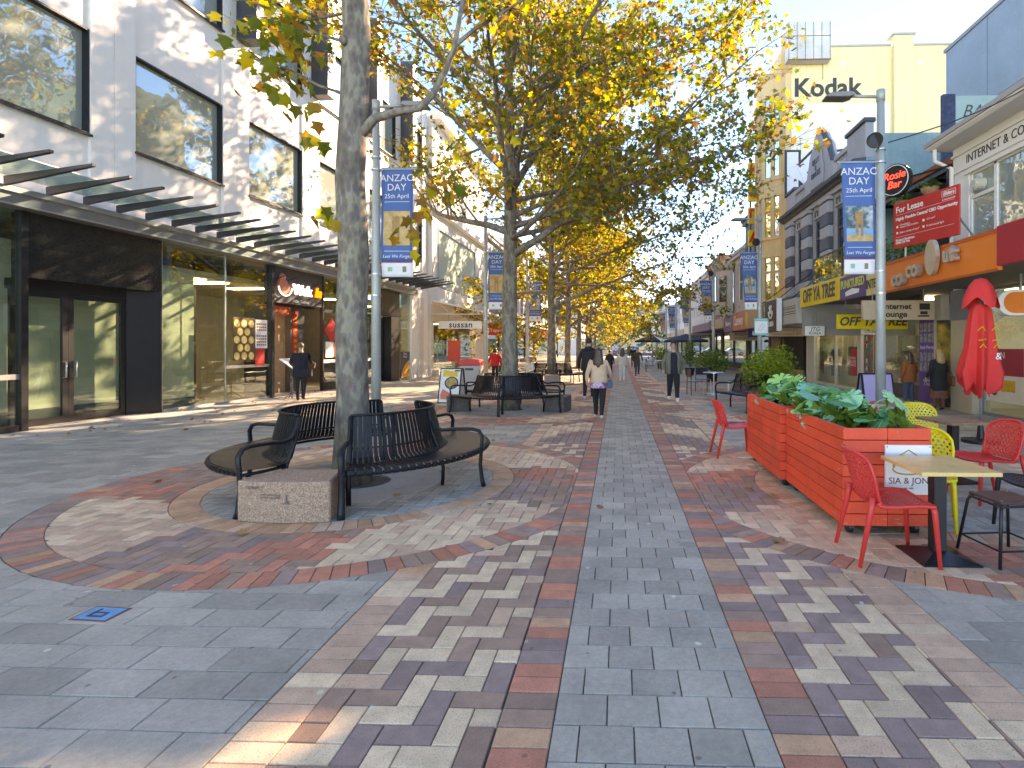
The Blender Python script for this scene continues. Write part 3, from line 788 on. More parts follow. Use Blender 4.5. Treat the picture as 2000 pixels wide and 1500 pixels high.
# ---------------------------------------------------------------- left: further buildings
def far_building(label, x, y0, y1, h, wall, cols, floors, side=1, z0=4.4, wmat=None, awn=None, awnw=2.4, name='shop_building', cornice=True, ww=0.55, base_mat=None):
    """side=+1: facade looks to +X (left of the street), -1: to -X"""
    t_ = thing(name, label, 'building', (x, (y0 + y1) / 2, 0))
    d = lambda a, b: (x + side * a, x + side * b)
    mats = wall
    n = cols; bw = (y1 - y0) / n; fh = (h - z0 - 0.9) / floors
    m = MB(); m.box(*d(-8, -0.35), y0, y1, 0, h - 0.05)
    m.build('core', mats, t_)
    m = MB()
    for i in range(n + 1):
        a = y0 + i * bw - (bw * (1 - ww) / 2 if i > 0 else 0); b = y0 + i * bw + (bw * (1 - ww) / 2 if i < n else 0)
        m.box(*d(-0.34, 0), a, b, 3.4, h)
    m.build('wall', mats, t_)
    for f_ in range(floors):
        za = z0 + f_ * fh + 0.5; zb = z0 + (f_ + 1) * fh - 0.25
        for i in range(n):
            a = y0 + i * bw + bw * (1 - ww) / 2; b = a + bw * ww
            B('spandrel', mats, t_, (*d(-0.3, -0.02), a, b, zb, za + fh if f_ < floors - 1 else h - 0.01), *([(*d(-0.3, -0.02), a, b, 3.4, za)] if f_ == 0 else []))
            wn = B('window', mSIGNW if wall is not mWHITE else mWHITE2, t_, (*d(-0.2, -0.1), a, a + 0.07, za, zb), (*d(-0.2, -0.1), b - 0.07, b, za, zb), (*d(-0.2, -0.1), a + 0.07, b - 0.07, zb - 0.07, zb), (*d(-0.2, -0.1), a + 0.07, b - 0.07, za, za + 0.07), (*d(-0.2, -0.11), a + 0.07, b - 0.07, (za + zb) / 2 - 0.03, (za + zb) / 2 + 0.03))
            m = MB(); m.box(*d(-0.18, -0.16), a + 0.07, b - 0.07, za + 0.07, zb - 0.07); m.build('pane', wmat or mWIN2, wn)
    if cornice: B('cornice', mats, t_, (*d(-0.1, 0.22), y0 - 0.05, y1 + 0.05, h - 0.75, h - 0.5), (*d(-0.1, 0.32), y0 - 0.05, y1 + 0.05, h - 0.5, h - 0.32), bevel=0.02)
    if awn:
        B('awning', awn, t_, (*d(0.0, awnw), y0 + 0.1, y1 - 0.1, 2.75, 3.35), bevel=0.02)
    m = MB(); m.box(*d(-0.25, -0.22), y0 + 0.4, y1 - 0.4, 0.4, 2.74); m.build('shop_window', mSHOPGLASS, t_)
    B('shopfront', base_mat or mINT, t_, (*d(-0.33, -0.2), y0 + 0.01, y1 - 0.01, 0, 0.4), (*d(-0.33, -0.15), y0 + 0.01, y0 + 0.4, 0.4, 3.3), (*d(-0.33, -0.15), y1 - 0.4, y1 - 0.01, 0.4, 3.3), (*d(-0.33, -0.15), (y0 + y1) / 2 - 0.1, (y0 + y1) / 2 + 0.1, 0.4, 3.3), (*d(-0.33, -0.15), y0 + 0.4, y1 - 0.4, 2.74, 3.3))
    return t_
mGREYR = M('render_grey', (0.40, 0.40, 0.39), 0.8, var=0.06)
far_building('grey rendered building with dark awning behind the second trunk', -9.9, 41.1, 52, 10.5, mGREYR, 5, 2, 1, awn=M('awning_dark', (0.07, 0.07, 0.075), 0.6, var=0.1), wmat=mWIN)
far_building('white building with red awning half hidden by the trunks', -9.8, 52.1, 66, 12, mWHITE2, 5, 3, 1, awn=mREDP)
far_building('cream building furthest along the left side', -9.8, 66.1, 92, 10, mCREAMW, 8, 2, 1, awn=mGREYR)
# ---------------------------------------------------------------- right side of the street
mORANGE = M('sign_orange', (0.90, 0.20, 0.03), 0.4, var=0.04)
mBLUEW = M('paint_blue_ribbed', (0.36, 0.51, 0.60), 0.6, var=0.07, vs_=0.8, stain=0.15)
mTEALW = M('paint_teal_wall', (0.24, 0.40, 0.42), 0.75, var=0.1, vs_=0.7, streak=0.35, bump=0.1, bs=25)
mMINTP = M('paint_mint', (0.36, 0.52, 0.48), 0.7, var=0.08)
mGREYH = M('heritage_grey', (0.40, 0.41, 0.42), 0.7, var=0.06, streak=0.2)
mSLATE = M('heritage_slate', (0.085, 0.095, 0.115), 0.65, var=0.08)
mKOD = M('cream_yellow_wall', (0.85, 0.69, 0.38), 0.8, var=0.05, vs_=0.5, streak=0.4)
mKOD2 = M('cream_white_wall', (0.84, 0.76, 0.60), 0.8, var=0.04, vs_=0.5, streak=0.25)
mOCHRE = M('ochre_render', (0.76, 0.52, 0.26), 0.75, var=0.06, streak=0.25)
mPURPLE = M('sign_purple', (0.10, 0.05, 0.19), 0.45, var=0.06)
mVIOLET = M('poster_violet', (0.14, 0.06, 0.30), 0.45, var=0.06)
mRUST = M('rusty_steel', (0.28, 0.09, 0.045), 0.8, var=0.25, vs_=5, bump=0.2)
mTAN = M('sign_tan', (0.50, 0.37, 0.26), 0.6, var=0.06)
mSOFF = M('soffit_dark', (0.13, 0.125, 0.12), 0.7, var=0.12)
mBRICK = M('red_brick_wall', (0.42, 0.17, 0.11), 0.8, var=0.2, vs_=4)
mTERRA = M('terracotta', (0.45, 0.22, 0.12), 0.8, var=0.1)
mGREEN = leaf_mat('shrub_leaves', [(0.0, (0.05, 0.12, 0.015)), (0.5, (0.10, 0.20, 0.03)), (1.0, (0.22, 0.30, 0.05))], 0.4)
FX = 8.8
# --- white building with upper lettering and the orange and red awning
RW = thing('white_shop_building', 'white weatherboard building with black upper lettering and big upstairs window at right edge', 'building', (FX, 10, 0))
rw = lambda n, mt, *bx, **k: B(n, mt, RW, *bx, **k)
rw('wall', mWHITE, (FX, FX + 0.3, 2, 14.85, 5.95, 6.75), (FX, FX + 0.3, 14.2, 14.85, 0, 5.95), (FX, FX + 0.3, 2, 14.2, 3.62, 4.3), (FX + 0.3, 16, 14.55, 14.85, 0, 6.75), (FX, FX + 0.3, 2, 3.0, 4.3, 5.95))
rw('string_course', mWHITE, (FX - 0.05, FX - 0.001, 2, 14.87, 6.08, 6.14), (FX - 0.05, FX - 0.001, 2, 14.87, 6.52, 6.58), (FX - 0.07, FX - 0.001, 2, 14.3, 5.93, 5.99))
m = MB(); m.ext([(0.35, 6.75), (-0.55, 6.76), (-0.62, 6.82), (-0.62, 6.93), (0.35, 7.02)], (FX, 15.0, 0), (1, 0, 0), (0, 0, 1), 13); m.build('eave', mWHITE, RW)
m = MB(); m.ext([(-0.66, 6.86), (-0.66, 6.97), (-0.56, 6.97), (-0.56, 6.86)], (FX, 15.05, 0), (1, 0, 0), (0, 0, 1), 13); m.build('gutter', mGREYR, RW)
m = MB(); m.box(FX + 0.3, 13, 2, 14.5, 6.75, 7.05); m.build('roof', mGREYR, RW)
m = MB(); m.tube([(FX - 0.5, 14.8, 6.85), (FX - 0.5, 14.8, 6.45), (FX - 0.1, 14.75, 6.25), (FX - 0.1, 14.75, 3.6)], 0.055, 8); m.build('downpipe', mWHITE, RW, smooth=True)
wn = rw('window', mWHITE, (FX + 0.02, FX + 0.12, 14.12, 14.2, 4.3, 5.95), (FX + 0.02, FX + 0.12, 13.2, 13.3, 4.3, 5.95), (FX + 0.02, FX + 0.12, 3.0, 13.2, 4.3, 4.36), (FX + 0.02, FX + 0.12, 3, 14.12, 5.89, 5.95), (FX + 0.02, FX + 0.12, 13.3, 14.12, 5.28, 5.36), (FX + 0.02, FX + 0.12, 9.0, 9.1, 4.3, 5.95))
for a, b, z0, z1 in ((13.3, 14.12, 4.36, 5.28), (13.3, 14.12, 5.36, 5.89), (9.1, 13.2, 4.36, 5.89), (3.0, 9.0, 4.36, 5.89)):
    m = MB(); m.box(FX + 0.06, FX + 0.075, a, b, z0, z1); m.build('pane', mWIN, wn)
m = MB(); m.tube([(FX + 0.05, 13.72, 5.55), (FX - 0.16, 13.72, 5.55)], 0.14, 14); m.tube([(FX - 0.16, 13.72, 5.55), (FX - 0.2, 13.72, 5.55)], [0.12, 0.10], 14); m.build('vent_fan', mCREAMW, wn)
text('INTERNET & CO', 0.30, (FX - 0.006, 14.3, 6.32), 'left', mSIGNK, RW, align='LEFT', sx=0.92)
m = MB(); m.box(6.5, 6.58, 9.69, 13.74, 2.91, 3.63)
aw = m.build('awning', mORANGE, RW, bevel=0.01)
B('awning_trim', M('sign_orange_dark', (0.6, 0.10, 0.015), 0.5, var=0.05), aw, (6.485, 6.499, 9.69, 13.74, 3.56, 3.63), (6.485, 6.499, 9.69, 13.74, 2.91, 2.95))
rw('awning', M('awning_crimson', (0.45, 0.02, 0.03), 0.5, var=0.06), (6.46, 6.58, 3.0, 9.68, 2.98, 3.66), bevel=0.01)
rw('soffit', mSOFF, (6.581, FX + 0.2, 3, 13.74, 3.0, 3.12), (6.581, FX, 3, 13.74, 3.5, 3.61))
def metal_letters(s_, size, y, z):
    o = text(s_, size, (6.40, y, z), 'left', M('brushed_letters', (0.62, 0.58, 0.50), 0.3, metal=0.7, var=0.1), aw, ex=0.06, bold=0.02); return o
metal_letters('co', 0.5, 12.85, 3.15).location.z += 0.0
metal_letters('co', 0.5, 12.2, 3.27)
metal_letters('ut', 0.42, 10.88, 3.38)
m = MB(); m.ext([(0.2 * math.cos(t * PI / 10), 0.36 * math.sin(t * PI / 10)) for t in range(20)], (6.44, 11.5, 3.42), (0, -1, 0), (0, 0, 1), 0.09); m.build('oval_badge', MATS['brushed_letters'], aw)
# ground floor of the white building
rw('column', M('column_beige', (0.50, 0.40, 0.27), 0.6, var=0.06), (8.35, 8.78, 13.35, 14.2, 0, 2.25), bevel=0.01)
rw('column_head', M('column_grey', (0.22, 0.22, 0.23), 0.6, var=0.1), (8.35, 8.78, 13.35, 14.2, 2.252, 2.99))
m = MB(); m.box(8.6, 8.62, 3.0, 13.3, 0.08, 2.95); m.build('shop_window', mSHOPGLASS, RW)
rw('window_frame', mGREYM, (8.57, 8.65, 13.26, 13.34, 0, 2.97), (8.57, 8.65, 11.9, 11.94, 0.08, 2.95), (8.57, 8.65, 3, 13.26, 0, 0.08), (8.57, 8.65, 3, 13.26, 2.90, 2.97), (8.57, 8.65, 10.6, 10.64, 0.08, 2.9))
rw('interior', mCREAMW, (12.5, 12.6, 3, 14.5, 0, 3.0), (8.9, 12.5, 14.5, 14.54, 0, 3.0))
rw('interior_floor', mTILE, (8.66, 12.5, 3, 14.5, -0.03, 0.02))
for y_ in (8.5, 10.5, 12.5): rw('ceiling_light', mSHOPLT, (9.2, 9.6, y_, y_ + 1.0, 2.93, 2.96))
rw('interior_counter', mSIGNW, (10.0, 10.6, 8, 13, 0.02, 1.05))
ps = rw('poster', M('poster_cream', (0.70, 0.62, 0.48), 0.5, var=0.05), (8.58, 8.592, 12.0, 13.2, 0.35, 1.55))
B('poster_band', M('poster_crimson', (0.40, 0.03, 0.05), 0.5, var=0.08), ps, (8.574, 8.579, 12.0, 13.2, 0.95, 1.55))
m = MB(); m.box(8.572, 8.578, 12.25, 12.7, 0.6, 0.85); m.build('poster_food', M('poster_honey', (0.72, 0.35, 0.04), 0.5, var=0.25, vs_=14), ps)
m = MB(); m.ext([(0.11 * math.cos(t * PI / 7), 0.11 * math.sin(t * PI / 7)) for t in range(14)], (8.578, 12.92, 0.6), (0, -1, 0), (0, 0, 1), 0.006); m.build('poster_bowl', M('poster_umber', (0.14, 0.05, 0.03), 0.5, var=0.2), ps)
text('ION', 0.2, (8.57, 12.75, 1.4), 'left', mSIGNW, ps, ex=0.001)
ps = rw('poster', M('poster_lime', (0.60, 0.60, 0.16), 0.5, var=0.15, vs_=3), (8.58, 8.592, 10.66, 11.88, 0.3, 1.5))
m = MB(); m.box(8.573, 8.579, 11.2, 11.7, 0.55, 0.95); m.build('poster_fruit', MATS['poster_honey'], ps)
m = MB(); m.ext([(0.1 * math.cos(t * PI / 7), 0.1 * math.sin(t * PI / 7)) for t in range(14)], (8.595, 11.72, 1.75), (0, -1, 0), (0, 0, 1), 0.008); m.build('round_sticker', M('sticker_navy', (0.03, 0.05, 0.10), 0.5, var=0.1), RW)
text('JD', 0.26, (8.59, 12.75, 2.3), 'left', mSIGNW, RW, ex=0.001, bold=0.006)
# pill-shaped projecting sign
ps = thing('pill_sign', 'orange pill-shaped sign with white rim under the crimson awning', 'sign', (8.2, 10.9, 2.2))
pill = lambda r, L_: [(L_ + r * math.cos(R(a)), r * math.sin(R(a))) for a in range(-90, 91, 15)] + [(-L_ + r * math.cos(R(a)), r * math.sin(R(a))) for a in range(90, 271, 15)]
m = MB(); m.ext(pill(0.25, 0.62), (8.1, 11.0, 2.44), (1, 0, 0), (0, 0, 1), 0.22); m.build('rim', mSIGNW, ps, bevel=0.012)
m = MB(); m.ext(pill(0.2, 0.6), (8.13, 10.785, 2.44), (1, 0, 0), (0, 0, 1), 0.012); m.build('face', mORANGE, ps)
B('bracket', mGREYM, ps, (7.7, 7.74, 10.87, 10.91, 2.685, 3.0), (8.4, 8.44, 10.87, 10.91, 2.685, 3.0))
# lease board on the awning
lz = math.atan2(11.6 - 13.3, 7.0 - 6.5)
ls = thing('lease_board', 'red for lease board with white lettering standing on the orange awning', 'sign', (6.5, 13.3, 3.9), lz)
LW = math.hypot(0.5, 1.7)
m = MB(); m.box(0, LW, -0.0, 0.04, 0, 1.05); m.build('board', mREDP, ls, local=True, bevel=0.006)
m = MB(); m.tube([(0.3, 0.06, -0.28), (0.3, 0.06, 1.0)], 0.025, 6); m.tube([(1.5, 0.06, -0.28), (1.5, 0.06, 1.0)], 0.025, 6); m.tube([(1.55, 0.06, 0.6), (1.7, 0.7, -0.25)], 0.025, 6); m.build('strut', mGREYM, ls, local=True)
lt = lambda s_, sz, x, z, **k: text(s_, sz, (x, -0.004, z), 'cam', mSIGNW, ls, ex=0.001, local=True, **{'align': 'LEFT', **k})
lt('For Lease', 0.20, 0.08, 0.88, bold=0.004); lt('Highly Flexible Central CBD Opportunity', 0.098, 0.08, 0.67, bold=0.003)
lt('Convenient,\ncentral CBD location', 0.062, 0.2, 0.50); lt('Suits a variety of uses*', 0.062, 0.2, 0.35)
lt('153 sqm*', 0.062, 0.95, 0.50); lt('Good natural light', 0.062, 0.95, 0.35)
lt('Richard Steedman\n0408 559 046', 0.075, 0.08, 0.15, bold=0.002); lt('Elders', 0.11, 1.52, 0.93, align='CENTER', bold=0.003, shear=0.2); lt('Commercial', 0.065, 1.52, 0.81, align='CENTER')
B('print_line', mSIGNW, ls, (0.08, 1.65, -0.004, -0.001, 0.765, 0.77), (0.08, 1.65, -0.004, -0.001, 0.25, 0.255), (1.35, 1.69, -0.004, -0.001, 0.985, 0.992), (1.35, 1.69, -0.004, -0.001, 0.868, 0.875), (1.35, 1.357, -0.004, -0.001, 0.875, 0.985), (1.683, 1.69, -0.004, -0.001, 0.875, 0.985), (0.1, 0.15, -0.004, -0.001, 0.47, 0.52), (0.1, 0.15, -0.004, -0.001, 0.33, 0.38), (0.85, 0.9, -0.004, -0.001, 0.47, 0.52), (0.85, 0.9, -0.004, -0.001, 0.33, 0.38), local=True)
# --- blue building rising behind
BB = thing('blue_ribbed_building', 'tall blue ribbed wall building with pale window band in the upper right corner', 'building', (14, 8, 0))
bb = lambda n, mt, *bx, **k: B(n, mt, BB, *bx, **k)
XB = 11.5
bb('wall', mBLUEW, (XB, XB + 6, -4, 19.8, 0, 8.25), (XB, XB + 6, -4, 19.8, 9.25, 11.9), (XB, XB + 6, 18.6, 19.8, 8.25, 9.25))
bb('coping', mGREYR, (XB - 0.06, XB + 6.1, -4.05, 19.86, 11.9, 12.02))
rib = MB(); 
for i in range(70):
    z = 7.0 + i * 0.07
    if z < 8.2 or 9.3 < z < 11.85: rib.box(XB - 0.012, XB - 0.0005, -4, 19.8, z, z + 0.035)
o = rib.build('wall_ribs', mBLUEW, BB); o['kind'] = 'stuff'
bb('panel_joint', M('paint_blue_light', (0.20, 0.31, 0.39), 0.6, var=0.05), *[(XB - 0.025, XB - 0.013, y, y + 0.03, 7, 11.9) for y in (8, 10.5, 13, 15.5, 17.6)])
wn = bb('window', mGREYR, *[(XB + 0.02, XB + 0.12, y, y + 0.06, 8.25, 9.25) for y in (4, 7, 10, 12, 14, 16, 18.5)], (XB + 0.02, XB + 0.12, -4, 18.6, 8.25, 8.3), (XB + 0.02, XB + 0.12, -4, 18.6, 9.2, 9.25))
m = MB(); m.box(XB + 0.07, XB + 0.09, -4, 18.6, 8.3, 9.2); m.build('pane', mMINT, wn)
sc = bb('roof_screen', mMINTP, (9.55, 11.45, 16.0, 16.1, 6.9, 8.7))
bb('roof_screen_post', M('mural_navy', (0.04, 0.06, 0.12), 0.6, var=0.5, vs_=5), (9.2, 9.54, 15.98, 16.12, 6.9, 8.75))
def scribble(parent, pts, r, mt, name='graffiti'):
    m = MB(); m.tube(pts, r, 5); return m.build(name, mt, parent)
mSPRAY = M('spray_dark', (0.06, 0.10, 0.09), 0.6, var=0.1)
text('BAKERS', 0.5, (10.5, 15.99, 8.25), 'cam', mSPRAY, sc, ex=0.001, shear=0.35, sx=0.9)
scribble(sc, [(10.05 + 0.22 * math.cos(t * PI / 8), 15.995, 7.35 + 0.28 * math.sin(t * PI / 8)) for t in range(17)], 0.02, mSPRAY)
scribble(sc, [(9.98 + 0.1 * math.cos(R(a)), 15.995, 7.33 + 0.1 * math.sin(R(a))) for a in range(200, 345, 20)], 0.012, mSPRAY)
scribble(sc, [(9.98, 15.995, 7.42), (9.98, 15.995, 7.48)], 0.015, mSPRAY); scribble(sc, [(10.1, 15.995, 7.42), (10.1, 15.995, 7.48)], 0.015, mSPRAY)
# --- terrace building: bar above, alternative shop below
RT = thing('terrace_bar_building', 'low building with open roof terrace under a rusty beam and clothes shop below', 'building', (FX, 17.5, 0))
rt = lambda n, mt, *bx, **k: B(n, mt, RT, *bx, **k)
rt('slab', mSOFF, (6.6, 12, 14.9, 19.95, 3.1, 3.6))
rt('terrace_wall', mINT, (11.2, 11.3, 14.9, 19.95, 3.6, 6.4))
rt('roof_beam', mRUST, (FX - 0.1, FX + 0.02, 14.9, 19.95, 6.42, 6.6), bevel=0.01)
rt('terrace_roof', mGREYR, (FX + 0.021, 11.4, 14.9, 19.95, 6.5, 6.58))
rt('rafter', mBLK, *[(FX, 11.2, y, y + 0.08, 6.32, 6.42) for y in (15.2, 16.2, 17.2, 18.2, 19.2)], (FX - 0.05, FX + 0.1, 14.9, 19.95, 6.28, 6.41))
rt('terrace_post', mBLK, (FX - 0.03, FX + 0.06, 15.0, 15.1, 3.6, 6.3), (FX - 0.03, FX + 0.06, 19.8, 19.9, 3.6, 6.3), (FX - 0.03, FX + 0.06, 17.4, 17.5, 3.6, 6.3))
m = MB(); m.box(6.95, 6.965, 15.0, 19.9, 3.62, 4.65); m.build('balustrade_glass', glass_mat('balustrade_glass', (0.7, 0.8, 0.75), 2.2), RT)
rt('balustrade_rail', mBLK, (6.93, 6.985, 14.95, 19.95, 4.651, 4.69), *[(6.94, 6.975, y, y + 0.04, 3.6, 4.65) for y in (14.96, 17.4, 19.9)])
hedge = MB()
def leafcards(mb, c, r3, n, s, squash=0.6):
    for _ in range(n):
        d = Vector((random.gauss(0, 1), random.gauss(0, 1), random.gauss(0, 1))).normalized() * (random.random() ** 0.4)
        p = Vector((c[0] + d.x * r3[0], c[1] + d.y * r3[1], c[2] + d.z * r3[2]))
        a = Vector((random.gauss(0, 1), random.gauss(0, 1), random.gauss(0, squash))).normalized(); b = a.orthogonal().normalized()
        b = (Matrix.Rotation(random.uniform(0, 6.28), 3, a) @ b); L_ = s * random.uniform(0.6, 1.3)
        mb.add([p, p + a * L_ * 0.5 + b * L_ * 0.26, p + a * L_, p + a * L_ * 0.5 - b * L_ * 0.26], [(0, 1, 2, 3)])
for y in (15.4, 16.4, 17.4, 18.6):
    leafcards(hedge, (8.2, y, 4.4), (0.6, 0.5, 0.6), 220, 0.14)
o = hedge.build('terrace_planting', mGREEN, RT); o['kind'] = 'stuff'
for k_, y in enumerate((15.55, 17.0)):
    p = thing('hanging_pot', ['terracotta pot hanging at the right end of the rusty beam', 'hanging basket of trailing plants behind the round sign'][k_], 'plant pot', (8.6, y, 5.75), 0, 'pots hanging from the terrace roof')
    m = MB(); m.lathe([(0.0, 0.0), (0.12, 0.0), (0.2, 0.1), (0.24, 0.22), (0.22, 0.22), (0.0, 0.2)], 16); m.build('pot', mTERRA, p, smooth=True, local=True)
    m = MB(); 
    for a in range(3): m.tube([(0.22 * math.cos(a * 2.1), 0.22 * math.sin(a * 2.1), 0.22), (0, 0, 0.55)], 0.006, 4)
    m.build('chain', mBLK, p, local=True)
    m = MB(); leafcards(m, (0, 0, 0.3), (0.3, 0.3, 0.15), 120, 0.12); m.build('foliage', mGREEN, p, local=True)
rd = thing('round_neon_sign', 'round black sign with red and white script above the terrace', 'sign', (7.4, 15.0, 5.6), R(-60))
m = MB(); m.tube([(0, -0.07, 0.42), (0, 0.07, 0.42)], 0.43, 28); m.build('disc', mSIGNK, rd, local=True)
m = MB(); m.tube([(0.39 * math.cos(t * PI / 14), -0.085, 0.42 + 0.39 * math.sin(t * PI / 14)) for t in range(29)], 0.012, 5); m.build('neon_ring', mSIGNW, rd, local=True)
text('Rosie\nBar', 0.28, (0, -0.085, 0.42), 'cam', M('neon_red', (0.8, 0.06, 0.05), 0.4, var=0, emit=0.5), rd, local=True, shear=0.2, ex=0.01)
B('bracket', mBLK, rd, (0.40, 1.4, -0.02, 0.02, 0.4, 0.44), local=True)
# awning signs of the terrace building
def signbox(parent, name, x, y0, y1, z0, z1, mt, dep=0.1): return B(name, mt, parent, (x, x + dep, y0, y1, z0, z1), bevel=0.008)
s1 = signbox(RT, 'awning_sign', 6.5, 16.47, 20.0, 2.98, 3.66, mYEL)
text('OFF YA TREE', 0.62, (6.49, 18.25, 3.32), 'left', M('lettering_grey', (0.07, 0.06, 0.08), 0.5, var=0.2, vs_=20), s1, bold=0.016, sx=0.80, shear=0.12)
s2 = signbox(RT, 'awning_sign', 6.5, 14.74, 16.46, 2.94, 3.6, mPURPLE)
text('PUNKTURED', 0.33, (6.49, 15.6, 3.36), 'left', M('lettering_yellow', (0.62, 0.60, 0.14), 0.5, var=0.05), s2, bold=0.008, sx=0.8)
m = MB(); m.ext([(-0.42, -0.02), (0.42, 0.02), (0.46, 0.12), (0, 0.17), (-0.46, 0.1)], (6.499, 15.6, 3.05), (0, -1, 0), (0, 0, 1), 0.008); m.build('ribbon', mSIGNW, s2)
s3 = signbox(RT, 'awning_sign', 6.5, 13.95, 14.73, 2.93, 3.55, M('sign_straw', (0.66, 0.55, 0.24), 0.5, var=0.06))
text('INTER', 0.34, (6.49, 14.36, 3.2), 'left', mSIGNK, s3, sx=0.75)
# ground floor
rt('floor_slab', mTILE, (8.62, 14, 14.9, 19.95, -0.03, 0.03))
rt('shopfront', mINT, (8.75, 8.85, 18.7, 19.0, 0, 3.1), (8.75, 8.85, 19.0, 19.95, 2.6, 3.1))
m = MB(); m.box(8.78, 8.795, 16.35, 18.7, 0.45, 2.75); m.build('shop_window', mSHOPGLASS, RT)
rt('window_base', mINT, (8.72, 8.86, 16.3, 18.7, 0, 0.45), (8.72, 8.86, 16.3, 18.7, 2.75, 3.1))
vp = rt('piercing_panel', mVIOLET, (8.70, 8.78, 15.42, 16.3, 0.02, 2.62))
mPHO = M('print_photo', (0.28, 0.27, 0.29), 0.5, var=0.6, vs_=14)
B('photo', mPHO, vp, *[(8.693, 8.699, 15.5 + i * 0.2, 15.65 + i * 0.2, z, z + 0.25) for i in range(4) for z in (0.9, 1.18, 1.72, 2.02)])
text('Body Piercing', 0.135, (8.693, 15.86, 1.58), 'left', mSIGNW, vp, ex=0.001)
text('piercing\n& baby', 0.13, (8.693, 15.86, 0.6), 'left', mSIGNW, vp, ex=0.001)
rt('tiled_column', M('glazed_tile', (0.52, 0.50, 0.43), 0.35, var=0.1, vs_=8), (8.62, 8.84, 15.08, 15.41, 0, 2.99))
rt('mural_pillar', M('graffiti_pillar', (0.05, 0.05, 0.04), 0.5, var=0.3, vs_=4, c2=(0.45, 0.30, 0.05)), (8.5, 8.8, 14.88, 15.07, 0, 2.3))
vb = rt('vertical_sign', M('mural_bright', (0.30, 0.10, 0.05), 0.5, var=0.4, vs_=6, c2=(0.10, 0.22, 0.20)), (8.64, 8.749, 19.3, 19.75, 0.4, 2.55))
for i, c_ in enumerate('PLAY BAR'):
    if c_ != ' ': text(c_, 0.22, (8.632, 19.52, 2.4 - i * 0.26), 'left', mSIGNW, vb, ex=0.001, bold=0.006)
rt('interior_wall', mCREAMW, (13.5, 13.6, 14.9, 19.95, 0, 3.1))
for y_ in (16.6, 17.8): rt('ceiling_light', mSHOPLT, (9.1, 9.5, y_, y_ + 0.7, 3.0, 3.04))
rt('clothes_rack', mINT, (10.2, 10.4, 16.5, 18.5, 0.8, 1.7), (9.6, 9.7, 16.8, 17.2, 0.03, 1.5))
m = MB(); leafcards(m, (9.3, 17.4, 1.1), (0.3, 0.9, 0.5), 90, 0.3); o = m.build('window_display', M('display_mix', (0.35, 0.15, 0.2), 0.6, var=0.6, vs_=6, c2=(0.5, 0.5, 0.55)), RT); o['kind'] = 'stuff'
# projecting signs under the awnings
def proj_sign(label, x0, x1, y, z0, z1, mt, lines, tm, **k):
    t_ = thing('hanging_sign', label, 'sign', ((x0 + x1) / 2, y, z0))
    B('board', mt, t_, (x0, x1, y - 0.06, y + 0.06, z0, z1), bevel=0.01)
    B('hanger', mGREYM, t_, (x0 + 0.25, x0 + 0.27, y - 0.01, y + 0.01, z1, z1 + 0.45), (x1 - 0.27, x1 - 0.25, y - 0.01, y + 0.01, z1, z1 + 0.45))
    for s_, sz, xx, zz, kw in lines: text(s_, sz, (xx, y - 0.064, zz), 'cam', tm, t_, ex=0.002, **kw)
    return t_
t_ = proj_sign('tan internet lounge sign hanging behind the right lamp post', 6.25, 8.05, 14.4, 2.28, 2.78, mTAN, [('Internet', 0.20, 7.1, 2.62, dict(bold=0.006, sx=1.1)), ('Lounge', 0.20, 7.03, 2.42, dict(bold=0.006, sx=1.1))], mSIGNK)
B('computer_print', mSIGNK, t_, (7.66, 7.92, 14.333, 14.339, 2.54, 2.70), (7.62, 7.9, 14.333, 14.339, 2.36, 2.40), (7.68, 7.86, 14.333, 14.339, 2.42, 2.5))
t_ = proj_sign('yellow alternative shop sign hanging below the awning, half behind the lamp post', 6.55, 8.6, 16.8, 2.12, 2.56, mYEL, [('OFF YA TREE', 0.36, 7.58, 2.34, dict(bold=0.01, shear=0.25, sx=0.95))], MATS['lettering_grey'])
t_ = proj_sign('small white korean sign hanging in front of the glass shopfront', 6.55, 7.2, 19.6, 1.98, 2.32, mSIGNW, [('KOREA', 0.13, 6.87, 2.06, {}), ('JTG', 0.2, 6.87, 2.2, dict(shear=0.2))], mSIGNK)
t_ = proj_sign('second small white korean sign reflected beside the violet panel', 7.62, 8.25, 17.6, 1.98, 2.30, mSIGNW, [('LOUNGE', 0.12, 7.93, 2.06, {}), ('JTG', 0.18, 7.93, 2.19, dict(shear=0.2))], mSIGNK)
t_ = proj_sign('cream restaurant sign with red characters under the grey awning', 6.5, 8.2, 24.6, 2.05, 2.42, M('sign_cream', (0.62, 0.54, 0.40), 0.5, var=0.05), [('CHINA GARDENS BEST', 0.13, 7.4, 2.14, {}), ('SICHUAN', 0.11, 7.5, 2.33, dict(space=1.8))], mREDP)
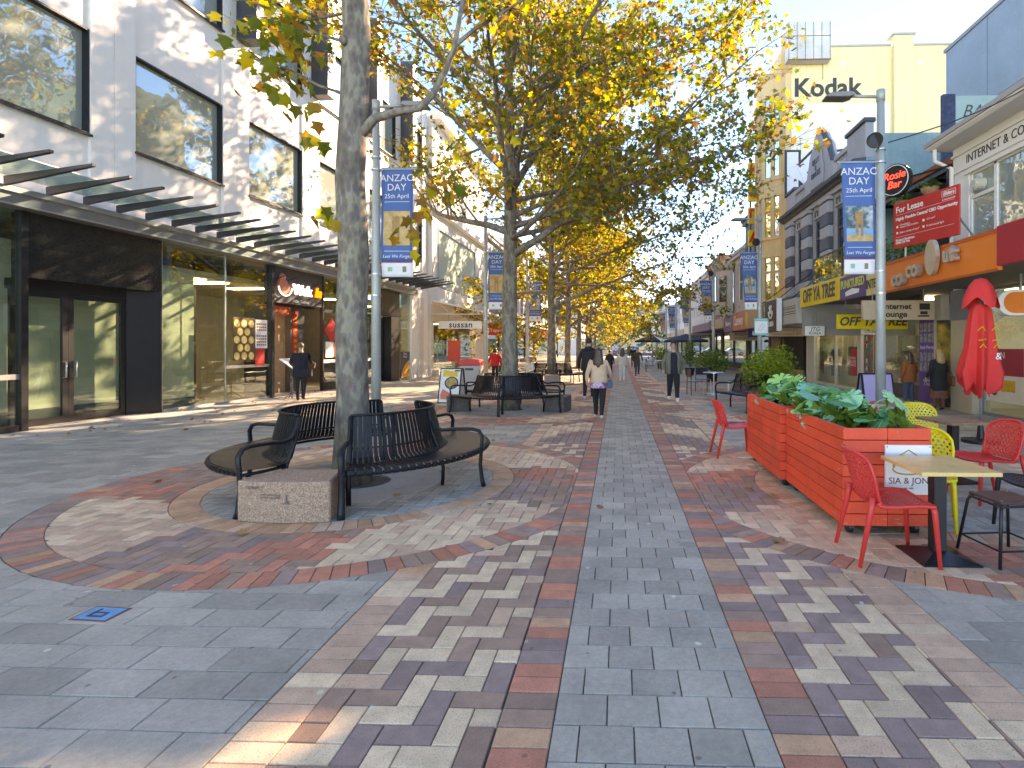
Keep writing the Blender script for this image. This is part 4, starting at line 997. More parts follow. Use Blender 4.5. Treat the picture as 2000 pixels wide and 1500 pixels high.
# --- grey heritage building
RG = thing('grey_heritage_building', 'two-tone grey heritage building with banded pilasters and crested gable', 'building', (FX, 24.6, 0))
rg = lambda n, mt, *bx, **k: B(n, mt, RG, *bx, **k)
rg('side_wall', mTEALW, (FX + 0.02, 12.2, 20.02, 20.25, 3.6, 9.2), (12.2, 16, 20.02, 20.25, 3.6, 8.6))
rg('body', mGREYR, (FX + 0.45, 16, 20.26, 29.2, 0, 8.6))
wy = [27.0, 24.6, 22.2]
seg = [29.2, 27.42, 26.58, 25.02, 24.18, 22.62, 21.78, 20.0]
for i in range(0, 8, 2): rg('wall', mGREYH, (FX, FX + 0.44, seg[i + 1], seg[i], 3.5, 8.0))
for y in wy:
    rg('wall', mGREYH, (FX + 0.03, FX + 0.44, y - 0.42, y + 0.42, 7.15, 8.0), (FX + 0.03, FX + 0.44, y - 0.42, y + 0.42, 3.5, 4.65))
    wn = rg('window', mSLATE, (FX + 0.05, FX + 0.16, y - 0.42, y - 0.33, 4.65, 7.15), (FX + 0.05, FX + 0.16, y + 0.33, y + 0.42, 4.65, 7.15), (FX + 0.05, FX + 0.16, y - 0.33, y + 0.33, 6.32, 6.42), (FX + 0.05, FX + 0.16, y - 0.33, y + 0.33, 7.07, 7.15), (FX + 0.05, FX + 0.16, y - 0.33, y + 0.33, 4.65, 4.73), (FX + 0.07, FX + 0.14, y - 0.015, y + 0.015, 6.42, 7.07), (FX + 0.07, FX + 0.139, y - 0.33, y + 0.33, 6.73, 6.76))
    for z0, z1 in ((4.73, 6.32), (6.42, 7.07)):
        p = MB(); p.box(FX + 0.1, FX + 0.11, y - 0.33, y + 0.33, z0, z1); p.build('pane', mWIN2, wn)
    p = MB(); p.box(FX - 0.08, FX + 0.02, y - 0.4, y + 0.4, 7.2, 7.62); q = p.build('keystone_panel', mGREYH, wn, bevel=0.02)
    B('console', mSLATE, q, (FX - 0.11, FX - 0.081, y - 0.2, y - 0.1, 7.3, 7.55), (FX - 0.11, FX - 0.081, y + 0.1, y + 0.2, 7.3, 7.55), (FX - 0.11, FX - 0.081, y - 0.1, y + 0.1, 7.48, 7.55))
for y in (28.3, 25.8, 23.4, 20.95):
    for k_ in range(7):
        rg('rusticated_block', mSLATE if k_ % 2 else mGREYH, (FX - 0.22, FX - 0.001, y - 0.48, y + 0.48, 4.1 + k_ * 0.5, 4.1 + k_ * 0.5 + 0.485), bevel=0.03)
    rg('capital', mGREYH, (FX - 0.28, FX - 0.001, y - 0.55, y + 0.55, 7.62, 7.78), bevel=0.03)
rg('sill_course', mSLATE, (FX - 0.3, FX - 0.001, 20.0, 29.3, 3.85, 4.08), bevel=0.03)
rg('entablature', mGREYH, (FX - 0.12, FX - 0.001, 20.0, 29.2, 7.79, 8.0))
m = MB(); m.ext([(0, 8.0), (-0.2, 8.0), (-0.28, 8.1), (-0.42, 8.16), (-0.46, 8.28), (0, 8.34)], (FX, 29.35, 0), (1, 0, 0), (0, 0, 1), 9.4); m.build('cornice', mSLATE, RG)
rg('parapet', mGREYH, (FX, FX + 0.3, 27.9, 29.2, 8.34, 9.4), (FX, FX + 0.3, 20.0, 21.6, 8.34, 9.6), (FX, FX + 0.3, 21.6, 22.9, 9.15, 9.35), (FX, FX + 0.3, 26.3, 27.9, 9.15, 9.35), (FX, FX + 0.3, 21.6, 22.9, 8.34, 8.5), (FX, FX + 0.3, 26.3, 27.9, 8.34, 8.5), bevel=0.02)
rg('pier_cap', mSLATE, (FX - 0.08, FX + 0.36, 27.85, 29.25, 9.4, 9.56), (FX - 0.08, FX + 0.36, 19.95, 21.65, 9.6, 9.76), bevel=0.03)
bal = MB(); bal.lathe([(0.06, 0), (0.06, 0.06), (0.03, 0.1), (0.075, 0.3), (0.035, 0.52), (0.06, 0.58), (0.06, 0.65)], 10); bme = bal.mesh('baluster', mGREYH, True)
for y in [21.8 + i * 0.24 for i in range(5)] + [26.45 + i * 0.24 for i in range(7)]: obj('baluster', bme, RG, loc=(0.15, y - 24.6, 8.5))
gab = [(26.3, 8.34), (26.3, 9.2), (26.0, 9.3), (25.75, 9.75), (25.55, 10.2), (25.2, 10.5), (24.9, 10.9), (24.3, 10.9), (24.0, 10.5), (23.65, 10.2), (23.45, 9.75), (23.2, 9.3), (22.9, 9.2), (22.9, 8.34)]
m = MB(); m.ext([(-(y - 24.6), z) for y, z in gab], (FX + 0.35, 24.6, 0), (0, -1, 0), (0, 0, 1), 0.4); m.build('gable', mGREYH, RG)
for a, b in zip(gab[1:-1], gab[2:-1]):
    m = MB(); m.tube([(FX + 0.1, a[0], a[1] + 0.02), (FX + 0.1, b[0], b[1] + 0.02)], 0.13, 6); m.build('gable_coping', mSLATE, RG)
m = MB(); m.ext([(-0.75, 8.6 - 9.5), (0.75, 8.6 - 9.5), (0.85, -0.2), (0.7, 0.1), (0.6, 0.7), (0, 0.95), (-0.6, 0.7), (-0.7, 0.1), (-0.85, -0.2)], (FX - 0.051, 24.6, 9.5), (0, -1, 0), (0, 0, 1), 0.07); cr_ = m.build('crest', M('heritage_pale', (0.37, 0.385, 0.40), 0.7, var=0.06), RG, bevel=0.03)
text('BILLY\n&\nBINGES', 0.33, (FX - 0.125, 24.6, 9.45), 'left', mSLATE, cr_, ex=0.02)
# ground floor of grey building
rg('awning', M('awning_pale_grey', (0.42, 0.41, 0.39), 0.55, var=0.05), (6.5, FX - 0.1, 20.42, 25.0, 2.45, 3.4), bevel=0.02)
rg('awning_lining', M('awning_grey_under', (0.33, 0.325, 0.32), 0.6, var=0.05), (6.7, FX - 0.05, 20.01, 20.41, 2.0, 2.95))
for z in (2.82, 2.9, 3.02, 3.10): rg('awning_stripe', mSIGNK, (6.49, 6.499, 20.5, 22.0, z, z + 0.025), (6.49, 6.499, 24.0, 24.95, z, z + 0.025))
kb = rg('korean_sign', M('sign_umber', (0.045, 0.04, 0.03), 0.5, var=0.06), (6.28, 6.42, 22.15, 23.9, 2.2, 3.5), bevel=0.01)
B('sign_edge', mSIGNW, kb, (6.27, 6.45, 22.02, 22.14, 2.22, 3.52))
m = MB(); m.tube([(6.27, 23.0 - 0.28 * math.cos(R(a)), 3.05 + 0.28 * math.sin(R(a))) for a in range(-180, 1, 15)], 0.03, 6); m.tube([(6.27, 23.1, 3.3), (6.27, 23.1, 2.95)], 0.025, 6); m.tube([(6.27, 22.92, 3.3), (6.27, 22.92, 2.95)], 0.025, 6); m.tube([(6.27, 23.3, 3.2), (6.27, 22.8, 3.25)], 0.02, 6); m.build('bowl_emblem', mSIGNW, kb)
text('KOREA', 0.27, (6.27, 23.0, 2.52), 'left', mSIGNW, kb, bold=0.008, ex=0.003)
m = MB(); m.box(8.68, 8.7, 20.3, 24.6, 0.1, 2.5); m.build('shop_window', mSHOPGLASS, RG)
rg('shop_frame', mWHITE2, (8.6, 8.85, 24.6, 25.6, 0, 3.4), (8.64, 8.74, 20.02, 20.3, 0, 3.4), (8.64, 8.74, 22.3, 22.4, 0.1, 2.5), (8.62, 8.76, 20.3, 24.6, 0, 0.1))
rg('interior', mCREAMW, (9.2, 9.24, 20.3, 27, 0.02, 3.4))
for y_ in (20.8, 22.9): rg('ceiling_light', mSHOPLT, (8.8, 9.1, y_, y_ + 1.0, 2.9, 2.94))
rg('clothes', mINT, (8.85, 9.0, 21.0, 21.6, 0.5, 1.6), (8.85, 9.0, 22.8, 23.3, 0.4, 1.5))
rp = rg('window_poster', mREDP, (8.64, 8.65, 20.35, 20.85, 0.55, 1.5)); text('FINAL\nCLEAR\nANCE', 0.15, (8.632, 20.6, 1.05), 'left', mSIGNW, rp, ex=0.001)
rg('boarded_panel', M('torn_board', (0.035, 0.03, 0.028), 0.8, var=0.3, vs_=3), (8.66, 8.72, 26.2, 29.0, 0.5, 2.5))
rg('boarded_base', M('torn_paper', (0.42, 0.30, 0.17), 0.85, var=0.2, vs_=4), (8.64, 8.73, 26.2, 29.0, 0, 0.499))
for y, dy in ((22.0, 2.0), (24.8, 1.2), (27.6, -1.2)):
    m = MB(); m.tube([(FX - 0.15, y + dy * 0.2, 4.9), (6.7, y, 3.4)], 0.02, 5); m.build('stay_rod', mBLK, RG)
# --- tall cream building
RK = thing('tall_cream_building', 'tall cream building with bay windows and faded film lettering on its blank side wall', 'building', (FX, 31.7, 0))
rk = lambda n, mt, *bx, **k: B(n, mt, RK, *bx, **k)
YK = 29.4
rk('side_wall', mKOD, (FX + 0.3, 14.2, YK, YK + 0.35, 14.35, 17.3), (14.2, 18.3, YK, YK + 0.35, 3, 17.3))
rk('painted_side_wall', mKOD2, (FX + 0.3, 14.2, YK, YK + 0.35, 3, 14.35))
rk('pilaster', mKOD, (14.3, 15.3, YK - 0.25, YK - 0.001, 3, 17.75), bevel=0.02)
rk('coping', mGREYR, (FX + 0.2, 14.25, YK - 0.06, YK + 0.4, 17.301, 17.4), (15.35, 18.4, YK - 0.06, YK + 0.4, 17.301, 17.4), (14.2, 15.4, YK - 0.3, YK + 0.4, 17.751, 17.85))
rk('body', mKOD, (FX + 0.31, 18.3, YK + 0.36, 34.2, 0, 17.2))
rk('front_wall', mOCHRE, (FX, FX + 0.29, YK, 30.05, 3.5, 17.0), (FX, FX + 0.29, 33.5, 34.2, 3.5, 17.0), (FX, FX + 0.29, 30.05, 33.5, 3.5, 17.6))
m = MB(); m.lathe([(0.0, 16.0), (0.3, 16.0), (0.3, 17.6), (0.36, 17.7), (0.36, 18.0), (0.2, 18.15), (0, 18.2)], 14, (FX + 0.15, YK + 0.2)); m.build('corner_turret', mOCHRE, RK, smooth=True)
for f_, (z0, z1) in enumerate(((4.2, 6.6), (7.6, 9.9), (10.8, 12.9), (13.7, 15.4))):
    bay = [(0, 0), (-0.75, 0.9), (-0.75, 2.45), (0, 3.4)]
    def bayslab(name, a, b, g_, mt):
        m = MB(); m.ext([(-g_ * 0 + 0.0, 0 - g_), (-0.75 - g_, 0.9 - g_ * 0.4), (-0.75 - g_, 2.45 + g_ * 0.4), (0, 3.4 + g_)], (FX - 0.001, 30.07, a), (1, 0, 0), (0, 1, 0), b - a) if False else m.ext([(0, 3.4 + g_), (-0.75 - g_, 2.45 + g_ * 0.4), (-0.75 - g_, 0.9 - g_ * 0.4), (0, 0 - g_)][::-1], (FX - 0.001, 30.07, a), (1, 0, 0), (0, 1, 0), b - a)
        return m.build(name, mt, RK)
    bayslab('bay_apron', z1, (z1 + 1.0 if f_ < 3 else z1 + 0.8), 0.0, mOCHRE)
    bayslab('bay_moulding', z1 - 0.12, z1 - 0.001, 0.12, mOCHRE); bayslab('bay_moulding', z0 - 0.15, z0 - 0.001, 0.1, mOCHRE)
    bayslab('bay_glazing', z0, z1 - 0.121, -0.06, mWIN2)
    m = MB()
    for (x, y) in ((-0.02, 0.06), (-0.36, 0.47), (-0.73, 0.92), (-0.75, 1.67), (-0.73, 2.43), (-0.36, 2.92), (-0.02, 3.34)):
        m.box(FX + x - 0.09, FX + x + 0.06, 30.07 + y - 0.11, 30.07 + y + 0.11, z0, z1 - 0.122)
    m.build('bay_mullion', mOCHRE, RK)
    m = MB(); zt = z0 + (z1 - z0) * 0.62
    for p0, p1 in zip(bay[:-1], bay[1:]): m.tube([(FX + p0[0], 30.07 + p0[1], zt), (FX + p1[0], 30.07 + p1[1], zt)], 0.06, 4)
    m.build('bay_transom', mOCHRE, RK)
bayslab('bay_apron', 3.5, 4.049, 0.0, mOCHRE)
m = MB(); m.ext([(-0.3, 0.0), (1.7, 0.0), (0.85, 0.85), (0.55, 0.85)], (FX - 0.85, 32.5, 16.2), (0, -1, 0), (0, 0, 1), -0.8); m.build('bay_pediment', mOCHRE, RK)
hb = thing('roof_hoarding', 'weathered white sheet metal box at the top corner of the cream wall', 'hoarding', (10.05, YK - 0.3, 16.8))
B('box', M('weathered_white', (0.55, 0.57, 0.55), 0.7, var=0.15, vs_=1.5, stain=0.3), hb, (8.75, 10.95, YK - 0.55, YK - 0.065, 16.4, 18.35))
B('batten', mRUST, hb, *[(8.8 + i * 0.42, 8.82 + i * 0.42, YK - 0.565, YK - 0.551, 16.4, 18.35) for i in range(6)], (8.75, 10.95, YK - 0.57, YK - 0.552, 16.37, 16.43), (8.75, 10.95, YK - 0.563, YK - 0.551, 17.6, 17.63))
text('Kodak', 1.32, (10.95, YK - 0.012, 15.15), 'cam', M('faded_black', (0.05, 0.05, 0.05), 0.7, var=0.2), RK, bold=0.035)
gr = text('KS', 3.0, (10.6, YK - 0.010, 10.55), 'cam', M('graffiti_white', (0.72, 0.72, 0.75), 0.6, var=0.05), RK, bold=0.12, sx=1.1, ex=0.008)
gr = text('KS', 3.0, (10.6, YK - 0.004, 10.55), 'cam', mSIGNK, RK, bold=0.24, sx=1.1, ex=0.002)
rk('wall_stain', M('stain_brown', (0.50, 0.34, 0.17), 0.8, var=0.1), (10.7, 10.76, YK - 0.004, YK - 0.001, 15.6, 16.75))
rk('wall_vent', mKOD2, (11.6, 11.9, YK - 0.03, YK - 0.001, 16.3, 16.5), (15.6, 15.9, YK - 0.03, YK - 0.001, 16.3, 16.5))
m = MB(); m.box(6.5, FX - 0.1, 25.1, 28.7, 2.5, 3.5); a_ = m.build('awning', M('awning_bronze', (0.34, 0.21, 0.09), 0.4, metal=0.3, var=0.15), RK, bevel=0.02)
m = MB(); m.ext([(0.28 * math.cos(t * PI / 8), 0.36 * math.sin(t * PI / 8)) for t in range(16)], (6.499, 28.2, 3.0), (0, -1, 0), (0, 0, 1), 0.01); m.build('badge', mGOLD, a_)
m = MB(); m.box(6.5, FX - 0.1, 28.72, 31.6, 2.48, 3.48); a_ = m.build('awning', mORANGE if False else M('awning_vermilion', (0.55, 0.13, 0.05), 0.5, var=0.08), RK, bevel=0.02)
text('Caseway', 0.75, (6.49, 30.15, 3.0), 'left', mSIGNW, a_, sx=0.85, bold=0.005)
m = MB(); m.box(6.5, FX - 0.1, 31.62, 34.2, 2.45, 3.45); a_ = m.build('awning', mPURPLE, RK, bevel=0.02)
text('Discovery', 0.42, (6.49, 32.9, 2.95), 'left', mSIGNW, a_, sx=0.9)
rk('shopfront', mINT, (8.7, 8.78, 29.4, 34.2, 0, 0.3), (8.7, 8.78, 29.4, 29.8, 0.3, 3.4), (8.7, 8.78, 32, 32.3, 0.3, 3.4)); rk('shop_door', mWOOD, (8.7, 8.76, 30.2, 31.6, 0.0, 2.4))
m = MB(); m.box(8.72, 8.74, 32.3, 34.2, 0.3, 2.5); m.build('shop_window', mSHOPGLASS, RK)
t_ = proj_sign('navy elite sign hanging under the bronze and vermilion awnings', 6.5, 8.4, 28.0, 2.08, 2.45, M('sign_navy', (0.03, 0.025, 0.13), 0.5, var=0.05), [('ELITE', 0.26, 7.1, 2.26, dict(bold=0.008, sx=1.3)), ('SUPPLEMENTS', 0.12, 7.95, 2.25, {})], mSIGNW)
t_ = proj_sign('tan gift shop sign hanging beyond the navy sign', 6.6, 8.4, 33.0, 1.95, 2.5, mTAN, [('BEADJANGLES', 0.2, 7.5, 2.32, {}), ('GIFTS & COFFEE SHOP', 0.13, 7.5, 2.1, {})], mSIGNK)
# --- vertical lettered sign and the buildings beyond
tk = thing('vertical_sign', 'vertical column of yellow squares with red letters beside the cream building', 'sign', (8.5, 34.6, 7.0))
B('mast', mDGREY, tk, (8.15, 8.25, 34.56, 34.66, 6.6, 13.1), (8.25, 8.9, 34.58, 34.64, 8.0, 8.06), (8.25, 8.9, 34.58, 34.64, 12.0, 12.06))
for i, c_ in enumerate('KODAK'):
    z = 12.45 - i * 1.38
    q = B('letter_box', mYEL, tk, (8.02, 8.74, 34.35, 34.55, z - 0.52, z + 0.48), bevel=0.02)
    text(c_, 0.9, (8.38, 34.34, z), 'cam', mREDP, q, bold=0.03)
far_building('dark teal narrow building behind the vertical lettered sign', FX, 34.3, 38.6, 10.6, M('paint_dark_teal', (0.10, 0.17, 0.17), 0.7, var=0.1), 2, 2, -1, awn=mTAN)
hb2 = far_building('cream heritage building with curved bay and dark moulded cornice', FX, 38.7, 48, 8.8, M('heritage_cream', (0.55, 0.48, 0.40), 0.75, var=0.06), 3, 1, -1, awn=mPURPLE, cornice=True, wmat=mWIN2)
m = MB(); m.lathe([(0.0, 4.0), (1.2, 4.0), (1.2, 4.5), (1.1, 4.6), (1.1, 7.4), (1.4, 7.6), (1.5, 7.9), (0.0, 8.0)], 18, (FX - 0.1, 43.3), R(90), R(270)); m.build('curved_bay', MATS['heritage_cream'], hb2)
for a in (130, 180, 230):
    p = MB(); p.mbox(Matrix.Translation((FX - 0.1 + 1.11 * math.cos(R(a)), 43.3 + 1.11 * math.sin(R(a)), 6.0)) @ Matrix.Rotation(R(a), 4, 'Z'), 0.06, 0.6, 2.0); p.build('bay_window', mWIN2, hb2)
far_building('red brick building with white gable end between the heritage fronts', FX, 48.1, 54, 9.6, mBRICK, 3, 2, -1, awn=mSIGNW)
far_building('white italianate building with tall narrow windows', FX, 54.1, 68, 9.2, mWHITE2, 9, 2, -1, awn=M('awning_stone', (0.50, 0.46, 0.40), 0.6, var=0.06), ww=0.45)
far_building('white rendered building with sage awning further down', FX, 68.1, 79, 9.5, mWHITE, 5, 2, -1, awn=M('awning_sage', (0.36, 0.42, 0.26), 0.6, var=0.06))
far_building('pale blue building furthest along the right side', FX + 0.2, 79.1, 94, 8.5, M('pale_blue_render', (0.42, 0.52, 0.58), 0.7, var=0.05), 5, 2, -1, awn=mSIGNW)
# ---------------------------------------------------------------- trees
def bark_material():
    m = bpy.data.materials.new('plane_bark'); m.use_nodes = True
    n = m.node_tree.nodes; l = m.node_tree.links; p = n['Principled BSDF']; p.inputs['Roughness'].default_value = 0.85
    geo = n.new('ShaderNodeNewGeometry'); mp = n.new('ShaderNodeMapping'); mp.inputs['Scale'].default_value = (1, 1, 0.45); l.new(geo.outputs['Position'], mp.inputs[0])
    n1 = n.new('ShaderNodeTexNoise'); n1.inputs['Scale'].default_value = 9; n1.inputs['Detail'].default_value = 6; l.new(mp.outputs[0], n1.inputs['Vector'])
    n2 = n.new('ShaderNodeTexVoronoi'); n2.inputs['Scale'].default_value = 20; n2.inputs['Randomness'].default_value = 1; l.new(mp.outputs[0], n2.inputs['Vector'])
    n3 = n.new('ShaderNodeTexNoise'); n3.inputs['Scale'].default_value = 30; n3.inputs['Detail'].default_value = 5; l.new(mp.outputs[0], n3.inputs['Vector'])
    cr = n.new('ShaderNodeValToRGB'); e = cr.color_ramp.elements
    e[0].position = 0.30; e[0].color = (0.13, 0.10, 0.075, 1); e[1].position = 0.62; e[1].color = (0.30, 0.25, 0.20, 1)
    q = e.new(0.69); q.color = (0.42, 0.37, 0.27, 1); q = e.new(0.45); q.color = (0.21, 0.165, 0.13, 1)
    ad = n.new('ShaderNodeMath'); ad.operation = 'MULTIPLY_ADD'; ad.inputs[1].default_value = 0.25; l.new(n2.outputs['Distance'], ad.inputs[0]); l.new(n1.outputs[0], ad.inputs[2])
    l.new(ad.outputs[0], cr.inputs[0])
    mx = n.new('ShaderNodeMix'); mx.data_type = 'RGBA'; mx.blend_type = 'MULTIPLY'; mx.inputs[0].default_value = 0.6; l.new(cr.outputs[0], mx.inputs[6]); l.new(n3.outputs['Color'], mx.inputs[7])
    hs2 = n.new('ShaderNodeHueSaturation'); hs2.inputs['Saturation'].default_value = 0.95; hs2.inputs['Value'].default_value = 0.85; l.new(mx.outputs[2], hs2.inputs['Color'])
    l.new(hs2.outputs[0], p.inputs['Base Color'])
    b = n.new('ShaderNodeBump'); b.inputs['Strength'].default_value = 0.7; b.inputs['Distance'].default_value = 0.025; l.new(ad.outputs[0], b.inputs['Height']); l.new(b.outputs[0], p.inputs['Normal'])
    return m
mBARK = bark_material()
mLEAF = leaf_mat('plane_leaves', [(0.0, (0.05, 0.085, 0.015)), (0.30, (0.12, 0.15, 0.02)), (0.48, (0.26, 0.25, 0.03)), (0.62, (0.46, 0.36, 0.035)), (0.70, (0.34, 0.19, 0.03)), (0.82, (0.20, 0.095, 0.03)), (1.0, (0.085, 0.11, 0.02))], 0.58, mult=1.45)
# a five-lobed plane leaf, base at the origin, tip along +x, folded along the midrib
LEAF = np.array([(0, 0, 0), (0.02, 0.44, 0.09), (0.27, 0.33, 0.06), (0.50, 0.57, 0.06), (0.60, 0.24, 0.04), (1.0, 0.0, -0.04), (0.60, -0.24, 0.04), (0.50, -0.57, 0.06), (0.27, -0.33, 0.06), (0.02, -0.44, 0.09), (0.38, 0, -0.02)])
LEAFT = [(10, i, (i + 1) % 10) for i in range(10)]
def leaves_mesh(name, P, D, S, mat):
    """P positions, D tip directions, S sizes -> one mesh of plane leaves"""
    N = len(P); rng = np.random
    D = D / (np.linalg.norm(D, axis=1, keepdims=True) + 1e-9)
    up = rng.normal(0, 0.5, (N, 3)) + np.array([0, 0, 1.0])
    Y = np.cross(up, D); Y /= (np.linalg.norm(Y, axis=1, keepdims=True) + 1e-9); Z = np.cross(D, Y)
    V = P[:, None, :] + S[:, None, None] * (LEAF[None, :, 0:1] * D[:, None, :] + LEAF[None, :, 1:2] * Y[:, None, :] + (LEAF[None, :, 2:3] * rng.uniform(0.2, 2.8, (N, 1, 1))) * Z[:, None, :])
    k = len(LEAF); F = (np.array(LEAFT)[None] + (np.arange(N) * k)[:, None, None]).reshape(-1, 3)
    me = bpy.data.meshes.new(name); me.vertices.add(N * k); me.vertices.foreach_set('co', V.reshape(-1))
    me.loops.add(F.size); me.loops.foreach_set('vertex_index', F.reshape(-1).astype(np.int32))
    me.polygons.add(len(F)); me.polygons.foreach_set('loop_start', np.arange(0, F.size, 3, dtype=np.int32))
    me.materials.append(mat); me.update(); me.validate(); return me
def wander(p, d, L_, n, curl, up):
    pts = [p.copy()]; d = d.normalized()
    for i in range(n):
        d = (d + Vector((random.gauss(0, curl), random.gauss(0, curl), random.gauss(0, curl) + up))).normalized()
        p = p + d * (L_ / n); pts.append(p.copy())
    return pts
def grow(seed, fork, top, r0, nlimb, Lbase, Ltop, nsub, ntw, nleaf, leafsize, bias=(0, 0), lean=(0, 0), zmin_leaf=0.0, extra=None, elev=(28, 58)):
    random.seed(seed); np.random.seed(seed)
    wood = MB(); twigs = MB(); P = []; D = []; S = []
    n = 14; tr = []; rr = []
    for i in range(n + 1):
        t = i / n; z = top * t
        tr.append((lean[0] * t + random.gauss(0, 0.015) * (0.3 + t) * 2, lean[1] * t + random.gauss(0, 0.015) * (0.3 + t) * 2, z))
        rr.append(r0 * (1.22 if i == 0 else 1.0) * (1 - 0.18 * min(1, z / fork)) * (1 if z < fork else max(0.12, 1 - 0.95 * (z - fork) / (top - fork))))
    wood.tube(tr, rr, 18)
    for _ in range(7):                                                 # knots
        z = random.uniform(1.2, fork); a = random.uniform(0, 6.28); wood.ell((lean[0] * z / top + math.cos(a) * r0 * 0.86, lean[1] * z / top + math.sin(a) * r0 * 0.86, z), 0.045, 0.045, 0.06, 8, 6)
    def put_leaves(pts, cnt, s):
        for _ in range(cnt):
            k = random.random(); i = min(int(k * (len(pts) - 1)), len(pts) - 2); f = k * (len(pts) - 1) - i
            p = pts[i].lerp(pts[i + 1], f) + Vector((random.gauss(0, 0.09), random.gauss(0, 0.09), random.gauss(0, 0.09)))
            if p.z < zmin_leaf: continue
            P.append(p[:]); D.append((random.gauss(0, 0.7), random.gauss(0, 0.7), random.gauss(-0.55, 0.5))); S.append(s * random.uniform(0.55, 1.25))
    def twig(p, d, L_, r_):
        pts = wander(p, d, L_, 3, 0.22, 0.02); twigs.tube(pts, [r_, r_ * 0.75, r_ * 0.5, r_ * 0.25], 3, cap=False)
        put_leaves(pts, nleaf, leafsize)
    def sub(p, d, L_, r_):
        pts = wander(p, d, L_, 4, 0.15, 0.03); twigs.tube(pts, [r_ * (1 - 0.19 * i) for i in range(5)], 5, cap=False)
        for k in range(ntw):
            t = (k + random.random()) / ntw; t = 0.2 + 0.8 * t; i = min(int(t * 4), 3); q = pts[i].lerp(pts[i + 1], t * 4 - i)
            dd = (pts[i + 1] - pts[i]).normalized(); s_ = Vector((random.gauss(0, 1), random.gauss(0, 1), random.gauss(0.1, 0.7)))
            twig(q, dd * 0.7 + s_ * 0.6, random.uniform(0.45, 1.05) * (0.6 + 0.4 * L_ / 2), r_ * 0.35)
    def limb(p, d, L_, r_, drop=0.0):
        pts = wander(p, d, L_, 7, 0.075, 0.035 - drop); wood.tube(pts, [r_ * (1 - 0.125 * i) for i in range(8)], 7)
        for k in range(nsub):
            t = 0.18 + 0.82 * (k + random.random()) / nsub; i = min(int(t * 7), 6); q = pts[i].lerp(pts[i + 1], t * 7 - i)
            dd = (pts[i + 1] - pts[i]).normalized(); s_ = Vector((random.gauss(0, 1), random.gauss(0, 1), random.gauss(0.05, 0.6))).normalized()
            sub(q, dd * 0.75 + s_ * 0.7, L_ * random.uniform(0.22, 0.42) * (1.25 - 0.5 * t), max(0.012, r_ * 0.42 * (1 - 0.6 * t)))
        sub(pts[-1], pts[-1] - pts[-2], L_ * 0.25, r_ * 0.2)
    for k in range(nlimb):
        t = k / (nlimb - 1); z = fork + (top - fork) * (t ** 0.9) * 0.93; az = k * 2.39996 + random.uniform(-0.3, 0.3)
        e = R(random.uniform(*elev) + 18 * t); L_ = Lbase + (Ltop - Lbase) * t
        d = Vector((math.cos(az) * math.cos(e) + bias[0], math.sin(az) * math.cos(e) + bias[1], math.sin(e)))
        f = z / top; base = Vector((lean[0] * f, lean[1] * f, z)); rl = max(0.03, r0 * (0.48 - 0.3 * t))
        limb(base, d, L_ * random.uniform(0.85, 1.12) * (1 + 0.18 * (bias[0] * math.cos(az) + bias[1] * math.sin(az))), rl, drop=0.02 if t < 0.3 else 0.0)
    if extra: extra(limb, sub, twig, P, D, S)
    return wood, twigs, (np.array(P), np.array(D), np.array(S))
def tree(name, label, loc, data, group, rz=0.0):
    w_, t_, (P, D, S) = data
    root = thing(name, label, 'tree', loc, rz, group)
    tr = w_.build('trunk', mBARK, root, smooth=True, local=True)
    cr_ = obj('crown', leaves_mesh('crown', P, D, S, mLEAF), root); cr_['kind'] = 'stuff'
    tw = t_.build('twigs', mBARK, cr_, local=True); tw['kind'] = 'stuff'
    return root
GT = 'plane trees in a row along the mall'
# nearest tree: tall clear stem, one pale limb low on the right, crown mostly overhead
def ex1(limb, sub, twig, P, D, S):
    pts = [Vector(p) for p in ((0.10, -0.02, 4.10), (0.28, -0.02, 4.29), (0.55, 0.0, 4.37), (0.80, 0.02, 4.42), (0.95, 0.05, 4.6), (1.1, 0.08, 4.9), (1.2, 0.1, 5.2), (1.25, 0.15, 5.6), (1.32, 0.2, 6.2))]
    EXTRA1.append(pts)
    sub(pts[6], Vector((0.9, 0.2, 0.5)), 1.2, 0.03); sub(pts[7], Vector((0.1, 0.5, 1)), 1.4, 0.03); sub(pts[4], Vector((0.6, 0.3, -0.5)), 0.9, 0.018)
    for dz, dy in ((4.6, 0.0), (5.2, -0.1), (5.6, 0.15)):
        sub(Vector((-0.12, dy * 0.5, dz)), Vector((-1.0, dy, random.uniform(-0.15, 0.45))), random.uniform(0.9, 1.3), 0.02)
EXTRA1 = []
d1 = grow(11, 5.9, 12.5, 0.185, 17, 4.8, 2.6, 9, 6, 8, 0.14, bias=(0.05, 0.05), lean=(0.02, 0.0), extra=ex1, elev=(25, 55))
d1[0].tube(EXTRA1[0], [0.07, 0.054, 0.046, 0.042, 0.04, 0.036, 0.032, 0.028, 0.02], 10)
tree('plane_tree', 'nearest plane tree with tall bare mottled trunk inside the front ring bench', (C1[0] - 0.1, C1[1], 0), d1, GT)
def ex2(limb, sub, twig, P, D, S):
    for az, e, z, L_ in ((-55, 12, 4.3, 5.4), (-30, 8, 4.6, 5.9), (-8, 14, 4.9, 5.8), (12, 6, 4.4, 6.2), (30, 15, 5.3, 6.2), (55, 10, 4.7, 6.0), (-20, 26, 6.2, 5.6), (20, 30, 7.0, 6.0), (-70, 20, 5.5, 5.2), (42, 34, 7.4, 6.0)):
        limb(Vector((0, 0, z)), Vector((math.cos(R(az)) * math.cos(R(e)), math.sin(R(az)) * math.cos(R(e)), math.sin(R(e)))), L_, 0.07, drop=0.03)
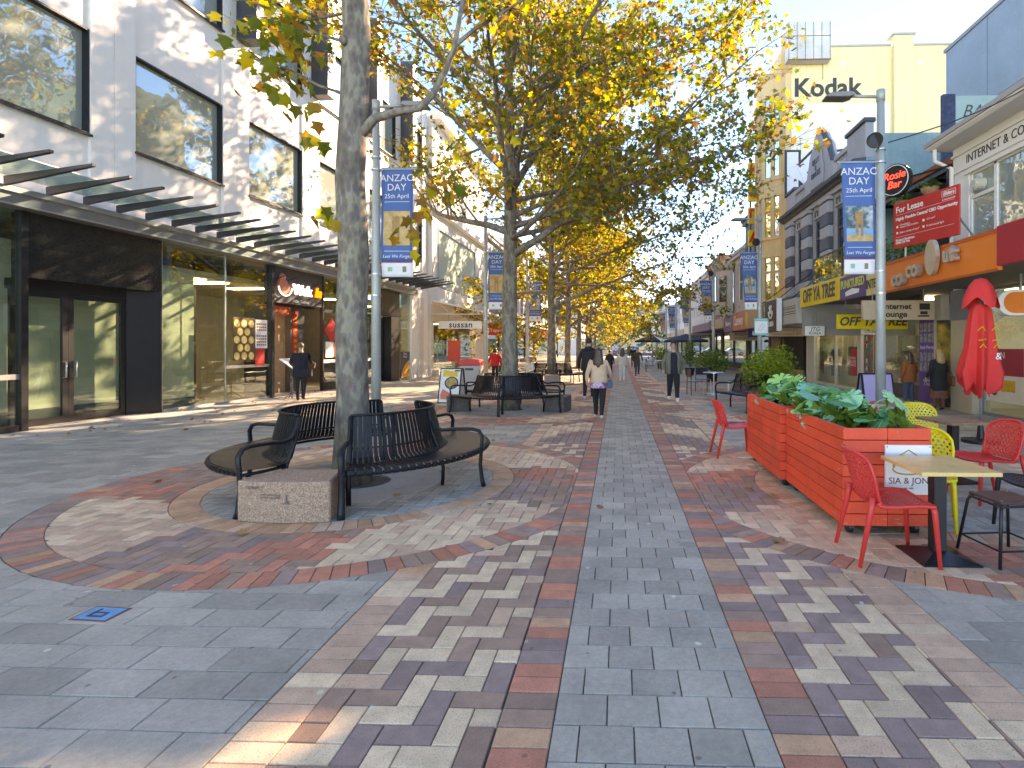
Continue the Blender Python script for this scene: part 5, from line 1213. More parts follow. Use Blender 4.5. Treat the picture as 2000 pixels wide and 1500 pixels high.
d2 = grow(23, 3.9, 15.5, 0.215, 26, 6.6, 3.2, 12, 8, 9, 0.125, bias=(-0.02, 0.02), elev=(20, 50), extra=ex2)
tree('plane_tree', 'broad plane tree rising from the second ring bench', (C3[0], C3[1], 0), d2, GT)
def ex3(limb, sub, twig, P, D, S):
    for az, e, z, L_ in ((-35, 4, 4.6, 7.0), (-12, 10, 5.2, 7.6), (8, 2, 4.4, 7.2), (28, 8, 5.0, 7.2), (-55, 10, 5.6, 6.4), (-20, 20, 6.4, 7.4)):
        limb(Vector((0, 0, z)), Vector((math.cos(R(az)) * math.cos(R(e)), math.sin(R(az)) * math.cos(R(e)), math.sin(R(e)))), L_, 0.07, drop=0.035)
d3 = grow(37, 3.3, 16.5, 0.20, 26, 6.6, 3.2, 11, 8, 9, 0.14, bias=(0.2, 0.0), elev=(6, 46), extra=ex3)
t3 = tree('plane_tree', 'third plane tree with stone block at its foot beside a black bench', (C5[0], C5[1], 0), d3, GT)
d4 = grow(41, 2.7, 13.0, 0.2, 24, 5.8, 2.8, 9, 6, 10, 0.19, bias=(0.2, 0.0), elev=(-12, 45))
t4 = tree('plane_tree', 'fourth plane tree with a slanting pale branch', (-2.95, 32.5, 0), d4, GT, 1.1)
labs = ['fifth plane tree counted from the camera', 'sixth plane tree with glowing yellow leaves', 'seventh plane tree far down the mall', 'last plane tree of the row at the far end']
for i, y in enumerate((41, 50, 59, 68)): copy_tree(t4, None, (-2.9 + 0.1 * (i % 2), y, 0), 2.0 + i * 1.7, labs[i])
random.seed(5)
# single big leaves hanging near the trunk, and leaves dropped on the paving
LM = leaves_mesh('leaf', np.array([[0.0, 0, 0]]), np.array([[1.0, 0, 0]]), np.array([0.17]), mLEAF)
LMB = leaves_mesh('leaf', np.array([[0.0, 0, 0]]), np.array([[1.0, 0, 0]]), np.array([0.17]), leaf_mat('dry_leaf', [(0, (0.32, 0.15, 0.06)), (0.5, (0.45, 0.26, 0.10)), (1, (0.24, 0.10, 0.05))], 0.15))
near_tree = [o for o in bpy.data.objects if o.name == 'plane_tree'][0]
def hang(c, n, r_):
    for _ in range(n):
        obj('leaf', LM, near_tree, loc=(c[0] + random.gauss(0, r_), c[1] + random.gauss(0, r_), c[2] + random.gauss(0, r_ * 0.8)), rot=(random.gauss(0, 0.6), R(random.uniform(20, 85)), random.uniform(0, 6.28)))
for c, n_, r_ in (((-0.55, -0.3, 4.42), 12, 0.16), ((-0.75, -0.2, 4.85), 12, 0.18), ((-0.45, -0.4, 5.1), 10, 0.16), ((-1.0, -0.1, 5.35), 10, 0.18), ((-0.35, -0.2, 3.98), 5, 0.08), ((0.75, 0.4, 3.3), 8, 0.16), ((0.5, 0.5, 2.95), 7, 0.12), ((1.0, 0.3, 3.55), 9, 0.15), ((-0.25, -0.2, 3.15), 5, 0.08)): hang(c, n_, r_)
FL = ['dry leaf beside the glass door threshold', 'orange leaf curled by the shop doors', 'small leaf on the tree grate', 'brown leaf on the pale bricks beside the red planter', 'big dry leaf behind the black table base', 'leaf on the grey strip behind the walking woman', 'pale leaf on the brick circle at left', 'leaf on the paving near the man in green', 'small leaf beyond the walking couple', 'leaf by the herringbone bricks at right']
for (x, y), lb in zip(((-10.0, 11.6), (-9.8, 10.6), (-2.35, 5.75), (1.62, 5.9), (2.72, 4.75), (0.25, 13.9), (-3.2, 4.55), (1.05, 15.2), (0.4, 18.5), (1.3, 4.6)), FL):
    o = obj('fallen_leaf', LMB, None, loc=(x, y, 0.022), rot=(random.gauss(0, 0.15), random.gauss(0, 0.15), random.uniform(0, 6.28))); o.scale = (0.62, 0.62, 0.62); tag(o, lb, 'leaf', 'fallen leaves on the paving')

rng_ = np.random.RandomState(4); LP_ = []
for _ in range(190):
    k_ = rng_.rand()
    if k_ < 0.4: LP_.append((rng_.uniform(-10.9, -8.2), rng_.uniform(9.5, 28)))
    elif k_ < 0.75:
        c_ = (C1, C3, C5)[rng_.randint(3)]; a_ = rng_.uniform(0, 6.28); d_2 = rng_.uniform(0.4, 3.4); LP_.append((c_[0] + d_2 * math.cos(a_), c_[1] + d_2 * math.sin(a_)))
    else: LP_.append((rng_.uniform(-6, 6.5), rng_.uniform(5, 34)))
LP_ = np.array([(x, y, 0.012 + rng_.rand() * 0.012) for x, y in LP_])
LD_ = np.c_[rng_.normal(0, 1, len(LP_)), rng_.normal(0, 1, len(LP_)), rng_.normal(0, 0.12, len(LP_))]
lo_ = obj('leaf_litter', leaves_mesh('leaf_litter', LP_, LD_, rng_.uniform(0.045, 0.10, len(LP_)), MATS['dry_leaf']))
tag(lo_, 'small dry leaves scattered over the paving and the left footway', 'leaf litter', kind='stuff')
# ---------------------------------------------------------------- lamp posts with banners
mPOLE = M('galvanised_pole', (0.40, 0.44, 0.42), 0.5, metal=0.25, var=0.1, vs_=2.5, stain=0.15)
mBANB = M('banner_blue', (0.035, 0.135, 0.36), 0.7, var=0.06)
mBANW = M('banner_white', (0.74, 0.76, 0.80), 0.7, var=0.04)
mBANS = M('banner_storm', (0.05, 0.12, 0.13), 0.7, var=0.3, vs_=6, c2=(0.5, 0.55, 0.56))
mBANO = M('banner_sand', (0.55, 0.36, 0.16), 0.7, var=0.25, vs_=8)
mBANF = M('banner_figure', (0.40, 0.22, 0.09), 0.7, var=0.25, vs_=12)
mBANL = M('banner_sea', (0.16, 0.38, 0.55), 0.7, var=0.15)
def banner(root, sgn_, twist, ph, style):
    """cloth banner with print, hanging at the post's side; built in the root's own frame, looking to -Y"""
    W_, H_ = 0.60, 2.06; x0 = 0.10 if sgn_ > 0 else -0.10 - W_; z1 = 4.98
    ar = MB(); ar.tube([(0, 0, z1 - 0.03), (sgn_ * 0.78, 0, z1 - 0.03)], 0.018, 8); ar.build('banner_arm', mPOLE, root, local=True)
    nx, nz = 6, 22; mats = [mBANB, mBANW, mREDP]
    def pt(u, v, off=0.0):
        x = x0 + W_ * u; z = z1 - H_ * v
        if sgn_ < 0: x = x0 + W_ * (u * (1 - 0.42 * twist * v) + 0.42 * twist * v)
        y = 0.03 * math.sin(v * 7 + ph) * v + 0.008 * math.sin(u * 5 + v * 4 + ph) - off + twist * 0.12 * v * (0.5 - u)
        return (x, y, z)
    def patch(name, u0, u1, v0, v1, mt, off, par, na=4, nb=6):
        m = MB(); vs_ = [pt(u0 + (u1 - u0) * i / na, v0 + (v1 - v0) * j / nb, off) for j in range(nb + 1) for i in range(na + 1)]
        m.add(vs_, [(j * (na + 1) + i, j * (na + 1) + i + 1, (j + 1) * (na + 1) + i + 1, (j + 1) * (na + 1) + i) for j in range(nb) for i in range(na)])
        return m.build(name, mt, par, local=True, smooth=True)
    cl = patch('banner', 0, 1, 0, 0.865, mBANB, 0.0, root, 6, 20)
    sm = cl.modifiers.new('thick', 'SOLIDIFY'); sm.thickness = 0.004; sm.offset = 1
    q = patch('banner_foot', 0, 1, 0.873, 1, mBANW, 0.0, root, 6, 4); sm = q.modifiers.new('thick', 'SOLIDIFY'); sm.thickness = 0.004; sm.offset = 1
    patch('banner_stripe', 0, 1, 0.865, 0.873, mREDP, 0.0, root, 6, 1)
    pic = patch('picture_sky', 0.08, 0.92, 0.40, 0.60, mBANS if style == 0 else mBANO, 0.008, cl)
    patch('picture_sea', 0.08, 0.92, 0.60, 0.66, mBANL if style == 0 else mBANO, 0.008, cl)
    patch('picture_sand', 0.08, 0.92, 0.66, 0.715, mBANO, 0.008, cl)
    patch('picture_shape', 0.36, 0.60, 0.45, 0.57, mBANF, 0.011, cl); patch('picture_shape', 0.36, 0.45, 0.57, 0.67, mBANF, 0.011, cl); patch('picture_shape', 0.52, 0.60, 0.57, 0.67, mBANF, 0.011, cl)
    patch('print_line', 0.1, 0.9, 0.312, 0.316, mBANW, 0.008, cl); patch('print_line', 0.1, 0.9, 0.765, 0.769, mBANW, 0.008, cl)
    patch('badge', 0.2, 0.34, 0.91, 0.95, M('badge_green', (0.25, 0.5, 0.3), 0.6, var=0.2), 0.008, q, 2, 2); patch('badge', 0.66, 0.78, 0.905, 0.955, M('badge_olive', (0.25, 0.22, 0.12), 0.6, var=0.2), 0.008, q, 2, 2)
    for s_, sz, v, kw in (('ANZAC', 0.185, 0.10, {}), ('DAY', 0.185, 0.185, {}), ('25th April', 0.115, 0.265, {}), ('Lest We Forget', 0.083, 0.815, dict(shear=0.3))):
        p = pt(0.5, v, 0.016); a_ = pt(0.15, v); b_ = pt(0.85, v); text(s_, sz, p, 'cam', mBANW, cl, local=True, ex=0.001, rot=(R(90), 0, math.atan2(b_[1] - a_[1], b_[0] - a_[0])), sx=1 - 0.3 * twist * v, **kw)
def lamp_post(label, loc, sgn_, twist=0.0, ph=0.0, style=0, speaker=False):
    r_ = thing('lamp_post', label, 'lamp post', loc, 0, 'banner lamp posts along the mall')
    m = MB(); m.tube([(0, 0, 0), (0, 0, 3.0), (0, 0, 6.15)], [0.088, 0.082, 0.062], 14); m.build('post', mPOLE, r_, local=True, smooth=True)
    m = MB(); m.lathe([(0.17, 0), (0.17, 0.02), (0.1, 0.03), (0.1, 0.25), (0.09, 0.27)], 14); m.build('base', mPOLE, r_, local=True)
    for z in (2.55, 2.95, 4.92, 5.15):
        m = MB(); m.lathe([(0.088, z), (0.092, z + 0.004), (0.092, z + 0.03), (0.088, z + 0.034)], 14); m.build('clamp_band', mALU, r_, local=True)
    s_ = 1 if sgn_ > 0 else -1
    m = MB(); m.tube([(0, 0, 6.05), (0, 0, 6.25)], 0.075, 10); m.tube([(0, 0, 6.13), (s_ * 0.55, 0, 6.15)], 0.03, 8); m.build('lamp_arm', mPOLE, r_, local=True, smooth=True)
    m = MB(); m.ext([(s_ * 0.5, 6.13), (s_ * 0.62, 6.09), (s_ * 1.0, 6.10), (s_ * 1.02, 6.12), (s_ * 0.9, 6.18), (s_ * 0.55, 6.19)], (0, -0.13, 0), (1, 0, 0), (0, 0, 1), -0.26); m.build('lamp_head', M('lamp_head_grey', (0.24, 0.24, 0.23), 0.5, metal=0.4, var=0.1), r_, local=True, bevel=0.01)
    if speaker:
        m = MB(); m.tube([(-0.06, -0.03, 5.32), (-0.16, -0.12, 5.30)], [0.08, 0.14], 18); m.tube([(-0.16, -0.12, 5.30), (-0.165, -0.13, 5.30)], [0.14, 0.10], 18); m.build('loudspeaker', mBLK, r_, local=True)
    banner(r_, sgn_, twist, ph, style)
    return r_
lamp_post('lamp post with blue banner behind the first trunk at left', (-4.57, 10.3, 0), 1, 0, 0.5, 1)
lamp_post('lamp post with blue banner left of the second trunk', (-4.7, 19.5, 0), 1, 0, 1.5, 1)
lamp_post('lamp post with banner between the second and third trunks', (-4.7, 28.5, 0), 1, 0, 2.5, 0)
lamp_post('slim lamp post beyond the third trunk', (-4.7, 38, 0), 1, 0, 3.5, 0)
lamp_post('tall lamp post with storm banner and loudspeaker behind the red planter', (4.76, 10.2, 0), -1, 0.25, 0.3, 0, True)
p2 = lamp_post('lamp post with twisted banner and aqua notice in front of the heritage fronts', (5.05, 19.9, 0), -1, 0.8, 1.0, 0, True)
lamp_post('lamp post with twisted banner beyond the shrubs', (4.85, 28.3, 0), -1, 1.0, 2.0, 1, True)
lamp_post('lamp post above the black parasol at right', (4.85, 37.5, 0), -1, 1.3, 3.0, 0, True)
lamp_post('second furthest lamp post on the right', (4.85, 46.5, 0), -1, 0.8, 4.0, 0)
lamp_post('furthest lamp post on the right', (4.85, 56, 0), -1, 0.7, 5.0, 1)
mAQUA = M('sign_aqua', (0.10, 0.52, 0.55), 0.5, var=0.05)
an = thing('parking_notice', 'aqua edged white notice fixed to the second right lamp post', 'sign', (5.05, 19.8, 2.0))
B('plate', mAQUA, an, (4.82, 5.32, 19.77, 19.79, 2.0, 2.6)); B('panel', mSIGNW, an, (4.85, 5.29, 19.765, 19.769, 2.08, 2.5))
m = MB(); m.tube([(4.95, 19.762, 2.2), (5.13, 19.762, 2.42), (5.2, 19.762, 2.36), (5.02, 19.762, 2.14), (4.95, 19.762, 2.2)], 0.008, 4); m.build('symbol', mAQUA, an)
text('FEEDBACK', 0.07, (5.07, 19.762, 2.55), 'cam', mSIGNW, an, ex=0.001); text('WE WANT IT', 0.055, (5.07, 19.762, 2.04), 'cam', mSIGNW, an, ex=0.001)
cb_ = MB(); cpts = [Vector((4.9, 10.2, 5.3)).lerp(Vector((11.4, 12.0, 9.2)), t / 14) - Vector((0, 0, 0.5 * math.sin(PI * t / 14))) for t in range(15)]
cb_.tube(cpts, 0.012, 5); tag(cb_.build('overhead_cable', mBLK), 'black cable sagging from the right lamp post up to the blue wall', 'cable')
# ---------------------------------------------------------------- ring benches
mBENCH = M('black_gloss_paint', (0.012, 0.012, 0.014), 0.4, var=0.15, spec=0.3)
mAGG = M('exposed_aggregate', (0.36, 0.19, 0.12), 0.8, var=0.25, vs_=40, bump=0.5, bs=110, speck=0.6, c2=(0.58, 0.40, 0.28), c2s=95)
mAGGD = M('dark_aggregate', (0.13, 0.11, 0.10), 0.8, var=0.3, vs_=25, bump=0.4, bs=90)
SP = [(1.49, 0.385), (1.505, 0.41), (1.495, 0.435), (1.46, 0.445), (1.30, 0.43), (1.10, 0.418), (1.00, 0.425), (0.945, 0.46), (0.92, 0.52), (0.885, 0.68), (0.835, 0.86), (0.828, 0.885)]
def slat_mesh(da):
    m = MB(); th = 0.006; vs = []
    k = len(SP)
    for i, (r_, z) in enumerate(SP):
        a = SP[max(i - 1, 0)]; b = SP[min(i + 1, k - 1)]; tx, tz = b[0] - a[0], b[1] - a[1]; L_ = math.hypot(tx, tz); nx, nz = -tz / L_ * th, tx / L_ * th
        for sg in (1, 0):
            rr, zz = r_ + nx * sg, z + nz * sg
            hw = rr * da * 0.5
            vs += [(rr, -hw, zz), (rr, hw, zz)]
    fs = []
    for i in range(k - 1):
        o = i * 4; q = o + 4
        fs += [(o, o + 1, q + 1, q), (o + 2, q + 2, q + 3, o + 3), (o, q, q + 2, o + 2), (o + 1, o + 3, q + 3, q + 1)]
    fs += [(0, 2, 3, 1), (4 * k - 4, 4 * k - 3, 4 * k - 1, 4 * k - 2)]
    m.add(vs, fs)
    return m.mesh('slat', mBENCH)
DA = R(3.05)
SLAT = slat_mesh(DA * 0.78)
def arm_mesh(side):
    m = MB()
    m.tube([(1.52, 0, 0.0), (1.50, 0, 0.06), (1.475, 0, 0.25), (1.49, 0, 0.45), (1.50, 0, 0.57), (1.46, 0, 0.635), (1.38, 0, 0.655), (1.15, 0, 0.65), (1.02, 0, 0.635), (0.93, 0, 0.66), (0.875, 0, 0.74)], [0.024, 0.022, 0.02, 0.02, 0.02, 0.021, 0.022, 0.022, 0.02, 0.018, 0.016], 8, flat=1.5)
    m.tube([(1.02, 0, 0.0), (1.03, 0, 0.2), (0.99, 0, 0.40), (0.90, 0, 0.60), (0.83, 0, 0.87)], 0.019, 8, flat=1.4)
    m.tube([(1.5, 0, 0.395), (1.25, 0, 0.385), (1.0, 0, 0.39)], 0.016, 6, flat=1.4)
    return m.mesh('arm_frame', mBENCH, True)
ARM = arm_mesh(1)
def arc(r_, z, a0, a1, n=28): return [(r_ * math.cos(a0 + (a1 - a0) * i / n), r_ * math.sin(a0 + (a1 - a0) * i / n), z) for i in range(n + 1)]
def ring_bench(label, c, a0, a1, arms, group='curved benches round the trees'):
    t_ = thing('curved_bench', label, 'bench', (c[0], c[1], 0), 0, group)
    n = int((a1 - a0) / math.degrees(DA))
    for i in range(n + 1): obj('slat', SLAT, t_, rot=(0, 0, R(a0) + (R(a1 - a0)) * i / n))
    for nm, r_, z, rad in (('seat_rail', 1.47, 0.40, 0.016), ('inner_rail', 1.02, 0.395, 0.016), ('back_rail', 0.838, 0.885, 0.014), ('mid_rail', 0.90, 0.55, 0.012)):
        m = MB(); m.tube(arc(r_, z, R(a0), R(a1)), rad, 8); m.build(nm, mBENCH, t_, local=True, smooth=True)
    for a in arms: obj('arm_frame', ARM, t_, rot=(0, 0, R(a)))
    return t_
def block(label, c, a0, a1, mt, r0=1.02, r1=1.56, h=0.375, mark=False):
    t_ = thing('stone_block', label, 'block', (c[0], c[1], 0), 0, 'blocks between the curved benches')
    pts = [(r1 * math.cos(R(a0 + (a1 - a0) * i / 8)), r1 * math.sin(R(a0 + (a1 - a0) * i / 8))) for i in range(9)] + [(r0 * math.cos(R(a1 - (a1 - a0) * i / 8)), r0 * math.sin(R(a1 - (a1 - a0) * i / 8))) for i in range(9)]
    m = MB(); m.ext(pts, (0, 0, 0), (1, 0, 0), (0, 1, 0), h); m.build('block', mt, t_, local=True, bevel=0.012)
    if mark:
        am = R((a0 + a1) / 2); sp = M('faint_paint', (0.17, 0.12, 0.09), 0.7, var=0.3, vs_=30)
        for s_, sz, da, z in (('HOBART', 0.04, -9, 0.32), ('wish you a tree\nin the city mall', 0.03, -3, 0.25)):
            a = am + R(da); text(s_, sz, (1.567 * math.cos(a), 1.567 * math.sin(a), z), 'cam', sp, t_, local=True, ex=0.0005, rot=(R(90), 0, a + R(90)))
        a = am + R(2.5); rr = 1.567; m = MB()
        m.ext([(-0.03, 0), (-0.006, 0.03), (-0.004, 0.09), (0.004, 0.09), (0.006, 0.03), (0.03, 0)], (rr * math.cos(a), rr * math.sin(a), 0.18), (-math.sin(a), math.cos(a), 0), (0, 0, 1), 0.002); m.build('stencil', sp, t_, local=True)
    return t_
ring_bench('glossy black curved bench on the right half of the front tree circle', C1, -71, 62, (-71, -6, 62))
ring_bench('black curved bench on the left half of the front tree circle', C1, 98, 251, (98, 172, 251))
block('speckled stone block with faint stencil between the front curved benches', C1, -106.5, -74, mAGG, mark=True)
ring_bench('black curved bench facing the camera at the second trunk', C3, 208, 334, (208, 271, 334))
ring_bench('black curved bench on the far side of the second trunk', C3, 28, 152, (28, 90, 152))
block('dark stone block at the left end of the second ring bench', C3, 176, 205, mAGGD); block('dark stone block at the right end of the second ring bench', C3, -24, 5, mAGGD)
ring_bench('black curved bench on the right of the third trunk', C5, -70, 40, (-70, -15, 40)); ring_bench('black curved bench left of the third trunk where a woman sits', C5, 150, 262, (150, 205, 262))
block('pale stone block at the foot of the third trunk', C5, 265, 288, M('pale_aggregate', (0.34, 0.30, 0.25), 0.8, var=0.25, vs_=25, bump=0.4), h=0.42)
# straight bench at right
def straight_bench(label, loc, rz, W_=1.25):
    t_ = thing('park_bench', label, 'bench', loc, rz, 'straight black benches')
    prof = [(r_ - 1.25, z) for r_, z in SP]; n = 26
    m = MB(); th = 0.006
    for i, (x, z) in enumerate(prof): m.add([(x, -0.019, z), (x, 0.019, z), (x, -0.019, z + th if i < 7 else z), (x, 0.019, z + th if i < 7 else z)], [])
    k = len(prof); fs = []
    for i in range(k - 1): o = i * 4; q = o + 4; fs += [(o, o + 1, q + 1, q), (o + 2, q + 2, q + 3, o + 3), (o, q, q + 2, o + 2), (o + 1, o + 3, q + 3, q + 1)]
    m.f += fs; m.mi += [0] * len(fs); me = m.mesh('slat', mBENCH)
    for i in range(n): obj('slat', me, t_, loc=(0, -W_ / 2 + W_ * i / (n - 1), 0))
    for nm, x, z in (('seat_rail', 0.22, 0.40), ('inner_rail', -0.23, 0.395), ('back_rail', -0.412, 0.885)):
        m = MB(); m.tube([(x, -W_ / 2, z), (x, W_ / 2, z)], 0.016, 8); m.build(nm, mBENCH, t_, local=True)
    for s_ in (-1, 1): obj('arm_frame', ARM, t_, loc=(-1.25, s_ * (W_ / 2 + 0.02), 0))
    return t_
straight_bench('black slatted bench with armrests beside the leafy planter', (3.05, 14.1, 0), R(205))
# ---------------------------------------------------------------- red timber planters
mREDW = M('red_painted_timber', (0.90, 0.075, 0.028), 0.5, var=0.10, vs_=4, bump=0.15, bs=70, rnd=0.12, speck=0.05, streak=0.15, gum=0.25)
mCHIP = M('bare_timber', (0.48, 0.33, 0.20), 0.8, var=0.2)
mSOIL = M('soil', (0.05, 0.035, 0.025), 0.95, var=0.3)
def planter(label, x0, x1, y0, y1, z0, z1, splits_side, splits_front):
    t_ = thing('red_planter', label, 'planter', ((x0 + x1) / 2, (y0 + y1) / 2, 0), 0, 'red timber planters')
    B('core', M('planter_core', (0.06, 0.012, 0.01), 0.8, var=0.1), t_, (x0 + 0.03, x1 - 0.03, y0 + 0.03, y1 - 0.03, z0 + 0.01, z1 - 0.14))
    B('soil', mSOIL, t_, (x0 + 0.04, x1 - 0.04, y0 + 0.04, y1 - 0.04, z1 - 0.139, z1 - 0.10))
    n = 8; ph = (z1 - z0) / n; g_ = 0.006
    es = [y0] + splits_side + [y1]; ef = [x0] + splits_front + [x1]
    for k in range(n):
        a, b = z0 + k * ph + g_ / 2, z0 + (k + 1) * ph - g_ / 2
        for i in range(len(es) - 1):
            for xa, xb in ((x0, x0 + 0.022), (x1 - 0.022, x1)): B('plank', mREDW, t_, (xa, xb, es[i] + 0.002, es[i + 1] - 0.002, a, b), bevel=0.003)
        for i in range(len(ef) - 1):
            for ya, yb in ((y0 - 0.002, y0 + 0.02), (y1 - 0.02, y1 + 0.002)): B('plank', mREDW, t_, (max(ef[i], x0 + 0.0) + 0.002, ef[i + 1] - 0.002, ya, yb, a, b), bevel=0.003)
    B('rim', mREDW, t_, (x0 + 0.023, x0 + 0.055, y0 + 0.021, y1 - 0.021, z1 - 0.1, z1 - 0.008), (x1 - 0.055, x1 - 0.023, y0 + 0.021, y1 - 0.021, z1 - 0.1, z1 - 0.008), (x0 + 0.056, x1 - 0.056, y0 + 0.021, y0 + 0.055, z1 - 0.1, z1 - 0.008), (x0 + 0.056, x1 - 0.056, y1 - 0.055, y1 - 0.021, z1 - 0.1, z1 - 0.008))
    for (cx, cy) in ((x0 + 0.09, y0 + 0.1), (x1 - 0.09, y0 + 0.1), (x0 + 0.09, y1 - 0.1), (x1 - 0.09, y1 - 0.1)):
        m = MB(); m.tube([(cx - 0.02, cy, 0.05), (cx + 0.02, cy, 0.05)], 0.05, 16); cs = m.build('caster', mBLK, t_)
        B('fork', mDGREY, cs, (cx - 0.03, cx - 0.022, cy - 0.03, cy + 0.03, 0.05, z0 + 0.009), (cx + 0.022, cx + 0.03, cy - 0.03, cy + 0.03, 0.05, z0 + 0.009), (cx - 0.021, cx + 0.021, cy - 0.03, cy + 0.03, z0 - 0.004, z0 + 0.009))
    ch = MB()
    for _ in range(26):
        if random.random() < 0.5: y = random.uniform(y0, y1); z = random.choice([z0 + 0.02, z0 + 0.05, random.uniform(z0, z1)]); ch.box(x0 - 0.0015, x0 - 0.0002, y, y + random.uniform(0.008, 0.05), z, z + random.uniform(0.004, 0.014))
        else: x = random.uniform(x0, x1 - 0.05); z = random.choice([z0 + 0.02, z0 + 0.06, random.uniform(z0, z1)]); ch.box(x, x + random.uniform(0.008, 0.05), y0 - 0.0035, y0 - 0.0022, z, z + random.uniform(0.004, 0.014))
    o = ch.build('paint_chips', mCHIP, t_); o['kind'] = 'stuff'
    return t_
PX0, PX1 = 1.90, 2.63
pl1 = planter('near red timber planter on casters with artificial leaves and a white sign', PX0, PX1, 4.74, 6.32, 0.085, 0.915, [5.32], [2.27])
pl2 = planter('far red timber planter on casters behind the near one', PX0 - 0.06, PX1 - 0.06, 6.36, 7.95, 0.085, 0.93, [7.15], [2.2])
B('latch', mALU, pl1, (PX0 - 0.012, PX0 - 0.001, 5.9, 5.94, 0.86, 0.90), (PX0 - 0.012, PX0 - 0.001, 6.26, 6.30, 0.86, 0.90))
# monstera leaves, each its own piece
mMONS = leaf_mat('artificial_leaves', [(0.0, (0.03, 0.20, 0.10)), (0.3, (0.06, 0.36, 0.14)), (0.5, (0.16, 0.52, 0.38)), (0.7, (0.30, 0.58, 0.16)), (0.85, (0.22, 0.58, 0.48)), (1.0, (0.05, 0.28, 0.20))], 0.25, rough=0.3, mult=1.3)
def monstera(seed):
    random.seed(seed); pts = []
    def edge(t):                                         # outline radius of a heart-shaped leaf
        return 0.5 * (1.0 - 0.28 * math.cos(t)) * (1 - 0.35 * math.exp(-((t) / 0.35) ** 2))
    m = MB(); N = 44; vs = [(0.0, 0.0, 0.0)]; fs = []
    for i in range(N + 1):
        t = -PI + 0.10 + (2 * PI - 0.2) * i / N
        r_ = 0.5 * (1.05 + 0.25 * math.cos(t)) * (1 - 0.30 * math.exp(-((abs(t) - PI) / 0.4) ** 2))
        if i % 5 == 0 and 0.5 < abs(t) < 2.6: r_ *= 0.50
        vs.append((r_ * math.cos(t), r_ * math.sin(t) * 0.92, -0.35 * r_ * r_ * (0.6 + 0.4 * math.cos(2 * t)) + random.gauss(0, 0.008)))
    for i in range(N): fs.append((0, i + 1, i + 2))
    m.add(vs, fs); m.tube([(0.01, 0, -0.004), (0.58, 0, -0.10)], [0.012, 0.004], 4); m.tube([(0, 0, 0), (-0.25, 0, -0.25), (-0.38, 0, -0.75)], [0.014, 0.012, 0.012], 5)
    return m.mesh('leaf', mMONS)
MON = [monstera(i) for i in range(4)]
random.seed(9)
def monstera_plant(label, x, y, z, n, spread, s0):
    t_ = thing('monstera_plant', label, 'plant', (x, y, z), 0, 'artificial monstera plants in the red planters')
    for i in range(n):
        az = random.uniform(0, 2 * PI); h = random.uniform(0.03, 0.30); d = random.uniform(0.2, 1.0) * spread
        o = obj('leaf', random.choice(MON), t_, loc=(math.cos(az) * d * 0.75, math.sin(az) * d * 1.4, h), rot=(random.gauss(0, 0.35), R(random.uniform(-15, 60) if abs(math.cos(az)) * d < 0.14 else random.uniform(-20, 25)), az))
        s_ = s0 * random.uniform(0.7, 1.25); o.scale = (s_, s_, s_)
    m = MB(); leafcards(m, (0, 0, 0.06), (spread * 1.0, spread * 1.5, 0.14), 110, 0.16, 1.0); m.build('understory', mGREEN, t_, local=True)
    return t_
monstera_plant('teal green artificial leaves at the far end of the red planters', 2.2, 7.45, 0.88, 24, 0.28, 0.34)
monstera_plant('bright green broad artificial leaves in the middle of the red planters', 2.2, 6.6, 0.88, 22, 0.26, 0.32)
monstera_plant('lime and dark artificial leaves leaning over the near planter side', 2.12, 5.95, 0.86, 20, 0.22, 0.30)
monstera_plant('dark glossy artificial leaves drooping in the near planter', 2.2, 5.45, 0.82, 15, 0.20, 0.27)
monstera_plant('pale aqua artificial leaves at the right corner of the near planter', 2.42, 5.1, 0.84, 14, 0.17, 0.27)
# white sign on the near planter
sg = thing('cafe_sign', 'white square cafe sign with ochre line drawing on the near red planter', 'sign', (2.44, 4.73, 0.3))
B('panel', mSIGNW, sg, (2.24, 2.62, 4.715, 4.7375, 0.36, 0.775), bevel=0.002)
mOCH = M('print_ochre', (0.62, 0.30, 0.06), 0.5, var=0.05); mMAR = M('print_maroon', (0.22, 0.02, 0.02), 0.5, var=0.05)
m = MB(); m.tube([(2.3, 4.714, 0.60), (2.36, 4.714, 0.69), (2.43, 4.714, 0.735), (2.5, 4.714, 0.69), (2.56, 4.714, 0.61)], 0.006, 4)
m.tube([(2.43 + 0.13 * math.cos(R(a)), 4.714, 0.575 + 0.045 * math.sin(R(a))) for a in range(150, 391, 15)], 0.006, 4); m.tube([(2.3, 4.714, 0.6), (2.35, 4.714, 0.63), (2.40, 4.714, 0.585), (2.45, 4.714, 0.625), (2.5, 4.714, 0.59), (2.56, 4.714, 0.61)], 0.005, 4); m.build('line_drawing', mOCH, sg)
text('SIA & JON', 0.075, (2.43, 4.713, 0.475), 'cam', mMAR, sg, ex=0.001); text('est. cafe', 0.025, (2.43, 4.713, 0.415), 'cam', mMAR, sg, ex=0.001)
B('screw', mDGREY, sg, (2.25, 2.258, 4.711, 4.7148, 0.757, 0.765), (2.60, 2.608, 4.711, 4.7148, 0.757, 0.765))
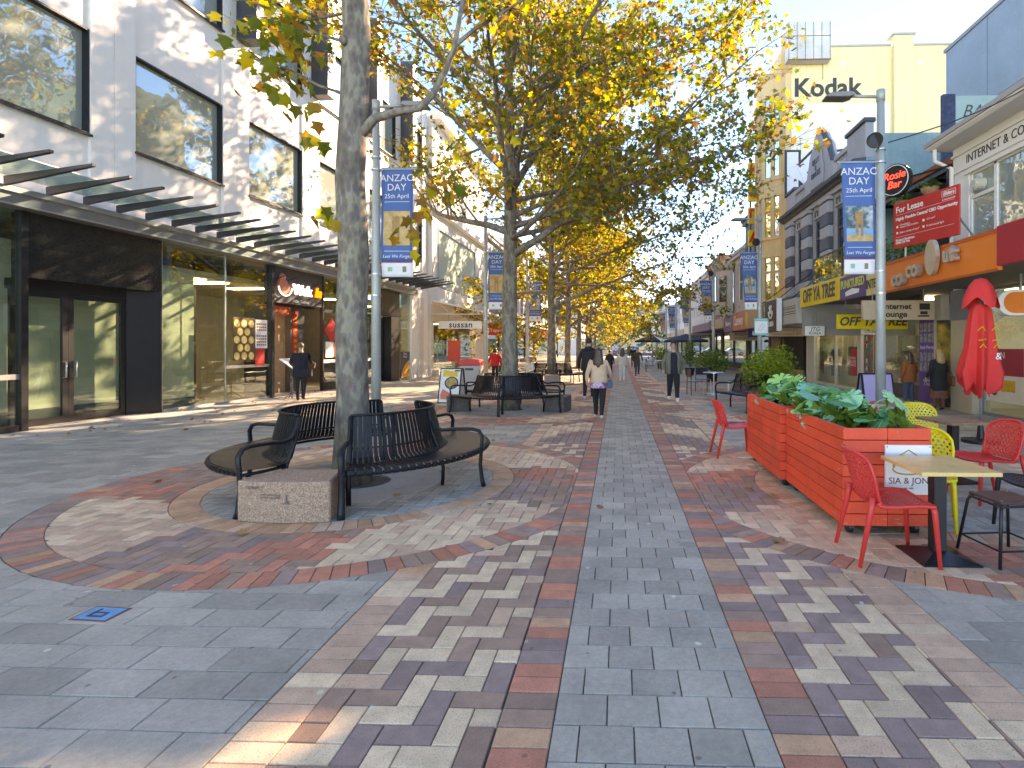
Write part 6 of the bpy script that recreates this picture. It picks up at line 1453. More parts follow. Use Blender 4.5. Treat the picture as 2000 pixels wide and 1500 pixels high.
# ---------------------------------------------------------------- perforated cafe chairs
def lattice(mb, surf, nu, nv, hole=0.60):
    for j in range(nv):
        off = 0.5 if j % 2 else 0.0
        for i in range(-1, nu + 1):
            u0, u1 = max(0, (i + off) / nu), min(1, (i + 1 + off) / nu)
            if u1 - u0 < 1e-4 or u0 >= 1: continue
            v0, v1 = j / nv, (j + 1) / nv; cu, cv = (u0 + u1) / 2, (v0 + v1) / 2
            solid = u1 - u0 < 0.9 / nu
            O = [(u0, cv), ((u0 + cu) / 2, v0), ((u1 + cu) / 2, v0), (u1, cv), ((u1 + cu) / 2, v1), ((u0 + cu) / 2, v1)]
            O = [(u0, v0), (cu, v0), (u1, v0), (u1, v1), (cu, v1), (u0, v1)]
            I_ = [(cu + (a - cu) * hole * (1.0 if k_ in (1, 4) else 0.72), cv + (b - cv) * hole) for k_, (a, b) in enumerate(O)]
            vs = [surf(*p) for p in O] + ([] if solid else [surf(*p) for p in I_])
            mb.add(vs, [tuple(range(6))] if solid else [(k, (k + 1) % 6, 6 + (k + 1) % 6, 6 + k) for k in range(6)])
def lerp_curve(c, t):
    t = max(0, min(0.99999, t)) * (len(c) - 1); i = int(t); f = t - i; f = f * f * (3 - 2 * f) * 0.3 + f * 0.7
    return tuple(a + (b - a) * f for a, b in zip(c[i], c[i + 1]))
SEATC = [(0.235, 0.445, 0.245), (0.12, 0.452, 0.25), (0.0, 0.44, 0.245), (-0.12, 0.432, 0.235), (-0.19, 0.44, 0.225)]     # x, z, half width
BACKC = [(-0.19, 0.44, 0.225), (-0.225, 0.48, 0.228), (-0.25, 0.56, 0.238), (-0.275, 0.66, 0.245), (-0.305, 0.76, 0.235), (-0.325, 0.82, 0.205)]
def seat_s(u, v):
    x, z, hw = lerp_curve(SEATC, v); s_ = 2 * u - 1
    return (x - 0.02 * s_ * s_ * (1 - v), hw * s_, z - 0.018 * (1 - s_ * s_))
def back_s(u, v):
    x, z, hw = lerp_curve(BACKC, v); s_ = 2 * u - 1
    return (x + (0.05 + 0.03 * v) * s_ * s_ - 0.012 * (1 - s_ * s_), hw * s_, z - 0.05 * v * v * s_ * s_ * s_ * s_)
def chair_parts():
    out = {}
    m = MB(); lattice(m, seat_s, 10, 12, 0.58); out['seat'] = m
    m = MB(); lattice(m, back_s, 11, 15, 0.62); out['backrest'] = m
    m = MB()
    rim = [seat_s(0, v / 10) for v in range(0, 11)] + [back_s(0, v / 10) for v in range(1, 11)] + [back_s(u / 12, 1) for u in range(1, 12)] + [back_s(1, 1 - v / 10) for v in range(0, 11)] + [seat_s(1, 1 - v / 10) for v in range(1, 11)] + [seat_s(1 - u / 8, 0) for u in range(1, 9)]
    m.tube(rim, 0.0145, 8, cap=False); out['rim'] = m
    legs = []
    for sx, sy in ((1, 1), (1, -1), (-1, 1), (-1, -1)):
        m = MB()
        if sx > 0: m.tube([(0.205, sy * 0.225, 0.445), (0.215, sy * 0.232, 0.40), (0.245, sy * 0.25, 0.0)], [0.024, 0.023, 0.015], 8, flat=0.9)
        else: m.tube([(-0.215, sy * 0.225, 0.50), (-0.225, sy * 0.23, 0.42), (-0.315, sy * 0.255, 0.0)], [0.022, 0.024, 0.015], 8, flat=0.9)
        legs.append(m)
    out['leg'] = legs
    return out
def chair_proto(mat, label, loc, rz, group='perforated plastic cafe chairs'):
    t_ = thing('cafe_chair', label, 'chair', loc, rz, group)
    cp = chair_parts()
    for nm in ('seat', 'backrest'):
        o = cp[nm].build(nm, mat, t_, smooth=False, local=True); s_ = o.modifiers.new('thick', 'SOLIDIFY'); s_.thickness = 0.008; s_.offset = 0
    cp['rim'].build('rim', mat, t_, smooth=True, local=True)
    for lg in cp['leg']: lg.build('leg', mat, t_, smooth=True, local=True)
    return t_
mCHR = M('chair_red', (0.82, 0.045, 0.035), 0.42, var=0.05, rnd=0.0)
mCHY = M('chair_yellow', (0.88, 0.66, 0.03), 0.42, var=0.05)
mCHK = M('chair_black', (0.02, 0.02, 0.022), 0.45, var=0.1)
c_red = chair_proto(mCHR, 'red perforated chair in front of the white cafe sign', (2.08, 4.31, 0), R(-3))
copy_tree(c_red, None, (1.72, 8.2, 0), R(2), 'lone red chair standing past the far end of the planters')
copy_tree(c_red, None, (3.85, 5.95, 0), R(-175), 'red chair with its back to the camera beside the timber table')
copy_tree(c_red, None, (3.55, 7.6, 0), R(-70), 'red chair peeking over the planter corner')
copy_tree(c_red, None, (4.75, 5.95, 0), R(150), 'red chair at the right picture edge behind the black one')
c_yel = chair_proto(mCHY, 'yellow perforated chair behind the pale table', (2.78, 5.15, 0), R(-118))
copy_tree(c_yel, None, (4.05, 7.45, 0), R(-95), 'yellow chair behind the brown timber table')
chair_proto(mCHK, 'black perforated chair cut by the right picture edge', (3.62, 4.85, 0), R(178))
# tables
mPALE = M('pale_timber', (0.85, 0.55, 0.21), 0.4, var=0.12, vs_=5, coat=0.2)
mACAC = M('brown_timber', (0.33, 0.19, 0.10), 0.45, var=0.35, vs_=9)
def cafe_table(label, cx, cy, rz, W_, D_, h, mt):
    t_ = thing('cafe_table', label, 'table', (cx, cy, 0), rz, 'cafe tables on black pedestals')
    B('table_top', mt, t_, (-W_ / 2, W_ / 2, -D_ / 2, D_ / 2, h - 0.03, h), local=True, bevel=0.004)
    B('column', mSIGNK, t_, (-0.045, 0.045, -0.045, 0.045, 0.05, h - 0.031), local=True)
    m = MB(); b = 0.21; m.add([(-b, -b, 0), (b, -b, 0), (b, b, 0), (-b, b, 0), (-b, -b, 0.012), (b, -b, 0.012), (b, b, 0.012), (-b, b, 0.012), (-0.05, -0.05, 0.06), (0.05, -0.05, 0.06), (0.05, 0.05, 0.06), (-0.05, 0.05, 0.06)],
                       [(3, 2, 1, 0), (0, 1, 5, 4), (1, 2, 6, 5), (2, 3, 7, 6), (3, 0, 4, 7), (4, 5, 9, 8), (5, 6, 10, 9), (6, 7, 11, 10), (7, 4, 8, 11), (8, 9, 10, 11)]); m.build('base', M('table_base', (0.02, 0.02, 0.022), 0.3, var=0.1, metal=0.3), t_, local=True)
    return t_
cafe_table('pale timber square cafe table in front of the red planter', 2.43, 4.30, R(0), 0.56, 0.62, 0.71, mPALE)
cafe_table('brown timber cafe table beside the folded red parasol', 4.0, 6.75, R(8), 0.52, 0.62, 0.73, mACAC)
cafe_table('brown timber table behind the yellow chair', 4.35, 8.7, R(0), 0.6, 0.6, 0.73, mACAC)
# stool
st = thing('stool', 'black tubular stool with dark timber seat at the right picture edge', 'stool', (2.93, 4.30, 0), R(6))
m = MB(); m.box(-0.165, 0.165, -0.165, 0.165, 0.445, 0.465); m.build('seat', M('stool_timber', (0.11, 0.05, 0.03), 0.45, var=0.25, vs_=8), st, local=True, bevel=0.008)
m = MB(); rr = 0.17; sq = [(rr - 0.03, rr), (-rr + 0.03, rr), (-rr, rr - 0.03), (-rr, -rr + 0.03), (-rr + 0.03, -rr), (rr - 0.03, -rr), (rr, -rr + 0.03), (rr, rr - 0.03), (rr - 0.03, rr)]
m.tube([(x, y, 0.435) for x, y in sq], 0.011, 6); m.build('seat_frame', mBLK, st, local=True)
for sx, sy in ((1, 1), (1, -1), (-1, 1), (-1, -1)):
    m = MB(); m.tube([(sx * 0.15, sy * 0.15, 0.435), (sx * 0.165, sy * 0.165, 0.40), (sx * 0.215, sy * 0.215, 0.0)], 0.0115, 8); m.build('leg', mBLK, st, local=True, smooth=True)
for a, b in (((1, 1), (1, -1)), ((1, -1), (-1, -1)), ((-1, -1), (-1, 1)), ((-1, 1), (1, 1))):
    m = MB(); m.tube([(a[0] * 0.198, a[1] * 0.198, 0.12), (b[0] * 0.198, b[1] * 0.198, 0.12)], 0.008, 6); m.build('stretcher', mBLK, st, local=True)
for sx, sy in ((1, 1), (1, -1), (-1, 1), (-1, -1)): B('screw', mALU, st, (sx * 0.13 - 0.005, sx * 0.13 + 0.005, sy * 0.13 - 0.005, sy * 0.13 + 0.005, 0.466, 0.469), local=True)
# folded parasol
pa = thing('folded_parasol', 'folded red parasol with gold print on a steel pole', 'parasol', (6.05, 9.45, 0))
m = MB(); m.tube([(0, 0, 0.03), (0, 0, 2.62)], 0.024, 10); m.build('pole', mALU, pa, local=True, smooth=True)
m = MB(); m.lathe([(0.28, 0), (0.28, 0.05), (0.06, 0.07), (0.04, 0.3)], 20); m.build('base', mBLK, pa, local=True)
m = MB(); n = 112; vs = []; rows = [(2.30, 0.10, 0.0), (2.2, 0.17, 0.12), (1.95, 0.21, 0.25), (1.6, 0.25, 0.33), (1.35, 0.31, 0.4), (1.18, 0.36, 0.46), (1.05, 0.32, 0.5)]
for k, (z, r_, w_) in enumerate(rows):
    for i in range(n):
        t = 2 * PI * i / n; f = 1 - 2 * abs(math.sin(t * 3.5 + 0.35 * math.sin(t * 2) + 0.12 * k)); rr = r_ * (1 - w_ * 0.55 + w_ * 0.55 * f) * (1 + 0.05 * math.sin(2 * t + k * 0.3))
        vs.append((rr * math.cos(t), rr * math.sin(t), z - (0.26 * abs(math.sin(t * 3.5)) + 0.05 * math.sin(t * 2) if k == len(rows) - 1 else 0)))
m.add(vs, [(k * n + i, k * n + (i + 1) % n, (k + 1) * n + (i + 1) % n, (k + 1) * n + i) for k in range(len(rows) - 1) for i in range(n)])
m.build('canopy', M('parasol_red', (0.80, 0.035, 0.03), 0.75, var=0.06), pa, local=True, smooth=True)
m = MB(); vs = []; n = 32; rows = [(2.74, 0.02), (2.72, 0.09), (2.62, 0.17), (2.42, 0.235), (2.32, 0.26)]
for k, (z, r_) in enumerate(rows):
    for i in range(n):
        t = 2 * PI * i / n; sq_ = 1 + 0.16 * math.cos(4 * t) * (k / 4); vs.append((r_ * sq_ * math.cos(t), r_ * sq_ * math.sin(t), z - (0.09 * math.cos(4 * t) * (1 if k == 4 else 0))))
m.add(vs, [(k * n + i, k * n + (i + 1) % n, (k + 1) * n + (i + 1) % n, (k + 1) * n + i) for k in range(4) for i in range(n)]); m.build('vent_cap', MATS['parasol_red'], pa, local=True, smooth=True)
for sx in (-0.1, 0.12):
    m = MB(); m.tube([(sx - 0.06, -0.185, 1.86), (sx, -0.20, 1.93), (sx + 0.06, -0.185, 1.86)], 0.008, 4); m.tube([(sx - 0.06, -0.205, 1.70), (sx + 0.06, -0.205, 1.72)], 0.008, 4); m.tube([(sx - 0.05, -0.222, 1.58), (sx, -0.225, 1.64), (sx + 0.05, -0.222, 1.58)], 0.008, 4); m.build('gold_print', mYEL, pa, local=True)
text('&', 0.16, (0.12, -0.26, 1.44), 'cam', mSIGNW, pa, local=True, ex=0.002)
# boards on the pavement
def a_board(label, loc, rz, W_, H_, face):
    t_ = thing('a_frame_sign', label, 'sign', loc, rz, 'a-frame boards on the pavement')
    for s_ in (-1, 1):
        mt_ = Matrix.Translation((0, s_ * 0.16, H_ / 2)) @ Matrix.Rotation(R(s_ * 12), 4, 'X')
        m = MB(); m.mbox(mt_, W_, 0.02, H_); o = m.build('panel', face, t_, local=True)
        m = MB()
        for a, b, w2, h2 in ((-W_ / 2, 0, 0.03, H_), (W_ / 2, 0, 0.03, H_), (0, -H_ / 2, W_, 0.03), (0, H_ / 2, W_, 0.03)): m.mbox(mt_ @ Matrix.Translation((a, 0, b)), w2, 0.034, h2)
        m.build('frame', mBLK, t_, local=True)
    return t_
ab = a_board('white a-frame menu board with a bowl of food picture beside the second bench', (-4.75, 15.7, 0), R(-8), 0.62, 0.98, mSIGNW)
def on_board(name, poly, mt, off, H_=0.98):
    o_ = Matrix.Translation((0, -0.16, H_ / 2)) @ Matrix.Rotation(R(-12), 4, 'X')
    m = MB(); m.ext([(a, b) for a, b in poly], (0, 0, 0), (1, 0, 0), (0, 0, 1), 0.002); m.v = [tuple(o_ @ (Vector(v) + Vector((0, -0.012 - off, 0)))) for v in m.v]; return m.build(name, mt, ab, local=True)
circ = lambda cx, cz, r_, k=1.0: [(cx + r_ * math.cos(t * PI / 12), cz + k * r_ * math.sin(t * PI / 12)) for t in range(24)]
on_board('header_print', [(-0.24, 0.26), (0.22, 0.26), (0.22, 0.4), (-0.22, 0.45)], M('print_mustard', (0.78, 0.50, 0.06), 0.5, var=0.05), 0.001)
on_board('bowl_print', circ(0.05, 0.08, 0.21, 0.85), M('print_bowl', (0.05, 0.05, 0.05), 0.5, var=0.1), 0.002); on_board('food_print', circ(0.05, 0.08, 0.17, 0.85), M('print_food', (0.48, 0.26, 0.12), 0.5, var=0.5, vs_=18, c2=(0.30, 0.32, 0.06)), 0.0045)
on_board('price_print', [(-0.24, -0.38), (0.0, -0.40), (0.17, -0.3), (0.0, -0.2), (-0.2, -0.1), (-0.26, -0.25)], M('print_coral', (0.80, 0.20, 0.12), 0.5, var=0.05), 0.003); on_board('logo_print', [(0.12, 0.41), (0.28, 0.41), (0.28, 0.45), (0.12, 0.45)], mSIGNK, 0.001)
ab2 = a_board('lilac a-frame board partly hidden behind the right lamp post and leaves', (5.3, 11.6, 0), R(4), 0.62, 1.05, M('board_lilac', (0.42, 0.36, 0.58), 0.5, var=0.05))
text('FRESH THIS', 0.10, (0, -0.10, 0.82), 'cam', mSIGNW, ab2, local=True, ex=0.003, rot=(R(78), 0, 0), bold=0.003)
# litter bin
bn = thing('litter_bin', 'grey litter bin with red curved lid beside the menu board', 'bin', (-4.9, 18.35, 0))
B('body', M('bin_grey', (0.33, 0.32, 0.31), 0.5, metal=0.3, var=0.08), bn, (-0.34, 0.34, -0.3, 0.3, 0.03, 0.98), local=True, bevel=0.02)
m = MB(); m.ext([(-0.36, 0.98), (0.36, 0.98), (0.36, 1.1), (0.28, 1.17), (0.0, 1.2), (-0.28, 1.17), (-0.36, 1.1)], (0, 0.32, 0), (1, 0, 0), (0, 0, 1), 0.64); m.build('lid', mREDP, bn, local=True, bevel=0.01)
B('slot', mSIGNK, bn, (-0.14, 0.14, -0.306, -0.301, 0.82, 0.89), local=True)
# access cover
hc = thing('service_cover', 'small blue steel service cover set in the grey paving', 'cover', (-3.09, 3.2, 0), R(-4))
mBL = M('cover_blue', (0.02, 0.33, 0.62), 0.5, var=0.2, vs_=12)
B('frame', mRUST, hc, (-0.12, 0.12, -0.085, 0.085, -0.01, 0.0035), local=True); B('plate', mBL, hc, (-0.105, 0.105, -0.07, 0.07, -0.01, 0.0065), local=True)
B('raised_mark', mDGREY, hc, (-0.05, 0.05, -0.045, -0.03, 0.0066, 0.009), (-0.05, 0.05, 0.0, 0.012, 0.0066, 0.009), (-0.05, -0.035, -0.029, 0.05, 0.0066, 0.009), (0.035, 0.05, -0.029, -0.001, 0.0066, 0.009), local=True)
st_ = thing('steel_studs', 'three small steel survey studs in the right herringbone bricks', 'studs', (1.5, 3.6, 0))
for x, y in ((0, 0.02), (0.09, 0.03), (0.02, -0.09)):
    m = MB(); m.lathe([(0.014, 0.0), (0.012, 0.004), (0.0, 0.005)], 10, (x, y)); m.build('stud', mALU, st_, local=True)
# menu stand outside the left restaurant
ms = thing('menu_stand', 'slanted menu stand outside the left restaurant entrance', 'menu stand', (-9.95, 16.55, 0))
m = MB(); m.tube([(0, 0, 0.03), (0, 0, 0.95)], 0.018, 8); 
for a in (0.3, 2.4, 4.5): m.tube([(0, 0, 0.22), (0.32 * math.cos(a), 0.32 * math.sin(a), 0.015)], 0.014, 6)
m.build('tripod', mDGREY, ms, local=True)
m = MB(); m.mbox(Matrix.Translation((0.05, 0, 1.02)) @ Matrix.Rotation(R(35), 4, 'Y'), 0.72, 0.5, 0.03); m.build('menu_panel', mSIGNW, ms, local=True)
# shrubs by the right bench
pb = thing('slatted_planter', 'black slatted planter box of dry flowers in front of the shrubs', 'planter', (3.45, 13.05, 0), R(-20))
B('box', M('planter_dark', (0.03, 0.028, 0.028), 0.7, var=0.1), pb, (-0.40, 0.40, -0.22, 0.22, 0.03, 0.40), local=True)
for i in range(14): B('slat', mBLK, pb, (-0.42 + i * 0.062, -0.385 + i * 0.062, -0.245, -0.221, 0.03, 0.43), local=True)
m = MB(); leafcards(m, (0, 0, 0.48), (0.42, 0.24, 0.10), 260, 0.09); o = m.build('dry_flowers', leaf_mat('dry_blooms', [(0, (0.20, 0.09, 0.05)), (0.5, (0.32, 0.16, 0.10)), (1, (0.12, 0.07, 0.03))], 0.2), pb, local=True); o['kind'] = 'stuff'
def shrub(label, loc, r3, n, s, mt=None, name='shrub'):
    t_ = thing(name, label, 'shrub', loc, 0, 'potted shrubs on the cafe terrace')
    m = MB(); leafcards(m, (0, 0, r3[2] + 0.35), r3, n, s); o = m.build('foliage', mt or mGREEN, t_, local=True); o['kind'] = 'stuff'
    m = MB()
    for i in range(6): a = random.uniform(0, 6.28); m.tube([(0.05 * math.cos(a), 0.05 * math.sin(a), 0), (0.5 * r3[0] * math.cos(a), 0.5 * r3[1] * math.sin(a), r3[2] + 0.3)], [0.015, 0.006], 5)
    m.build('stem', mBARK, t_, local=True)
    m = MB(); m.lathe([(0.0, 0.01), (0.22, 0.01), (0.28, 0.42), (0.25, 0.42), (0, 0.38)], 14); m.build('pot', mBLK, t_, local=True)
    return t_
mLIME = leaf_mat('bright_shrub', [(0, (0.08, 0.16, 0.02)), (0.5, (0.20, 0.30, 0.03)), (1, (0.34, 0.40, 0.05))], 0.5)
shrub('bright green shrub behind the dry flower box', (3.75, 14.2, 0), (0.65, 0.6, 0.62), 1500, 0.10, mLIME)
shrub('taller leafy shrub in front of the aqua notice', (4.4, 15.6, 0), (0.6, 0.6, 0.68), 1300, 0.10, mLIME)
shrub('dark feathery shrub behind the man in green', (4.3, 25.5, 0), (0.9, 0.8, 0.55), 1200, 0.13)
shrub('slim upright shrub under the black parasol', (4.0, 31, 0), (0.35, 0.35, 0.85), 600, 0.12)
shrub('small lime shrub at the far cafe tables', (3.1, 40, 0), (0.7, 0.7, 0.6), 600, 0.16, mLIME)
# open parasols down the mall
def parasol(label, loc, r_, h, mt, cols2=None):
    t_ = thing('open_parasol', label, 'parasol', loc, R(20), 'open cafe parasols')
    m = MB(); m.tube([(0, 0, 0.02), (0, 0, h)], 0.03, 8); m.build('pole', mGREYM, t_, local=True)
    m = MB(); m.lathe([(0.3, 0), (0.3, 0.06), (0.05, 0.09)], 14); m.build('base', mBLK, t_, local=True)
    for k in range(8):
        a0, a1 = k * PI / 4, (k + 1) * PI / 4; m = MB()
        A = (r_ * math.cos(a0), r_ * math.sin(a0), h - 0.5); B_ = (r_ * math.cos(a1), r_ * math.sin(a1), h - 0.5)
        m.add([(0, 0, h), A, B_, (A[0], A[1], A[2] - 0.13), (B_[0], B_[1], B_[2] - 0.13)], [(0, 1, 2), (1, 3, 4, 2)]); m.build('canopy_panel', (cols2 if cols2 and k == 6 else mt), t_, local=True)
    return t_
mPARK = M('parasol_black', (0.025, 0.025, 0.03), 0.8, var=0.1)
parasol('dark navy parasol over the terrace at right', (5.0, 41, 0), 1.7, 2.55, M('parasol_navy', (0.02, 0.03, 0.06), 0.8, var=0.1))
parasol('black parasol with one white panel in the middle distance', (2.9, 47, 0), 1.6, 2.6, mPARK, mSIGNW)
# metal cafe furniture further down
def metal_chair(label, loc, rz):
    t_ = thing('metal_chair', label, 'chair', loc, rz, 'dark metal chairs down the mall')
    B('seat', mBLK, t_, (-0.21, 0.21, -0.21, 0.21, 0.44, 0.46), local=True); B('backrest', mBLK, t_, (-0.22, -0.195, -0.21, 0.21, 0.6, 0.85), local=True)
    for sx, sy in ((1, 1), (1, -1), (-1, 1), (-1, -1)):
        m = MB(); m.tube([(sx * 0.2, sy * 0.2, 0.85 if sx < 0 else 0.45), (sx * 0.21, sy * 0.22, 0)], 0.013, 6); m.build('leg', mALU if sx > 0 else mBLK, t_, local=True)
    return t_
def metal_table(label, loc):
    t_ = thing('metal_table', label, 'table', loc, 0, 'metal tables down the mall')
    m = MB(); m.lathe([(0, 0.72), (0.36, 0.72), (0.36, 0.745), (0, 0.745)], 20); m.build('table_top', mALU, t_, local=True)
    m = MB(); m.tube([(0, 0, 0.02), (0, 0, 0.72)], 0.025, 8); m.build('column', mALU, t_, local=True); m = MB(); m.lathe([(0, 0.03), (0.24, 0.02), (0.24, 0.0)], 16); m.build('base', mALU, t_, local=True)
    return t_
metal_table('round metal table behind the black bench', (3.2, 18.6, 0)); metal_chair('black chair nearest the round metal table', (2.55, 18.4, 0), 0.2); metal_chair('black chair behind the round metal table', (3.0, 19.6, 0), -1.4); metal_chair('black chair right of the round metal table', (3.95, 18.9, 0), 2.9)
for k, (x, y) in enumerate(((2.1, 38), (3.2, 43), (2.6, 34.5))):
    o_ = ['nearest', 'furthest', 'middle']
    metal_table('%s of the small metal tables under the far parasols' % ['second', 'furthest', 'nearest'][k], (x, y, 0))
    metal_chair('chair left of the %s far cafe table' % ['second', 'furthest', 'nearest'][k], (x - 0.65, y, 0), 0.1); metal_chair('chair right of the %s far cafe table' % ['second', 'furthest', 'nearest'][k], (x + 0.65, y + 0.1, 0), 3.2)
# ---------------------------------------------------------------- people
mSKIN = M('skin', (0.52, 0.33, 0.24), 0.55, var=0.05)
mSHOEW = M('shoe_white', (0.72, 0.71, 0.69), 0.6, var=0.05)
mSHOEK = M('shoe_black', (0.02, 0.02, 0.02), 0.5, var=0.1)
def cloth(name, c): return M('cloth_' + name, c, 0.85, var=0.14, vs_=9, bump=0.25, bs=45)
mHAIRD = M('hair_dark', (0.02, 0.014, 0.010), 0.45, var=0.3, vs_=20)
mHAIRB = M('hair_brown', (0.07, 0.035, 0.02), 0.45, var=0.35, vs_=20)
mHAIRY = M('hair_blond', (0.45, 0.28, 0.13), 0.5, var=0.3, vs_=20)
mHAIRG = M('hair_grey', (0.30, 0.28, 0.26), 0.5, var=0.3, vs_=20)
kBLK = cloth('black', (0.018, 0.018, 0.02)); kNAVY = cloth('navy', (0.015, 0.018, 0.03)); kPEACH = cloth('peach', (0.62, 0.42, 0.28)); kKHAKI = cloth('khaki', (0.16, 0.165, 0.11))
kRED = cloth('scarlet', (0.60, 0.02, 0.025)); kCREAM = cloth('ivory', (0.62, 0.58, 0.50)); kRUST = cloth('russet_fur', (0.33, 0.085, 0.025)); kJEAN = cloth('denim', (0.05, 0.07, 0.12)); kGRN = cloth('bottle', (0.05, 0.10, 0.07)); kOLV = cloth('olive', (0.055, 0.055, 0.035)); kPNK = cloth('pale_pink', (0.55, 0.38, 0.40)); kGRY = cloth('charcoal', (0.06, 0.06, 0.065)); kFLOR = M('floral_print', (0.62, 0.50, 0.58), 0.8, var=0.3, vs_=30, c2=(0.30, 0.08, 0.25)); kLIL = cloth('lilac', (0.38, 0.32, 0.45)); kSKRT = M('skirt_brown', (0.20, 0.07, 0.05), 0.85, var=0.4, vs_=25)
PEOPLE = []
def person(label, loc, rz, h, top, legs, shoes=None, hair=mHAIRD, hairlen=0.0, stride=0.0, armbend=0.0, armout=0.0, bulk=1.0, hem=None, skirt=None, hood=False, face=False, sit=False, armfwd=(0, 0), bun=False, hipm=1.0, skinm=None, hemz=0.86, wide_leg=1.0):
    """a standing, walking or sitting figure that looks to -Y in its own frame"""
    root = thing('person', label, 'person', loc, rz, 'people in the mall'); k = h / 1.75
    V = []; E = []; Rr = []; lab = []
    def v(p, r_, l_, par=None):
        V.append(tuple(c * k for c in p)); Rr.append((r_ * k, r_ * k) if not isinstance(r_, tuple) else (r_[0] * k, r_[1] * k)); lab.append(l_)
        if par is not None: E.append((par, len(V) - 1))
        return len(V) - 1
    b = bulk
    dz = -0.48 if sit else 0.0
    pel = v((0, 0, 0.93 + dz), (0.155 * b * hipm, 0.115 * b * hipm), 'hip'); bel = v((0, 0.005, 1.08 + dz), (0.14 * b, 0.105 * b), 'torso', pel)
    ch = v((0, 0.01, 1.28 + dz), (0.165 * b, 0.115 * b), 'torso', bel); nb = v((0, 0.015, 1.44 + dz), (0.095 * b, 0.075 * b), 'torso', ch)
    nk = v((0, 0.0, 1.52 + dz), 0.054, 'head', nb); h1 = v((0, -0.015, 1.585 + dz), (0.070, 0.078), 'head', nk); h2 = v((0, -0.012, 1.66 + dz), (0.078, 0.092), 'head', h1); h3 = v((0, -0.005, 1.725 + dz), (0.055, 0.066), 'head', h2)
    for s_ in (-1, 1):
        sw = stride * s_; af = armfwd[0 if s_ < 0 else 1]
        sh = v((s_ * 0.165 * b, 0.012, 1.40 + dz), 0.068 * b, 'arm', ch)
        el = v((s_ * (0.225 * b + armout), 0.05 + sw * 0.35 - af * 0.12, 1.13 + dz + af * 0.03), 0.05 * b, 'arm', sh)
        wr = v((s_ * (0.235 * b + armout * 1.1), -0.02 + sw * 0.8 - armbend * 0.12 - af * 0.30, 0.90 + dz + armbend * 0.1 + af * 0.12), 0.037 * (0.5 + 0.5 * b), 'arm', el)
        x0, y0, z0 = s_ * (0.238 * b + armout * 1.1), -0.03 + sw * 0.85 - armbend * 0.15 - af * 0.36, 0.865 + dz + armbend * 0.12 + af * 0.14
        ha = v((x0, y0, z0), (0.022, 0.036), 'hand', wr); hb_ = v((x0 - s_ * 0.004, y0 - 0.012, z0 - 0.055), (0.018, 0.038), 'hand', ha)
        for q in range(4):
            yy = y0 - 0.012 + (q - 1.5) * 0.019; L_ = (0.062, 0.072, 0.068, 0.052)[q]
            f1 = v((x0 - s_ * 0.006, yy - 0.004, z0 - 0.075), 0.0085, 'hand', hb_); v((x0 - s_ * 0.022, yy - 0.008, z0 - 0.075 - L_), 0.0075, 'hand', f1)
        t1 = v((x0 - s_ * 0.01, y0 - 0.048, z0 - 0.035), 0.010, 'hand', ha); v((x0 - s_ * 0.018, y0 - 0.062, z0 - 0.075), 0.008, 'hand', t1)
        lw = wide_leg
        hp = v((s_ * 0.085 * hipm, 0.0, 0.86 + dz), 0.098 * b * hipm * lw, 'leg', pel)
        if sit:
            kn = v((s_ * 0.11, -0.42, 0.47), 0.068 * b, 'leg', hp); an_ = v((s_ * 0.11, -0.40, 0.09), 0.045, 'leg', kn)
        else:
            kn = v((s_ * 0.095, -0.025 - sw * 0.55 + abs(sw) * -0.05, 0.48), 0.068 * b * lw, 'leg', hp)
            an_ = v((s_ * 0.095, 0.02 - sw * 1.0 + (0.12 * abs(sw) / 0.3 if sw < 0 else 0), 0.09 + (0.05 if sw < -0.1 else 0)), 0.046 * lw, 'leg', kn)
        ay = V[an_][1] / k; az_ = V[an_][2] / k
        he = v((s_ * 0.098, ay + 0.035, az_ - 0.045), 0.036, 'foot', an_); v((s_ * 0.105, ay - 0.07, az_ - 0.052), (0.042, 0.032), 'foot', an_); v((s_ * 0.108, ay - 0.15, az_ - 0.058), (0.036, 0.024), 'foot', len(V) - 1)
    me = bpy.data.meshes.new('body'); me.from_pydata(V, E, []); me.update()
    o = bpy.data.objects.new('body', me); col.objects.link(o); o.parent = root
    sk = o.modifiers.new('skin', 'SKIN'); sk.use_smooth_shade = True
    for i, d in enumerate(me.skin_vertices[0].data): d.radius = Rr[i]; d.use_root = (i == 0)
    ss = o.modifiers.new('sub', 'SUBSURF'); ss.levels = 2; ss.render_levels = 2
    PEOPLE.append((o, [Vector(p) for p in V], E, lab, dict(head=skinm or mSKIN, hand=skinm or mSKIN, torso=top, arm=top, hip=legs, leg=legs, foot=shoes or mSHOEK)))
    hz = 1.66 + dz
    # hair: a cap on the skull, open at the face, with length behind
    m = MB(); nu, nv = 16, 9; vs_ = []
    for j in range(nv + 1):
        ph = R(90 - 118 * j / nv)
        for i in range(nu):
            t = 2 * PI * i / nu; fr = max(0, -math.sin(t)); ph2 = ph if fr < 0.3 else max(ph, R(90) - (R(90) - ph) * (1 - 0.62 * fr))
            vs_.append((0.092 * math.cos(ph2) * math.cos(t) * k, (0.002 + 0.108 * math.cos(ph2) * math.sin(t)) * k, (hz + 0.008 + 0.108 * math.sin(ph2)) * k))
    m.add(vs_, [(j * nu + i, (j + 1) * nu + i, (j + 1) * nu + (i + 1) % nu, j * nu + (i + 1) % nu) for j in range(nv) for i in range(nu)])
